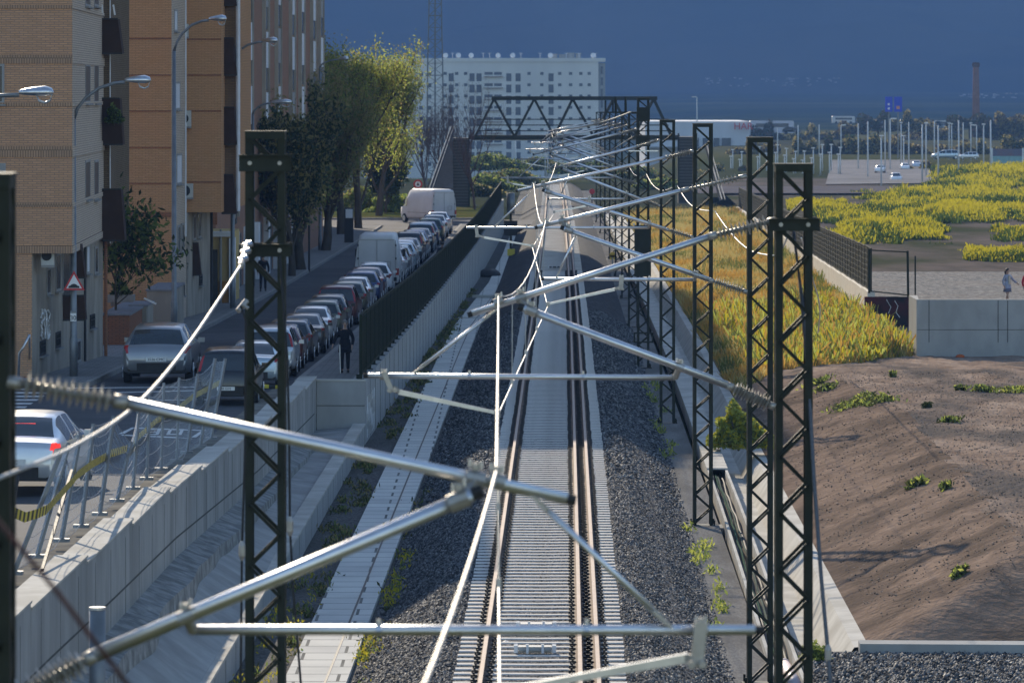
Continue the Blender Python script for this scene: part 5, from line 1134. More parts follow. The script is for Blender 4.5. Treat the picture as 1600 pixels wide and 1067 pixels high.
ROW = [(121, 'mpv', 'black', 'black people carrier with small red lights, first of the parked row, right behind the tape'), (130, 'sedan', 'pale', 'dark bodied saloon with a pale blue rear window, second in the parked row'), (137, 'mpv', 'silver', 'silver people carrier with tall red tail lights just right of the near mast'), (142.6, 'hatch', 'maroon', 'maroon hatchback behind the silver people carrier'), (147.6, 'wagon', 'dgrey', 'dark grey estate with a black aerial between the maroon hatchback and a dark saloon'), (153.6, 'sedan', 'dgrey', 'dark grey saloon just before the light silver saloon'), (160.6, 'sedan', 'silver', 'light silver saloon level with the standing man and his head'), (166.6, 'wagon', 'olive', 'olive grey estate just past the light silver saloon'), (172, 'hatch', 'black', 'dark hatchback with a bright roof edge in front of the maroon people carrier'), (178, 'mpv', 'maroon', 'maroon people carrier with a yellowish mirror mid row'), (187, 'hatch', 'olive', 'greenish hatchback with red lights behind the maroon people carrier'), (193, 'sedan', 'silver', 'pale silver saloon just before the near end of the fence top'), (200, 'hatch', 'blue', 'dark blue hatchback third in front of the white box van'), (206.6, 'sedan', 'maroon', 'dark red saloon second in front of the white box van'), (213, 'hatch', 'white', 'white hatchback directly in front of the white box van doors'),
 (229, 'hatch', 'white', 'white hatchback peeping out right behind the box van'), (233.8, 'sedan', 'silver', 'silver saloon second behind the box van'), (238.6, 'hatch', 'grey', 'grey hatchback third behind the box van'), (243.4, 'wagon', 'white', 'white estate fourth behind the box van'), (248.4, 'hatch', 'pale', 'pale blue hatchback fifth behind the box van'), (253.4, 'hatch', 'silver', 'silver hatchback sixth behind the box van'), (258.6, 'sedan', 'dgrey', 'dark grey saloon just nearer than the black people carrier'), (264, 'mpv', 'dgrey', 'near black people carrier in the far half of the row'), (269.6, 'hatch', 'silver', 'silver hatchback just beyond the near black people carrier'), (275.2, 'hatch', 'blue', 'navy hatchback with red lights in the far half of the row'), (281, 'sedan', 'black', 'black saloon between two blue hatchbacks far down the row'), (288, 'mpv', 'silver', 'silver people carrier with a dark mirror far down the row'), (297, 'hatch', 'blue', 'bright blue hatchback with a white roof edge near the far van'), (307, 'wagon', 'green', 'green estate next to last before the far van'), (318, 'sedan', 'white', 'white saloon at the far end of the row in front of the far van'), (327, 'sedan', 'silver', 'silver saloon farthest in the parked row')]
for k, (Y, kd, c, lab) in enumerate(ROW):
    s = ipol(Y, [(121, .84), (165, .84), (200, .92), (330, 1.0)])
    car(kd, rowx(Y) + rnd.uniform(-.06, .06), Y, zs(Y) + .003, s, yaw(Y) + R(rnd.uniform(-.8, .8)), c, lab, plate='88 GDJ' if k == 0 else None)
car('hatch', PX(244, 133), 133, zs(133) + .003, 1.06, R(3.5) + R(-4), 'grey', 'silver grey hatchback driving away near the red brick terrace', plate='3536 CMC', group=None)
bmw = car('sedan', PX(22, 84) - .1, 84.5, zs(84) + .003, .94, R(-4), 'silver', 'silver saloon with glowing brake lights cut off at the left edge', True, '8 JDC', None)
b = MB(); b.bb(-.28, .28, 1.0, 1.02, 1.235, 1.265); o = b.build('brake_light', M_redl, bmw)
# vans
def van(X, Y, z, s, rz, lab):
    o = empty('panel_van', (X, Y, z), rz, lab, 'van'); o.scale = (s, s, s); wp = mat('van_white', (.62, .62, .62), (.55, .55, .55), .5, 0, scale=1, c3=(.45, .45, .44), scale2=.6, amt2=.4)
    L = 5.6; st = [(0, .98, 2.36), (.08, 1.0, 2.48), (.5, 1.0, 2.55), (3.8, 1.0, 2.55), (4.25, .98, 2.4), (4.8, .96, 1.6), (5.1, .95, 1.25), (5.5, .88, 1.0), (5.6, .8, .8)]
    b = MB(); rings = []
    for y, w_, h in st:
        pts = [(w_ - .05, .35), (w_, .5), (w_, 1.15), (w_ - .02 - .11 * max(0, h - 1.3) * .5, min(h - .25, 1.9) if h > 1.5 else h - .1), (w_ - .2 if h > 1.5 else w_ - .1, h - .06), (w_ - .32, h)]
        rings.append([(x, y, zz) for x, zz in pts] + [(-x, y, zz) for x, zz in pts[::-1]])
    b.loft(rings, True, True); b.build('body', wp, o, True).data.polygons[-2].use_smooth = False
    b = MB(); b.bb(-.012, .012, -.02, -.004, .5, 2.3); b.bb(-.8, .8, -.018, -.004, 2.28, 2.3); b.bb(.3, .62, -.02, -.004, 1.0, 1.02); b.bb(.3, .62, -.02, -.004, 1.3, 1.32); b.bb(.3, .32, -.02, -.004, 1.02, 1.3); b.bb(.6, .62, -.02, -.004, 1.02, 1.3)
    for e in (-.84, .84): b.bb(e - .012, e + .012, -.018, -.004, .5, 2.28)
    b.build('rear_doors', M_frame, o)
    for e in (-1, 1):
        b = MB(); b.bb(e * .93 - .07, e * .93 + .07, -.03, .1, .7, 1.0); b.build('tail_light', M_red, o)
        b = MB(); b.bb(e * .86 - .03, e * .86 + .03, -.04, -.01, 1.4, 1.5); b.bb(e * .86 - .03, e * .86 + .03, -.04, -.01, 2.0, 2.1); b.build('door_hinge', M_clip, o)
        b = MB(); b.bb(e * 1.06 - .05, e * 1.06 + .1 * e, 4.35, 4.5, 1.4, 1.75); b.build('wing_mirror', M_black, o)
        for yy in (1.0, 4.7):
            t = mkpart(CMESH['mpv']['tyre'], 'wheel', M_tyre, o, (e * .92, yy, .34), sc_=(e * 1.1, 1.1, 1.1)); mkpart(CMESH['mpv']['rim'], 'rim', M_galv, t)
        b = MB(); b.prism([(e * .985, 4.35, 1.25), (e * .965, 4.85, 1.25), (e * .93, 4.45, 1.95), (e * .94, 4.3, 1.95)][::1], (.012 * e, 0, 0)); b.build('cab_window', M_glass, o)
    b = MB(); b.bb(-.9, .9, -.06, .04, .42, .6); b.build('bumper', M_black, o)
    b = MB(); b.prism([(-.8, 4.9, 1.52), (.8, 4.9, 1.52), (.7, 4.42, 2.25), (-.7, 4.42, 2.25)], (0, .05, .05)); b.build('windscreen', M_glass, o)
    b = MB(); b.bb(-1.008, 1.008, .9, 4.1, .78, .82); b.build('side_rub_strip', M_frame, o)
    b = MB(); b.bb(-.26, .26, -.075, -.061, .46, .57); b.build('licence_plate', M_plate, o)
    return o
van(PX(588, 218.5), 219.5, zs(220) + .003, .98, yaw(220), 'white high roof box van standing out of the middle of the parked row')
v2 = van(PX(694, 356), 356, zs(352) + .0, .98, R(27), 'white high roof van turning across the far end of the street')
# ------------------------------------------------------------------ people
M_skin = mat('skin', (.45, .27, .19), (.4, .24, .17), .6, scale=8)
M_hair = mat('dark_hair', (.03, .02, .015), (.05, .03, .02), .6, scale=30)
M_hairg = mat('grey_hair', (.2, .19, .18), (.14, .13, .12), .7, scale=30)
def skin(name, joints, edges, m, par, sub=2):
    """joints: name -> (pos, radius); one continuous skinned surface"""
    ks = list(joints); me = bpy.data.meshes.new(name); me.from_pydata([joints[k][0] for k in ks], [(ks.index(a), ks.index(b)) for a, b in edges], [])
    o = bpy.data.objects.new(name, me); col.objects.link(o)
    md = o.modifiers.new('s', 'SKIN'); md.use_smooth_shade = True; ss = o.modifiers.new('u', 'SUBSURF'); ss.levels = sub; ss.render_levels = sub
    for i, k in enumerate(ks):
        r = joints[k][1]; me.skin_vertices[0].data[i].radius = (r, r) if not isinstance(r, tuple) else r; me.skin_vertices[0].data[i].use_root = (k == 'hip')
    bpy.context.view_layer.update(); dg = bpy.context.evaluated_depsgraph_get()
    m2 = bpy.data.meshes.new_from_object(o.evaluated_get(dg)); bpy.data.objects.remove(o)
    m2.materials.clear(); m2.materials.append(m); m2.name = name
    return newobj(name, m2, None, par)
def shell(par, name, m, rings, n=16):
    """garment from horizontal rings: (cx, cy, z, rx, ry)"""
    b = MB(); b.loft([[(cx + rx * math.cos(2 * math.pi * k / n), cy + ry * math.sin(2 * math.pi * k / n), z) for k in range(n)] for cx, cy, z, rx, ry in rings], True, True); return b.build(name, m, par, True)
def person(base, h, rz, label, top, legs, hair=M_hair, coat=None, stride=.12, armL=None, armR=None, shoe=M_black, bare=False, group=None, longhair=False, skirt=None):
    s = h / 1.75; o = empty('person', base, rz, label, 'person', group); o.scale = (s, s, s)
    aL = armL or [(.21, 0, 1.4), (.26, .02, 1.13), (.25, -.06, .9)]; aR = armR or [(-.21, 0, 1.4), (-.27, .03, 1.13), (-.26, -.04, .9)]
    J = {'hip': ((0, 0, .95), (.15, .1)), 'waist': ((0, 0, 1.1), (.13, .09)), 'chest': ((0, 0, 1.32), (.16, .11)), 'neck0': ((0, 0, 1.45), .065), 'neck': ((0, 0, 1.52), .055), 'jaw': ((0, -.02, 1.58), (.062, .07)), 'head': ((0, -.005, 1.66), (.078, .095)), 'crown': ((0, 0, 1.73), (.06, .07)), 'nose': ((0, -.1, 1.635), .014)}
    E = [('hip', 'waist'), ('waist', 'chest'), ('chest', 'neck0'), ('neck0', 'neck'), ('neck', 'jaw'), ('jaw', 'head'), ('head', 'crown'), ('head', 'nose')]
    for sd, A in (('L', aL), ('R', aR)):
        sx = 1 if sd == 'L' else -1; st = stride * sx
        J[sd + 'sh'] = ((A[0][0] * .85, A[0][1], A[0][2]), .062); J[sd + 'el'] = (A[1], .042); J[sd + 'wr'] = (A[2], .028); v = (Vector(A[2]) - Vector(A[1])).normalized(); hp = Vector(A[2]) + v * .06
        J[sd + 'palm'] = (tuple(hp), (.038, .018)); J[sd + 'th'] = ((sx * .09, st * .2, .86), .085); J[sd + 'kn'] = ((sx * .1, -.02 + st * .6, .5), .056); J[sd + 'an'] = ((sx * .1, st * 1.3 + .02, .09), .036); J[sd + 'to'] = ((sx * .11, st * 1.3 - .14, .035), .03)
        E += [('chest', sd + 'sh'), (sd + 'sh', sd + 'el'), (sd + 'el', sd + 'wr'), (sd + 'wr', sd + 'palm'), ('hip', sd + 'th'), (sd + 'th', sd + 'kn'), (sd + 'kn', sd + 'an'), (sd + 'an', sd + 'to')]
        for f, (dy, L) in enumerate(((-.03, .07), (-.01, .08), (.01, .075), (.03, .06))):
            k1, k2 = sd + 'f%da' % f, sd + 'f%db' % f; J[k1] = (tuple(hp + v * (.035 + L * .4) + Vector((0, dy, 0))), .009); J[k2] = (tuple(hp + v * (.03 + L) + Vector((-sx * .02, dy, 0))), .008); E += [(sd + 'palm', k1), (k1, k2)]
        J[sd + 'tb'] = (tuple(hp + v * .02 + Vector((0, -.055, 0))), .01); E.append((sd + 'palm', sd + 'tb'))
    skin('body', J, E, M_skin, o, 1)
    # clothes
    T = {k: J[k] for k in ('hip', 'waist', 'chest', 'neck0', 'Lsh', 'Lel', 'Lwr', 'Rsh', 'Rel', 'Rwr')}
    T = {k: (p, tuple(q + .022 for q in r) if isinstance(r, tuple) else r + (.004 if k == 'neck0' else .02)) for k, (p, r) in T.items()}
    skin('jacket', T, [('hip', 'waist'), ('waist', 'chest'), ('chest', 'neck0'), ('chest', 'Lsh'), ('Lsh', 'Lel'), ('Lel', 'Lwr'), ('chest', 'Rsh'), ('Rsh', 'Rel'), ('Rel', 'Rwr')], top, o, 1)
    if coat: shell(o, 'coat_skirt', top, [(0, 0, 1.12, .17, .13), (0, 0, .95, .2, .15), (0, 0, .8, .215, .16), (0, .01, coat, .23, .17)])
    if skirt: shell(o, 'skirt', skirt, [(0, 0, 1.0, .17, .13), (0, 0, .85, .2, .15), (0, 0, .62, .24, .18)])
    if not bare:
        T = {k: (p, tuple(q + .012 for q in r) if isinstance(r, tuple) else r + .02) for k, (p, r) in J.items() if k in ('hip', 'Lth', 'Lkn', 'Lan', 'Rth', 'Rkn', 'Ran')}
        skin('trousers', T, [('hip', 'Lth'), ('Lth', 'Lkn'), ('Lkn', 'Lan'), ('hip', 'Rth'), ('Rth', 'Rkn'), ('Rkn', 'Ran')], legs, o, 1)
    for sx in (-1, 1):
        st = stride * sx * 1.3; b = MB(); b.loft([[(sx * .105 + wx * math.cos(q), st + y, max(.0, .045 + hz * math.sin(q))) for q in [2 * math.pi * k / 10 for k in range(10)]] for y, wx, hz in ((.07, .03, .045), (.04, .045, .07), (-.05, .048, .055), (-.14, .05, .04), (-.2, .03, .02))], True, True); b.build('shoe', shoe, o, True)
    b = MB(); rings = []
    for z, rx, ry, cy in ((1.62, .088, .07, .045), (1.67, .092, .098, .02), (1.72, .085, .1, .01), (1.765, .055, .07, .01), (1.785, .015, .02, .01)): rings.append([(rx * math.cos(q), cy + ry * math.sin(q), z) for q in [2 * math.pi * k / 14 for k in range(14)]])
    b.loft(rings, True, True)
    if longhair: b.tube([(0, .1, 1.66), (0, .14, 1.58), (0, .13, 1.48), (0, .12, 1.4)], [.05, .045, .035, .015], 8)
    b.build('hair', hair, o, True)
    b = MB()
    for sx in (-1, 1): b.box((sx * .03, -.089, 1.655), (.026, .01, .012)); 
    b.build('eyes', M_blk, o); b = MB(); b.box((0, -.083, 1.595), (.045, .01, .008)); b.build('mouth', mat('lips', (.3, .1, .08), None, .6), o)
    b = MB()
    for sx in (-1, 1): b.tube([(sx * .08, .01, 1.62), (sx * .088, .012, 1.645), (sx * .082, .012, 1.675)], .012, 6)
    b.build('ears', M_skin, o)
    return o
M_dk = mat('dark_cloth', (.012, .014, .02), (.02, .022, .03), .85, scale=6)
Yp = 137.; p0_ = W(539, 595, Yp); zf_ = zs(Yp) + .14
person((p0_.x, Yp, zf_), 1.44, R(0), 'man in a dark coat standing on the pavement beside the end of the slat fence', M_dk, M_dk, M_hairg, coat=.68, stride=.03, armL=[(.21, 0, 1.4), (.28, .02, 1.14), (.25, -.12, .92)], armR=[(-.21, 0, 1.4), (-.33, -.02, 1.16), (-.4, -.1, .95)])
b = MB(); b.tube([(p0_.x - .12, Yp - .2, zf_), (p0_.x - .14, Yp - .14, zf_ + .78)], .012, 6); tag(b.build('walking_stick', M_galv), 'thin pale walking stick beside the man in the dark coat', 'walking stick')
Yq = 233.; person((PX(691, Yq), Yq, zs(Yq) + .13), 1.7, R(170), 'person in black walking away behind the slat fence, only head and shoulders showing', M_dk, M_dk, coat=.7)
Yq = 214.; person((PX(411, Yq), Yq, zs(Yq) + .13), 1.6, R(180), 'person in dark clothes walking on the left pavement behind the near mast', M_dk, M_dk, stride=.16)
Yw = 222.; wz = -1.04; M_ltb = mat('pale_blue_cloth', (.36, .38, .45), (.3, .32, .4), .85, scale=5); M_cream = mat('cream_cloth', (.6, .57, .42), None, .85)
pw = person((PX(1574, Yw), Yw, wz), 1.62, R(42), 'woman in a pale cardigan and grey blue skirt walking beyond the concrete wall', M_ltb, M_ltb, skirt=mat('skirt_cloth', (.2, .21, .3), (.16, .17, .25), .9), bare=True, stride=.14, longhair=True, coat=.8, armL=[(.21, 0, 1.4), (.3, -.1, 1.2), (.36, -.3, 1.05)], armR=[(-.21, 0, 1.4), (-.27, .05, 1.15), (-.27, -.03, .92)])
b = MB(); b.box((0, -.135, 1.2), (.13, .03, .42)); b.build('blouse', M_cream, pw)
person((PX(1604, Yw), Yw - .3, wz), 1.6, R(30), 'woman in a red jacket cut off by the right edge of the photo', mat('red_cloth', (.45, .015, .03), (.4, .012, .025), .8), M_dk, stride=.14)

# ------------------------------------------------------------------ plants
def lm(name, c1, c2, t=.45): return mat(name, c1, c2, .65, scale=3, transl=t, spec=.25)
L_ol = lm('leaf_olive', (.24, .2, .08), (.32, .27, .1), .6); L_gr = lm('leaf_green', (.12, .17, .045), (.18, .23, .06), .6); L_ye = lm('leaf_spring', (.32, .36, .07), (.42, .44, .1), .6); L_dk = lm('leaf_dark', (.03, .045, .018), (.045, .065, .025), .35)
M_bark = mat('bark', (.1, .08, .06), (.06, .05, .04), .95, scale=6, stretch=(1, 1, .3), bump=.6, bscale=14)
M_barkr = mat('bare_twigs', (.12, .08, .07), (.09, .06, .055), .95, scale=6)
def leafmesh(name, P, size, mats, par, elong=1.6, mi=None, up=.3):
    n = len(P); s = rng.uniform(.6, 1.3, n) * size
    a = rng.normal(0, 1, (n, 3)); a[:, 2] += up; a /= np.linalg.norm(a, axis=1, keepdims=True); c = rng.normal(0, 1, (n, 3)); c -= (c * a).sum(1, keepdims=True) * a; c /= np.linalg.norm(c, axis=1, keepdims=True)
    A = a * (s * elong / 2)[:, None]; C = c * (s / 2)[:, None]
    V = np.stack([P - A, P + C * .8, P + A, P - C * .8], 1).reshape(-1, 3); Fc = np.arange(4 * n).reshape(n, 4)
    return npmesh(name, V, Fc, mats, rng.integers(0, len(mats), n) if mi is None else mi, par)
def tree(base, h, rad, label, mats, nleaf=9000, size=.16, seed=1, trunk=.2, lean=0, crown0=.28, upright=1.0, group='trees along the left pavement', bark=None, ntw=60, cat='tree', nl=9):
    r = random.Random(seed); o = wempty('tree', base, label, cat, group); B = Vector(base); b = MB(); bark = bark or M_bark
    def limb(p, d, L, r0, lev, out):
        pts = [p]; q = Vector(p); dd = Vector(d)
        for k in range(5): dd = (dd + Vector((r.uniform(-.12, .12), r.uniform(-.12, .12), .1 * upright))).normalized(); q = q + dd * L / 5; pts.append(q.copy())
        b.tube(pts, [r0 * (1 - .15 * i) for i in range(6)], 6 if lev else 10, False); out.append((pts, lev))
        if lev < 3:
            for k in range((nl if lev == 0 else 5) if lev < 2 else 3):
                t = r.uniform(.35, 1.0) if lev else r.uniform(crown0, 1.0); i = min(4, int(t * 5)); pp = pts[i].lerp(pts[i + 1], t * 5 - i); az = r.uniform(0, 6.283); tl = r.uniform(.3, .95) / upright ** .5
                nd = (dd * math.cos(tl) + Vector((math.cos(az), math.sin(az), .25 * upright)) * math.sin(tl)).normalized()
                LL = {0: h * .56, 1: h * .3, 2: h * .16}[lev] * r.uniform(.6, 1.05) * (1.15 - .4 * t if lev == 0 else 1); LL = min(LL, rad * 1.6 if lev == 0 else 9)
                limb(pp, nd, LL, r0 * (.42 if lev else .4), lev + 1, out)
    out = []; limb(B + Vector((0, 0, -.3)), Vector((lean, 0, 1)).normalized(), h * .62, trunk, 0, out)
    b.build('trunk', bark, o, True)
    if nleaf:
        tips = [pts for pts, lev in out if lev >= 2]; P = []
        per = max(3, nleaf // len(tips))
        for pts in tips:
            u = rng.uniform(.1, 1.05, per) * 5; i = np.clip(u.astype(int), 0, 4); A = np.array([tuple(p) for p in pts]); t = (u - i)[:, None]
            P.append(A[i] * (1 - t) + A[i + 1] * t + rng.normal(0, .16 + h * .018, (per, 3)) * np.array([1, 1, 1.2]))
        P = np.concatenate(P) - np.array(tuple(B)) * 0
        leafmesh('crown', P, size, mats, o, 1.9, up=.8 * upright)
    return o
tz = lambda Y: zs(Y) + .1
T_ = [(PX(471, 246), 246, 6.8, 3.4, 'leaning street tree nearest along the left pavement, olive green crown', 1, -.06, [L_ol, L_ol, L_gr], 7000),
      (PX(508, 282), 282, 8.6, 4.6, 'second street tree with a thick grey trunk and olive crown', 2, .04, [L_ol, L_gr, L_ol], 9000),
      (PX(533, 321), 321, 11.0, 6.0, 'third and tallest street tree, its top catching the sun', 3, .05, [L_ol, L_ye, L_gr], 12000),
      (PX(560, 338), 338, 10.4, 6.2, 'fourth street tree reaching towards the far white block', 14, .06, [L_gr, L_ye, L_ye, L_ol], 13000),
      (PX(590, 375), 378, 10.4, 6.0, 'farthest street tree, yellow green crown beside the white block', 5, .04, [L_ye, L_ye, L_ol, L_gr], 13000)]
for x, Y, h, rd, lab, sd, ln_, ms, nlf in T_: tree((x, Y, tz(Y)), h, rd, lab, ms, int(nlf * 1.7), .115, sd, .3, ln_, upright=1.25, crown0=.22, nl=13)
tree((PX(456, 236), 236, tz(236)), 7.6, 2.2, 'dark ivy green tree behind the near left mast', [L_dk, L_dk, L_ol], 15000, .14, 9, .2, .02, upright=1.0)
tree((PX(603, 392), 392, -1.1), 5.2, 1.8, 'dark conical evergreen on the lawn beyond the street', [L_dk], 9000, .22, 11, .12, 0, crown0=.12, upright=1.0, group=None, nl=14)
tree((PX(176, 160), 160, .8), 4.1, 1.5, 'small loose leafed tree on the terrace beside the brick wall', [L_dk, L_gr], 2600, .13, 12, .06, .1, crown0=.45, upright=.7, group=None)
def bush(c, rx, ry, rz_, n, mats, label, size=.12, cat='bush', group=None, up=.3, fl=None):
    o = wempty('bush', c, label, cat, group); C = Vector(c)
    d = rng.normal(0, 1, (n, 3)); d /= np.linalg.norm(d, axis=1, keepdims=True); d[:, 2] = np.abs(d[:, 2]); rr = rng.uniform(.45, 1.0, n) ** .6
    lump = 1 + .22 * np.sin(d[:, 0] * 5 + C.x) * np.cos(d[:, 1] * 4 + C.y) + .15 * np.sin(d[:, 2] * 9 + d[:, 0] * 7)
    P = np.array(tuple(C)) + d * (rr * lump)[:, None] * np.array([rx, ry, rz_]); leafmesh('foliage', P, size, mats, o, 1.7, up=up)
    b = MB()
    for k in range(6): a = k * 1.05; b.tube([C + Vector((0, 0, -.1)), C + Vector((rx * .5 * math.cos(a), ry * .5 * math.sin(a), rz_ * .7))], .02, 4)
    b.build('stems', M_bark, o); return o
F_y = mat('mustard_flower', (.5, .42, .025), (.38, .34, .025), .6, scale=3, transl=.5, spec=.1)
bush(W(1154, 698, 128), .75, .7, .95, 5200, [L_gr, L_ye, F_y, L_ye], 'rounded yellow green flowering bush on the lip of the drainage channel', .09)
bush((PX(1275, 82.5), 82.6, -.95), .26, .3, .32, 900, [L_gr, L_ye], 'small green weed by the drain at the foot of the nearest mast', .05, 'weed')
bush(W(188, 462, 166.2), .32, .2, .5, 700, [L_dk, L_gr], 'dark green shrub growing in the stone planter', .1, 'shrub')
bush(W(178, 192, 147.6), .25, .25, .5, 500, [L_gr, L_dk], 'potted plant spilling over the middle dark balcony screen', .09, 'plant')
bush((PX(622, 400), 396, -1.4), 2.6, 1.5, 1.6, 5000, [L_gr, L_ye, L_gr], 'light green bush left of the far white van', .2)
bush((PX(560, 400), 402, -1.4), 3.5, 1.5, 2.0, 5000, [L_gr, L_ye, L_ol], 'yellow green hedge beneath the far street trees', .2)
L_wd = lm('weed_dull', (.045, .06, .02), (.08, .085, .03))
for k, (px, py, Y, rx) in enumerate([(1340, 617, 135, .9), (1372, 620, 133.5, .55), (1275, 582, 147, .5), (1290, 600, 143, .35), (1500, 604, 139, .2), (1535, 605, 138.6, .35), (1585, 606, 138.2, .75), (1447, 640, 130, .14), (1484, 672, 124, .3), (1395, 575, 147, .12), (1430, 748, 106, .25), (1500, 905, 88, .16), (1478, 780, 103, .14)]):
    x = PX(px, Y); rx *= .8; n = int(1100 * rx + 90); d = rng.normal(0, .45, (n, 2)); P = np.stack([x + d[:, 0] * rx, Y + d[:, 1] * rx * 1.6, np.array([zr_(x + a * rx, Y + b_ * rx * 1.6) for a, b_ in d]) + rng.uniform(0, .14, n)], -1)
    L_ = ['wide bright green weed patch on the crest of the brown bank', 'green weed patch just right of the wide one', 'green weeds on the bank top nearest the grass', 'small weeds just below the bank top', 'tiny weed in the middle of the plateau', 'low weed right of the tiny one', 'bright green weed patch at the right edge of the plateau', 'single dark tuft on the bare plateau', 'leafy weed in the shadow streak on the plateau', 'tiny sprout at the back of the plateau', 'sparse weeds on the bank crest', 'sparse green weeds low on the shaded bank', 'thin weeds just beyond the bank crest'][k]
    o = leafmesh('weed_patch', P, .07, [L_gr, L_ye, L_wd, L_wd] if k not in (7,) else [L_dk, L_wd], None, 2.2, up=1.2); stuff(o, L_, 'weeds')
# tufts in the left verge
def tufts(name, lab, pts, size, mats, hgt, cat='weeds'):
    P = []
    for x, Y, z, r_, n in pts:
        d = rng.normal(0, .5, (n, 2)); P.append(np.stack([x + d[:, 0] * r_, Y + d[:, 1] * r_ * 2.5, z + rng.uniform(0, hgt, n) * rng.uniform(.3, 1, n)], -1))
    return stuff(leafmesh(name, np.concatenate(P), size, mats, None, 2.4, up=1.5), lab, cat)
vp = []
for k in range(150):
    Y = rnd.uniform(72, 240); o_ = rnd.choice([rnd.uniform(-4.95, -4.2), rnd.uniform(-4.8, -4.15), rnd.uniform(-3.05, -2.6)]) if Y < 140 else rnd.uniform(wl(Y) + .02, -4.05); vp.append((XT(Y) + o_, Y, g(Y), rnd.uniform(.1, .3), rnd.randint(25, 90)))
L_wd = lm('weed_dull', (.045, .06, .02), (.08, .085, .03)); 
tufts('verge_weeds', 'dull green weeds growing through the left gravel verge', vp, .05, [L_wd, L_gr, L_wd, L_ol], .2)
vp = [(XT(Y) + o_, Y, g(Y) + .1, .16, 26) for Y, o_ in [(rnd.uniform(74, 100), rnd.choice([rnd.uniform(-4.9, -4.3), rnd.uniform(-3.0, -2.7)])) for _ in range(46)]]
tufts('verge_flowers', 'yellow flowers dotted over the near left verge and ballast edge', vp, .035, [F_y, F_y, L_gr], .3, 'flowers')
vp = [(XT(Y) + rnd.uniform(2.9, 3.4), Y, g(Y), .15, 40) for Y in [rnd.uniform(78, 160) for _ in range(26)]]
tufts('path_weeds', 'pale green tufts beside the right hand service path', vp, .05, [L_gr, L_ye], .28)
# orange grass bank: blades
def noise2(X, Y, sx, sy, s=0): return np.array([mn.noise(Vector((a * sx + s, b_ * sy, s))) for a, b_ in zip(X, Y)])
def blades(name, lab, n, samp, h, wd, mats, mif, cat='grass'):
    X, Y, Z = samp(n); n = len(X); hh = h * rng.uniform(.35, 1.25, n) * np.clip(.85 + 1.1 * noise2(X, Y, .9, .45, 11), .25, 1.5); az = rng.uniform(0, 6.283, n); lean = rng.normal(0, .35, (n, 2)) * hh[:, None]
    dx, dy = np.cos(az) * wd / 2 * rng.uniform(.6, 1.4, n), np.sin(az) * wd / 2
    V = np.stack([np.stack([X - dx, Y - dy, Z - .03], -1), np.stack([X + dx, Y + dy, Z - .03], -1), np.stack([X + lean[:, 0] + dx * .5, Y + lean[:, 1], Z + hh], -1), np.stack([X + lean[:, 0] - dx * .5, Y + lean[:, 1], Z + hh * .97], -1)], 1).reshape(-1, 3)
    return stuff(npmesh(name, V, np.arange(4 * n).reshape(n, 4), mats, mif(X, Y)), lab, cat)
zrv = lambda X, Y: np.array([zr_(a, b_) for a, b_ in zip(X, Y)])
def bank_samp(n):
    Y = 147 + (420 - 147) * rng.uniform(0, 1, n) ** 1.9; lip = -.42 + .0117 * Y - 4e-6 * Y * Y + 5.5; xm = np.where(Y < 201, 14.2, np.array([W2(v) for v in Y]) - .1)
    X = lip + .1 + (xm - lip - .1) * rng.uniform(0, 1, n); k = Y > np.array([split_line(v) for v in X]) + 1.2 * noise2(X, Y, .7, .7, 2); X, Y = X[k], Y[k]; return X, Y, zrv(X, Y)
G_or = lm('grass_orange', (.42, .24, .05), (.5, .31, .07), .5); G_st = lm('grass_straw', (.42, .34, .12), (.5, .41, .16), .5); G_gn = lm('grass_green', (.11, .14, .035), (.17, .19, .05), .5)
def bank_mi(X, Y):
    a = noise2(X, Y, .45, .12, 5) + rng.normal(0, .22, len(X)) - np.clip((Y - 200) / 400, 0, .25) + .12; c = noise2(X, Y, .3, .1, 9) + rng.normal(0, .25, len(X))
    return np.where(c > .24, 2, np.where(a > 0, 0, 1))
blades('bank_grass', 'tall orange and straw coloured grass covering the bank below the white wall', 150000, bank_samp, .34, .042, [G_or, G_st, G_gn], bank_mi)
def rim_samp(n):
    Y = rng.uniform(160, 206, n); X = np.where(rng.uniform(0, 1, n) < .6, rng.normal(12.6, 1.0, n), rng.normal(11, 2.2, n)); k = (Y > np.array([split_line(v) for v in X])) & (X < 14) & (X > 8); X, Y = X[k], Y[k]; return X, Y, zrv(X, Y) + .1 * rng.uniform(0, 3, len(X))
blades('bank_shrubs', 'denser yellow green growth massed against the end of the white wall', 22000, rim_samp, .5, .08, [G_gn, L_ye, G_or, F_y], lambda X, Y: rng.integers(0, 4, len(X)))
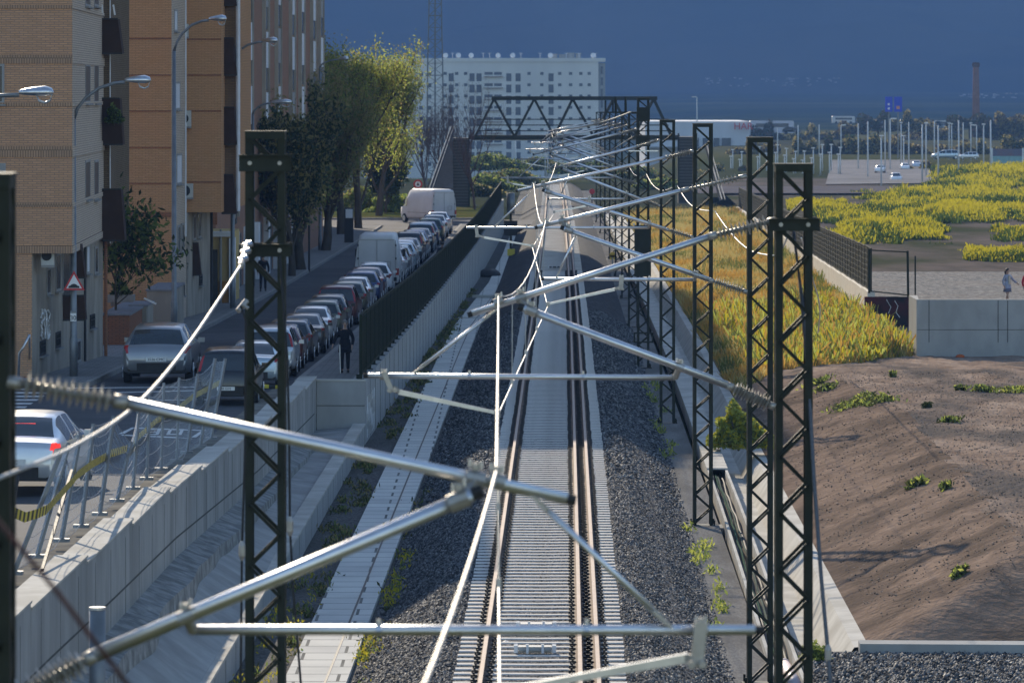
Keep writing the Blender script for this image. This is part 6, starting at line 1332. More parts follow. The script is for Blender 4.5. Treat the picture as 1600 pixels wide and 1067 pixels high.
# mustard field beyond the wall
def fz_(X, Y): return -1.02 - (Y - 176) * .001 + np.where(Y > 330, np.clip((X - 30) / 60, 0, 1) * (Y - 330) * .012, 0)
MP = [(1290, 374, 1490, 336, .75, 1.0), (1262, 345, 1620, 312, .6, 1.1), (1480, 403, 1740, 384, .5, .7), (1330, 322, 1760, 292, .6, 1.1), (1440, 300, 1760, 262, .7, 1.3), (1230, 322, 1330, 306, .4, .6), (1340, 338, 1760, 318, .6, 1.0), (1545, 372, 1760, 352, .5, .7)]
MREL = []
def mus_samp(n):
    Xs_, Ys_, Zs_, R_l = [], [], [], []
    m = n // 14
    for px0, py0, px1, py1, amp, mnd in MP:
        k = int(2 * m * (px1 - px0) * (py0 - py1) / 9000) + m; u = rng.uniform(0, 1, k); v = rng.uniform(0, 1, k); px = px0 + (px1 - px0) * u; py = py1 + (py0 - py1) * v
        Y = FP * (HC + 1.15) / (py + 8 - Y0); X = (px - 800) * Y / FP
        nz = noise2(X, Y, .16, .05, 3) + .5 * noise2(X, Y, .5, .16, 6); edge = np.minimum(np.minimum(u, 1 - u) * 5, np.minimum(v, 1 - v) * 3.5); kk = edge + nz * 1.6 + rng.normal(0, .08, k) > .42; X, Y, nz, edge = X[kk], Y[kk], nz[kk], edge[kk]
        rel = rng.uniform(0, 1, len(X)) ** .6; Z = fz_(X, Y) + mnd * np.clip(edge, 0, 1) * np.clip(.5 + .75 * nz, .05, 1.2) * rel; Xs_.append(X); Ys_.append(Y); Zs_.append(Z); R_l.append(rel)
    MREL.clear(); MREL.append(np.concatenate(R_l))
    return np.concatenate(Xs_), np.concatenate(Ys_), np.concatenate(Zs_)
F_g = lm('mustard_green', (.07, .11, .02), (.1, .14, .03), .5); F_gd = lm('mustard_dark', (.035, .06, .015), (.05, .08, .02), .4)
def mus_mi(X, Y):
    a = noise2(X, Y, .18, .06, 7) * 1.1 + rng.normal(0, .2, len(X)) + (MREL[0] - .78) * 1.6; return np.where(a > 0, 0, np.where(a > -.4, 1, 2))
blades('mustard_field', 'yellow flowering mustard in banks across the field beyond the wall', 150000, mus_samp, .32, .1, [F_y, F_g, F_gd], mus_mi, 'flowers')
# ------------------------------------------------------------------ far things
# truss footbridge
Y = 430.; BR = wempty('footbridge', W(900, 215, Y), 'dark green truss footbridge spanning the track in the distance', 'footbridge')
tn = [772, 835, 895, 959, 1022]; bn = [742, 804, 866, 928, 990, 1050]
for k, dy in enumerate((0, 2.6)):
    t = MB(); q = lambda x, y: W(x, y, Y) + Vector((0, dy, 0))
    t.bar(q(768, 154), q(1027, 154), .3, .34); t.build('top_chord', M_mast, BR)
    t = MB(); t.bar(q(733, 215), q(1062, 215), .3, .36); t.build('bottom_chord', M_mast, BR)
    t = MB()
    for i, x in enumerate(tn): t.bar(q(bn[i], 214), q(x, 155), .2, .2, (0, 1, 0)); t.bar(q(x, 155), q(bn[i + 1], 214), .2, .2, (0, 1, 0))
    t.build('diagonals', M_mast, BR)
    t = MB()
    for yy in (187, 196, 205): t.bar(q(745, yy), q(1045, yy), .06, .07)
    t.build('handrail', M_mast, BR)
t = MB(); a, c = W(735, 214, Y), W(1060, 218, Y); t.bb(a.x, c.x, Y, Y + 2.6, c.z - .1, a.z); t.build('deck', M_conc, BR)
def louvre(px0, px1, y0, y1, Y, lab, n):
    o = wempty('stair_tower', W(px0, y1, Y), lab, 'stair tower'); a, c = W(px0, y0, Y), W(px1, y1, Y); b = MB(); b.bb(a.x, c.x, Y, Y + 2.5, c.z - 1, a.z); b.build('casing', mat('tower_dark', (.02, .02, .018), (.035, .033, .028), .7, scale=1), o)
    b = MB()
    for k in range(n): z = c.z + (a.z - c.z) * (k + .5) / n; b.bb(a.x - .05, c.x + .05, Y - .08, Y - .003, z - .06, z + .06)
    b.build('slats', mat('tower_slat', (.07, .065, .06), None, .6), o)
    b = MB(); b.bar((a.x, Y - .1, a.z + .3), (a.x, Y - .1, c.z), .14); b.bar((c.x, Y - .1, a.z + .3), (c.x, Y - .1, c.z), .14); b.build('corner_post', M_mast, o); return o
louvre(707, 733, 216, 340, 428, 'dark slatted stair tower at the left end of the footbridge', 26)
louvre(1060, 1088, 214, 300, 428, 'dark slatted stair tower at the right end of the footbridge', 18)
def ramp(P0, P1, P2, P3, Y0_, Y1_, lab):
    o = wempty('stair_flight', W(*P1, Y1_), lab, 'stairs'); b = MB(); b.prism([W(*P0, Y0_), W(*P3, Y0_), W(*P2, Y1_), W(*P1, Y1_)], (.12, 0, 0)); b.build('side_panel', mat('stair_panel', (.06, .062, .065), (.045, .045, .045), .9), o)
    b = MB(); b.bar(W(*P0, Y0_), W(*P1, Y1_), .08, .12); b.bar(W(P0[0] + 4, P0[1], Y0_), W(P1[0] + 5, P1[1], Y1_), .06, .1); b.build('handrail', M_conc, o)
ramp((705, 198), (669, 300), (706, 300), (706, 216), 424, 405, 'grey panelled stair flight descending left from the footbridge')
ramp((1104, 226), (1128, 312), (1124, 314), (1101, 230), 424, 396, 'grey stair flight descending right from the footbridge')
# apartment block beyond
Y = 1200.; M_ap = mat('pale_facade', (.66, .65, .6), (.56, .55, .51), .85, scale=.08, stretch=(1, 1, .3)); AP = wempty('apartment_slab', W(790, 290, Y), 'long pale ten storey apartment slab behind the footbridge', 'building')
b = MB(); a, c = W(612, 97, Y), W(935, 300, Y); b.bb(a.x, c.x, Y, Y + 14, c.z - 3, a.z); b.build('walls', M_ap, AP)
b = MB(); a, c = W(935, 99, Y), W(946, 300, Y); b.bb(a.x + .02, c.x, Y + 1.5, Y + 13, c.z - 3, a.z); b.build('end_bay', mat('facade_grey', (.3, .31, .31), (.26, .27, .27), .85), AP)
b = MB(); a = W(612, 97, Y); b.bb(a.x, W(946, 0, Y).x, Y - .3, Y + 13.5, a.z, a.z + .9); b.build('parapet', M_ap, AP)
M_apw = mat('far_window', (.02, .025, .03), (.08, .085, .09), .4, scale=.3); M_apd = mat('far_window_strip', (.025, .028, .035), (.06, .065, .07), .4, scale=.3)
def apwin(x, w_, h_, m, rows, y0=113, dy=17.6, nm='window'):
    for k in rows:
        y = y0 + k * dy; a, c = W(x, y, Y), W(x + w_, y + h_, Y); f = MB(); f.bb(a.x, c.x, Y - .06, Y - .003, c.z, a.z); f.build(nm, m, AP)
for x in (693, 711, 725, 824, 844, 872, 889, 905, 918): apwin(x, 5.2, 4.6, M_apw, range(0, 9))
for x in (701, 733.5, 744.5, 791, 805.5, 857): apwin(x, 8, 12.5, M_apd, range(0, 9), 115, nm='terrace_opening')
apwin(757, 13, 4.5, M_apw, range(0, 9), nm='wide_window'); apwin(772, 12, 4.5, M_apw, range(0, 9), nm='wide_window')
for x in (640, 655, 668): apwin(x, 6, 6, M_apd, range(0, 9))
apwin(938.5, 3.5, 12, M_apd, range(0, 9), 104, nm='terrace_opening')
b = MB()
for k in range(9): a, c = W(756, 119.5 + k * 17.6, Y), W(786, 121 + k * 17.6, Y); b.bb(a.x, c.x, Y - .8, Y - .07, c.z, a.z)
b.build('balcony_slab', mat('balcony_tan', (.3, .24, .18), None, .8), AP)
r6 = random.Random(6); rz0 = W(0, 97, Y).z + .9
for x, w_, h_ in ((643, 12, 10), (862, 9, 8), (874, 10, 7), (886, 12, 10), (900, 8, 9)):
    a, c = W(x, 0, Y), W(x + w_, 0, Y); b = MB(); b.bb(a.x, c.x, Y + 3, Y + 6, rz0 - .3, rz0 + h_ * .12); b.bb(a.x - .15, c.x + .15, Y + 2.9, Y + 6.1, rz0 + h_ * .12, rz0 + h_ * .12 + .12); b.build('roof_box', M_conc, AP)
for x in (668, 696, 716, 736, 778, 801, 860, 927, 707, 755, 765, 814, 844, 926, 931, 885, 905):
    q = W(x, 0, Y); b = MB(); b.tube([(q.x, Y + 2, rz0 - .2), (q.x, Y + 2, rz0 + 1.2)], .06, 5)
    if x in (696, 716, 736, 778, 801, 860, 927): b.tube([(q.x, Y + 1.9, rz0 + .6), (q.x + .05, Y + 1.6, rz0 + .7)], .62, 12)
    else: b.bb(q.x - .5, q.x + .5, Y + 1.97, Y + 2.03, rz0 + 1.15, rz0 + 1.22)
    b.build('antenna', M_white, AP)
# telecom tower
Y = 620.; TT = wempty('lattice_tower', W(680, 292, Y), 'tall grey lattice telecom tower rising out of the top of the photo', 'tower'); M_tt = mat('tower_grey', (.16, .17, .18), (.12, .13, .14), .6, .2)
zt0, zt1 = W(0, 292, Y).z - 1, 34.
def hw(z): return ipol(z, [(zt0, 1.08), (12, .95), (18, .78), (34, .7)])
for sx in (-1, 1):
    for sy in (-1, 1):
        b = MB(); xc = PX(680, Y); b.tube([(xc + sx * hw(z), Y + sy * hw(z), z) for z in np.linspace(zt0, zt1, 12)], .075, 5); b.build('leg', M_tt, TT)
b = MB(); z = zt0; k = 0
while z < zt1 - 1.5:
    h1, h2 = hw(z), hw(z + 1.5)
    for sy in (-1, 1): b.bar((xc - h1, Y + sy * h1, z), (xc + h2, Y + sy * h2, z + 1.5), .05); b.bar((xc + h1, Y + sy * h1, z), (xc - h2, Y + sy * h2, z + 1.5), .05); b.bar((xc - h1, Y + sy * h1, z), (xc + h1, Y + sy * h1, z), .05)
    for sx in (-1, 1): b.bar((xc + sx * h1, Y - h1, z), (xc + sx * h2, Y + h2, z + 1.5), .05)
    if k % 5 == 0: b.bb(xc - h1 - .1, xc + h1 + .1, Y - h1 - .1, Y + h1 + .1, z - .06, z + .06)
    z += 1.5; k += 1
b.build('bracing', M_tt, TT)
b = MB(); b.bb(xc - .1, xc + .1, Y - 1, Y - .9, zt0, zt1); b.build('ladder', M_tt, TT)
# bare trees by the bridge
for k, (px, Yb, h, lab, n_) in enumerate([(742, 412, 8.5, 'tall bare tree in front of the left bridge tower', 5), (700, 450, 7.5, 'wide bare tree left of the footbridge tower', 6), (668, 470, 6.5, 'bare reddish tree between the street trees and the tower', 7)]):
    tree((PX(px, Yb), Yb, -2.6), h + 2, 3.4, lab, [M_barkr], 2500 if k else 1500, .07, 30 + k, .14, 0, crown0=.3, upright=1.5, group='bare trees by the footbridge', bark=M_barkr, nl=11)
# hedges and trees behind the bridge, near the crossing
hd = [(760, 292, 520, 5, 2.2, 'green bush behind the end of the slat fence', [L_gr, L_ye]), (800, 284, 560, 6, 2.6, 'wide bush beneath the footbridge', [L_gr, L_ol]), (770, 262, 640, 6, 3.2, 'yellow green shrub between the lamp posts under the bridge', [L_ye, L_gr]), (735, 300, 470, 4, 1.8, 'dark low hedge left of the track end', [L_dk, L_ol]), (840, 262, 700, 7, 2.6, 'distant hedge in line with the track', [L_ol, L_gr]), (920, 268, 640, 7, 2.4, 'hedge behind the bundle of far cantilevers', [L_gr, L_dk]), (985, 275, 600, 6, 2.4, 'hedge right of the far track', [L_gr, L_ol]), (1040, 290, 540, 5, 1.6, 'green scrub at the head of the orange bank', [L_gr, L_ye]), (1105, 300, 520, 5, 1.5, 'green scrub at the far end of the panel fence', [L_gr, L_dk])]
for px, py, Yb, rx, rz_, lab, ms in hd: q = W(px, py, Yb); bush((q.x, Yb, q.z - .3), rx * .7, 3, rz_ * .62, 4200, [L_dk] + ms, lab, .26)
# industrial building and others to the right
Y = 900.; IB = wempty('warehouse', W(1110, 245, Y), 'long white warehouse with red roof lettering', 'building')
b = MB(); a, c = W(1008, 190, Y), W(1170, 246, Y); b.bb(a.x, c.x, Y, Y + 40, c.z - 3, a.z - .0); b.prism([(c.x, Y, c.z - 3), (W(1183, 0, Y).x, Y + 25, c.z - 3), (W(1183, 0, Y).x, Y + 25, a.z - .5), (c.x, Y, a.z)], (0, .5, 0)); b.build('walls', mat('white_cladding', (.55, .57, .6), (.48, .5, .53), .7, scale=.3, stretch=(1, 1, .2)), IB)
for x0, x1 in ((1062, 1070), (1073, 1080), (1083, 1092), (1098, 1112), (1115, 1124), (1128, 1142)): b = MB(); a, c = W(x0, 216, Y), W(x1, 229, Y); b.bb(a.x, c.x, Y - .3, Y - .02, c.z, a.z); b.build('window', M_apw, IB)
b = MB(); a, c = W(1010, 229.5, Y), W(1145, 231, Y); b.bb(a.x, c.x, Y - 3, Y - .02, c.z, a.z); b.build('canopy', M_kerb, IB)
q = W(1161, 198, Y); t = textmesh('HAR', 1.75, 'lettering', M_reds, IB, depth=.1); t.location = Vector((q.x, Y - 1, q.z)) - W(1110, 245, Y)
# low lorry, buses and cars on the far road
fr = [(1206, 200, 1000, 9, 2.8, 'white and purple bus behind the warehouse', (.5, .5, .56), 1), (1237, 204, 1000, 3.8, 1.3, 'small dark car on the far road right of the bus', (.1, .1, .12), 0), (1318, 188, 1300, 6, 2, 'white van on the far road', (.5, .5, .5), 1)]
def farveh(px, py, Y, L, h, lab, c, win, rz=0):
    q = W(px, py, Y); o = wempty('vehicle', q, lab, 'vehicle'); m = mat('veh_%d' % px, c, tuple(v * .9 for v in c), .4); z0 = q.z - h / 2
    b = MB(); pf = [(-L / 2, z0 + .3), (-L / 2, z0 + h * .55), (-L * .38, z0 + h * .92), (-L * .33, z0 + h), (L * .33, z0 + h), (L * .42, z0 + h * .6), (L / 2, z0 + h * .5), (L / 2, z0 + .3)] if not win else [(-L / 2, z0 + .3), (-L / 2, z0 + h * .95), (-L * .48, z0 + h), (L * .48, z0 + h), (L / 2, z0 + h * .9), (L / 2, z0 + .3)]
    b.prism([(q.x + x, Y, z) for x, z in pf], (0, 2, 0)); b.build('body', m, o)
    b = MB(); b.bb(q.x - L * .36, q.x + L * .38, Y - .03, Y + .01, z0 + h * .55, z0 + h * .82); b.build('window', M_wdark, o)
    for s in (-.32, .32): b = MB(); b.tube([(q.x + L * s, Y - .05, z0 + .35), (q.x + L * s, Y + .3, z0 + .35)], .35, 12); b.build('wheel', M_tyre, o)
    return o
for f in fr: farveh(*f)
r7 = random.Random(17)
names = ['first', 'second', 'third', 'fourth', 'fifth', 'sixth', 'seventh', 'eighth', 'ninth', 'tenth', 'eleventh', 'twelfth', 'thirteenth', 'fourteenth', 'fifteenth', 'sixteenth', 'seventeenth', 'eighteenth']
for k in range(14):
    px = 1355 + k * 15 + r7.uniform(-4, 4); cc = r7.choice([(.55, .55, .56), (.4, .42, .45), (.1, .11, .12), (.5, .52, .56)])
    farveh(px, 194 + r7.uniform(-2.5, 4), 1250, 4.2, 1.5, 'tiny car on the far car park behind the lamp posts, %s from the left' % names[k], cc, 0)['group'] = 'cars on the far car park'
# plaza with its vehicles
b = MB(); b.add([W(1170, 292, 478) * 1, W(1465, 289, 490), W(1462, 252, 700), W(1300, 250, 715)], [(0, 1, 2, 3)])
pz = MB(); z = -1.25; pts = [W(1290, 288, 515), W(1458, 286, 520), W(1450, 250, 700), W(1300, 250, 700)]; pz.add([(p.x, p.y, p.z) for p in pts], [(0, 1, 2, 3)]); struct(pz.build('plaza', mat('plaza_paving', (.3, .28, .27), (.2, .19, .18), .9, scale=.15)))
dr = MB(); dr.add([tuple(W(1090, 302, 463)), tuple(W(1430, 302, 463)), tuple(W(1430, 291, 500)), tuple(W(1090, 291, 500))], [(0, 1, 2, 3)]); struct(dr.build('dirt_road', mat('track_dust', (.17, .15, .15), (.12, .11, .11), .95, scale=.3)))
def smallcar(px, py, Y, wpx, kd, c, rz, lab):
    q = W(px, py, Y); o = car(kd, q.x, Y, q.z, wpx * Y / FP / 1.8, rz, c, lab, group=None); return o
smallcar(1398, 285, 545, 17, 'mpv', 'white', R(180), 'white minibus facing the viewer on the pale plaza')
smallcar(1377, 270, 590, 15, 'hatch', 'white', R(170), 'white car left of the minibus on the plaza')
smallcar(1432, 262, 640, 14, 'sedan', 'silver', R(175), 'silver car at the back of the plaza')
smallcar(1412, 266, 620, 14, 'wagon', 'white', R(180), 'white estate behind the minibus on the plaza')
smallcar(1500, 249, 700, 18, 'wagon', 'pale', R(95), 'pale blue car in front of the distant trees')
smallcar(1530, 249, 690, 14, 'hatch', 'silver', R(85), 'silver car right of the pale blue one near the trees')
o = wempty('hoarding', W(1575, 248, 600), 'dark blue hoarding with a pale band behind the yellow field', 'hoarding'); a, c = W(1551, 233, 600), W(1597, 257, 600)
b = MB(); b.bb(a.x, c.x, 600, 600.2, c.z + 1.0, a.z); b.build('board', mat('hoarding_blue', (.08, .12, .2), (.2, .1, .1), .6, scale=.5), o); b = MB(); b.bb(a.x, c.x, 599.95, 600.2, c.z - .5, c.z + .99); b.build('band', mat('hoarding_pale', (.25, .42, .42), None, .7), o)
b = MB(); b.bb(a.x - .2, a.x, 599.9, 600.1, c.z - 1, a.z + .1); b.bb(c.x, c.x + .2, 599.9, 600.1, c.z - 1, a.z + .1); b.build('post', M_white, o)
# lamp posts, flag poles
M_wp = mat('white_pole', (.6, .62, .63), (.5, .52, .53), .5, .1)
def pole(px, yt, yb, Y, r_, lab, head=0, grp='pale poles and lamp posts beyond the field', nm='lamp_post'):
    Yp_ = Y; q = W(px, yb, Y); o = wempty(nm, q, lab, 'lamp post' if head else 'pole', grp); t = W(px, yt, Y); b = MB(); b.tube([q - Vector((0, 0, .5)), t], [r_, r_ * .7], 7); b.build('pole', M_wp, o, True)
    if head:
        b = MB()
        if head == 1: b.bb(t.x - .2, t.x + .2, Yp_ - .15, Yp_ + .15, t.z - .02, t.z + .1)
        else: b.bb(t.x - .75 * (1 if head == 2 else -.1), t.x + .75 * (1 if head == 3 else -.1), Yp_ - .15, Yp_ + .15, t.z - .04, t.z + .1)
        b.build('lamp_head', M_white, o)
pl = [(1341, 193, 262, 620, 0), (1356, 190, 285, 560, 0), (1377, 213, 292, 500, 1), (1383, 188, 256, 620, 0), (1391, 186, 258, 600, 3), (1408, 192, 252, 660, 1), (1420, 191, 262, 640, 0), (1441, 195, 284, 520, 0), (1447, 193, 272, 560, 1), (1460, 190, 245, 700, 0), (1466, 196, 288, 520, 0), (1483, 193, 244, 720, 1), (1487, 194, 242, 730, 1), (1498, 188, 286, 520, 0), (1505, 192, 246, 700, 0), (1517, 193, 246, 700, 1), (1526, 196, 246, 700, 2), (1537, 195, 268, 560, 1), (1548, 188, 282, 520, 0), (1314, 196, 232, 760, 3), (1412, 213, 262, 620, 1), (1247, 196, 240, 700, 0), (1215, 200, 235, 760, 0), (1089, 152, 214, 700, 2), (1280, 195, 240, 740, 0)]
for k, (px, yt, yb, Yp, hd_) in enumerate(pl): pole(px, yt, yb, Yp, .1, 'slender pale %s, %s' % ('lamp' if hd_ else 'pole', ('number %d counting across' % (k + 1)) if False else 'standing %s' % (['left of the blue banners', 'left of the plaza minibus', 'with a white lamp in front of the plaza', 'under the left blue banner', 'under the right blue banner', 'right of the blue banners', 'behind the plaza cars', 'at the right side of the plaza', 'short of the plaza bushes', 'in front of the far parked cars', 'at the near edge of the plaza', 'left of a twin close to it', 'right of its close twin', 'in the yellow field left of centre', 'behind the yellow field', 'left of the chimney foot', 'directly before the chimney', 'at the edge of the yellow bank', 'rightmost before the hoarding', 'left of the far row of small lamps', 'with a low bright lamp above the minibus', 'right of the bus', 'beside the warehouse end', 'above the right bridge tower', 'between the bus and the plaza'][k])), hd_)
for k in range(26):
    t = k / 25; px = 1142 + (k % 13) * 14 + (3 if k > 12 else 0); yt = (245 if k < 13 else 232) + 6 * math.sin(k); pole(px, yt, yt + 34, 640 - 5 * (k % 13), .09, 'short white promenade lamp with a round cap', 1, 'short white lamps along the promenade')
for px, yt in ((712, 190), (717, 215), (806, 218), (852, 200), (856, 205)): pole(px + 0, yt, 272, 640, .1, 'pale pole behind the footbridge at its %s' % {712: 'left tower', 717: 'left tower, slightly lower', 806: 'left middle', 852: 'middle, taller', 856: 'middle, lower'}[px], 0, 'pale poles behind the footbridge', 'pole')
# blue banners
for px0, px1, lab, extra in ((1383, 1394.5, 'tall dark blue banner sign with white marks', 0), (1397, 1409.5, 'tall blue banner sign with an orange patch', 1)):
    Yp = 640.; a, c = W(px0, 151.5, Yp), W(px1, 175, Yp); o = wempty('banner_sign', c, lab, 'sign'); b = MB(); b.bb(a.x, c.x, Yp, Yp + .2, c.z, a.z); b.build('panel', mat('banner_blue', (.01, .05, .45), (.015, .06, .5), .5), o)
    b = MB()
    if extra: b.bb(a.x + .3, c.x - .3, Yp - .03, Yp, c.z + .35, c.z + .75); 
    else: b.bb(a.x + .35, a.x + .6, Yp - .03, Yp, c.z + .3, c.z + .55); b.bb(a.x + .35, a.x + .6, Yp - .03, Yp, c.z + .85, c.z + 1.1)
    b.build('mark', mat('orange_mark', (.6, .25, .15), None, .6) if extra else M_white, o)
    b = MB(); b.tube([((a.x + c.x) / 2, Yp + .1, c.z), ((a.x + c.x) / 2, Yp + .1, c.z - 6)], .1, 6); b.build('pole', M_pole, o)
# chimney
Y = 1100.; q = W(1525, 190, Y); CHM = wempty('chimney', q, 'tall round brick factory chimney standing alone on the plain', 'chimney'); b = MB(); zc = W(0, 98, Y).z
b.tube([(q.x, Y, q.z - 4), (q.x, Y, zc - 1.0)], [.95, .66], 16); b.build('shaft', mat('chimney_brick', (.22, .12, .09), (.17, .09, .07), .9, scale=1), CHM, True)
b = MB(); b.tube([(q.x, Y, zc - 1), (q.x, Y, zc - .8), (q.x, Y, zc - .3), (q.x, Y, zc)], [.72, .85, .85, .7], 16); b.build('crown_ring', mat('chimney_cap', (.1, .06, .05), None, .9), CHM)
# distant trees and roofs on the plain
r8 = random.Random(21)
M_ft = [L_dk, lm('far_brown', (.06, .045, .03), (.08, .06, .045), .2), L_ol]
ftl = [(1195, 200, 'beside the warehouse'), (1240, 240, 'below the bus'), (1270, 205, 'right of the bus'), (1300, 225, 'behind the small promenade lamps'), (1330, 190, 'left of the banners'), (1350, 215, 'left of the plaza'), (1372, 185, 'behind the left banner'), (1395, 215, 'under the banners'), (1418, 185, 'right of the banners'), (1425, 235, 'at the back of the plaza'), (1452, 232, 'right of the plaza'), (1470, 210, 'behind the pale poles'), (1490, 262, 'in front of the parked cars'), (1500, 225, 'behind the pale blue car'), (1532, 225, 'at the chimney foot'), (1550, 195, 'right of the chimney'), (1570, 180, 'tall and right of the chimney'), (1590, 215, 'at the right edge'), (1515, 180, 'left of the chimney'), (1440, 262, 'low beside the minibus'), (1120, 262, 'below the warehouse'), (1165, 262, 'behind the row of white lamps'), (1215, 265, 'behind the promenade'), (1255, 225, 'left behind the tall dark mast tops'), (1285, 240, 'between the bus and the lamps'), (1310, 208, 'above the promenade lamps'), (1355, 236, 'at the left edge of the plaza'), (1405, 238, 'behind the plaza cars, low'), (1460, 200, 'under the line of far cars'), (1480, 236, 'left of the pale blue car'), (1545, 232, 'right behind the silver car'), (1580, 205, 'above the hoarding'), (1600, 190, 'cut by the right edge'), (1340, 240, 'low, left of the plaza'), (1180, 225, 'under the warehouse corner')]
for k, (px, py, lab) in enumerate(ftl):
    Yb = 1000 if py < 212 else 780 if py < 245 else 620; q = W(px, py + 14, Yb); o = wempty('distant_tree', q, 'dark distant tree clump %s' % lab, 'tree', 'distant trees beyond the field'); n = 2600
    d = rng.normal(0, 1, (n, 3)); d /= np.linalg.norm(d, axis=1, keepdims=True); d[:, 2] = np.abs(d[:, 2]); sx = rnd.uniform(2.6, 4.6) * Yb / 800; P = np.array(tuple(q)) + d * rng.uniform(.3, 1, (n, 1)) ** .5 * np.array([sx, sx * .6, rnd.uniform(1.6, 2.6) * Yb / 700]) * (1 + .3 * np.sin(d[:, :1] * 7 + k))
    P[:, 2] -= .8; leafmesh('crown', P, .4, [M_ft[k % 3], M_ft[(k + 1) % 3]], o, 1.4); b = MB(); b.tube([q - Vector((0, 0, 3)), q + Vector((0, 0, 1))], .2, 6); b.build('trunk', M_bark, o)
vil = MB()
r9 = random.Random(9)
def village(name, lab, pxa, pxb, ya, yb, Yv, n, s):
    o = wempty(name, (PX((pxa + pxb) / 2, Yv), Yv, 10), lab, 'village'); 
    b = MB()
    for k in range(n):
        px = r9.uniform(pxa, pxb); py = r9.uniform(ya, yb); q = W(px, py, Yv + r9.uniform(-60, 60)); w_ = r9.uniform(.4, 1.1) * s; b.bb(q.x, q.x + w_ * 1.5, q.y, q.y + 6, q.z - .6, q.z + w_ * .4)
    b.build('houses', mat('village_white', (.6, .6, .6), (.35, .3, .28), .8, scale=.05), o)['kind'] = 'stuff'
village('village', 'pale specks of a village at the foot of the mountains', 1100, 1330, 122, 135, 5480, 46, 2.2)
village('village', 'second scatter of pale houses right of the chimney', 1495, 1590, 146, 153, 4200, 26, 1.6)
# small things left lying by the track
def lump(name, c, rx, ry, rz_, m, lab, cat):
    b = MB(); C = Vector(c); rings = []
    for i in range(7):
        t = i / 6; a = math.pi / 2 * t; rings.append([C + Vector((rx * math.cos(a) * math.cos(q) * (1 + .25 * mn.noise(Vector((q * 1.3, i * .7, rx)))), ry * math.cos(a) * math.sin(q) * (1 + .25 * mn.noise(Vector((q, i, 3)))), rz_ * math.sin(a) * (1 + .3 * mn.noise(Vector((q, i, 9))))))  for q in [2 * math.pi * k / 14 for k in range(14)]])
    b.loft(rings, True, True); return tag(b.build(name, m, None, True), lab, cat)
gq = lambda px, py, z: (lambda Y_: Vector((PX(px, Y_), Y_, z)))(FP * (HC - z) / (py - Y0))
lump('tarpaulin_heap', gq(764, 432, -1.25), .62, .9, .42, M_black, 'black heap of tarpaulin against the pale wall beside the cable path', 'tarpaulin')
for px, py, L, lab in ((747, 498, 1.7, 'pale concrete plank lying across the cable path, the nearer one'), (763, 463, 1.5, 'pale concrete plank lying across the cable path, the farther one')):
    q = gq(px, py, g(220) + .1); b = MB(); b.box(q, (L, .3, .12), rz=.05); tag(b.build('concrete_plank', M_concl), lab, 'plank')
q = gq(957, 414, g(270)); o = wempty('track_marker', q, 'small yellow marker on a short stake right of the far track', 'marker'); b = MB(); b.tube([q, q + Vector((0, 0, .45))], .05, 6); b.build('stake', M_conc, o)
b = MB(); b.tube([q + Vector((0, -.03, .58)), q + Vector((0, .03, .58))], .17, 12); b.bb(q.x - .15, q.x + .15, q.y - .03, q.y + .03, q.z + .3, q.z + .55); b.build('plate', mat('marker_yellow', (.6, .4, .05), None, .6), o)
q = gq(798, 402, g(290)); o = wempty('signal', q, 'grey signal on a short mast beyond the end of the slat fence', 'signal'); b = MB(); b.tube([q, q + Vector((0, 0, 3.2))], .07, 8); b.build('mast', M_mast, o)
b = MB(); b.tube([q + Vector((0, 0, 2.6)), q + Vector((0, 0, 3.85))], .24, 14); b.build('head', M_pole, o, True); b = MB(); b.bb(q.x - .4, q.x + .4, q.y - .3, q.y, q.z + 1.3, q.z + 2.2); b.build('equipment_box', M_black, o)
b = MB(); b.bb(q.x - .2, q.x + .25, q.y - .35, q.y - .05, q.z + .1, q.z + .5); b.build('junction_box', M_yel, o)
q = gq(925, 318, g(400)); b = MB(); b.tube([q, q + Vector((0, 0, .9))], .05, 6); o = b.build('marker_post', M_mast); tag(o, 'tiny red disc on a post among the far masts', 'marker'); b = MB(); b.tube([q + Vector((0, -.05, 1.1)), q + Vector((0, .02, 1.1))], .26, 12); b.build('disc', M_reds, o)
lr = random.Random(2)
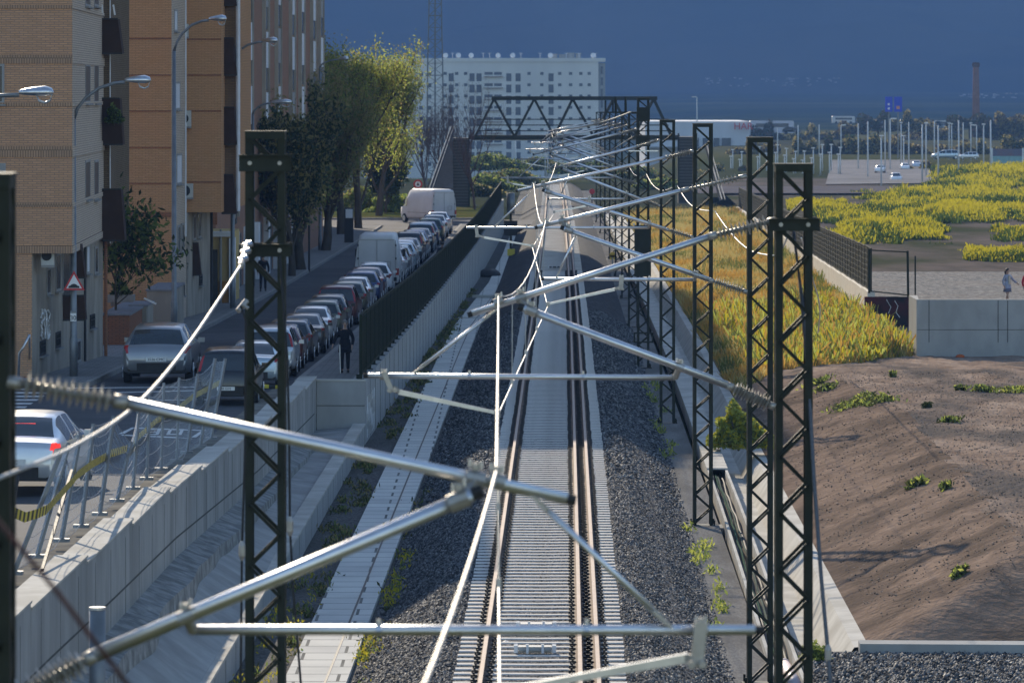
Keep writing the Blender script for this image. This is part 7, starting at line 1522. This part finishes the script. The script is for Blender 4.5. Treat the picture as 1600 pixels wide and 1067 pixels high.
for k, (px, py, lab) in enumerate([(1500, 526, 'small orange scrap at the foot of the grey wall'), (700, 832, 'crumpled white litter on the left ballast edge'), (790, 1010, 'white wire loop lying on the ballast left of the track'), (1545, 700, 'pale stone on the plateau')]):
    z = zr_(PX(px, 171), 169.5) if k == 0 else g(100) + .1 if k == 1 else -.28 if k == 2 else .3; q = gq(px, py, z) if k else Vector((PX(px, 169.8), 169.8, z)); lump('litter' if k < 3 else 'stone', q, .16 if k != 2 else .08, .12, .1, (mat('scrap_orange', (.5, .12, .04), None, .8), M_white, M_white, M_kerb)[k], lab, 'litter' if k < 3 else 'stone')
# haze over the plain, unseen cloud deck added to shade the distance
hz = MB(); hz.bb(-2500, 3200, -60, 9900, -40, 640); ho = hz.build('haze', None); ho.data.materials.clear()
mh = bpy.data.materials.new('haze'); mh.use_nodes = True; mh.node_tree.nodes.clear(); N = mh.node_tree.nodes; out = N.new('ShaderNodeOutputMaterial'); pv = N.new('ShaderNodeVolumePrincipled')
pv.inputs['Color'].default_value = (.27, .51, 1.0, 1); pv.inputs['Density'].default_value = HAZE_D; pv.inputs['Anisotropy'].default_value = 0.0
mh.node_tree.links.new(pv.outputs[0], out.inputs['Volume']); ho.data.materials.append(mh); ho['kind'] = 'stuff'; ho['label'] = 'thin blue haze lying over the plain'; ho['category'] = 'haze'
M_cl = mat('shade_cloud', (.5, .52, .56), (.62, .64, .68), .95, scale=.0006, transl=.7)
xs = np.linspace(-26000, 26000, 60); ys = np.linspace(4700, 26000, 40); V = np.array([(x, y, 1450 + 70 * mn.fractal(Vector((x / 5000, y / 5000, 0)), 1, 2, 5)) for y in ys for x in xs]); nx = len(xs)
V2 = V.copy(); V2[:, 2] += 150
F1 = [(j * nx + i, j * nx + i + 1, (j + 1) * nx + i + 1, (j + 1) * nx + i) for j in range(len(ys) - 1) for i in range(nx - 1)]; n0 = len(V); F2 = [tuple(v + n0 for v in f) for f in F1]
struct(npmesh('shade_cloud_deck', np.concatenate([V, V2]), np.array(F1 + F2), [M_cl], smooth=True))
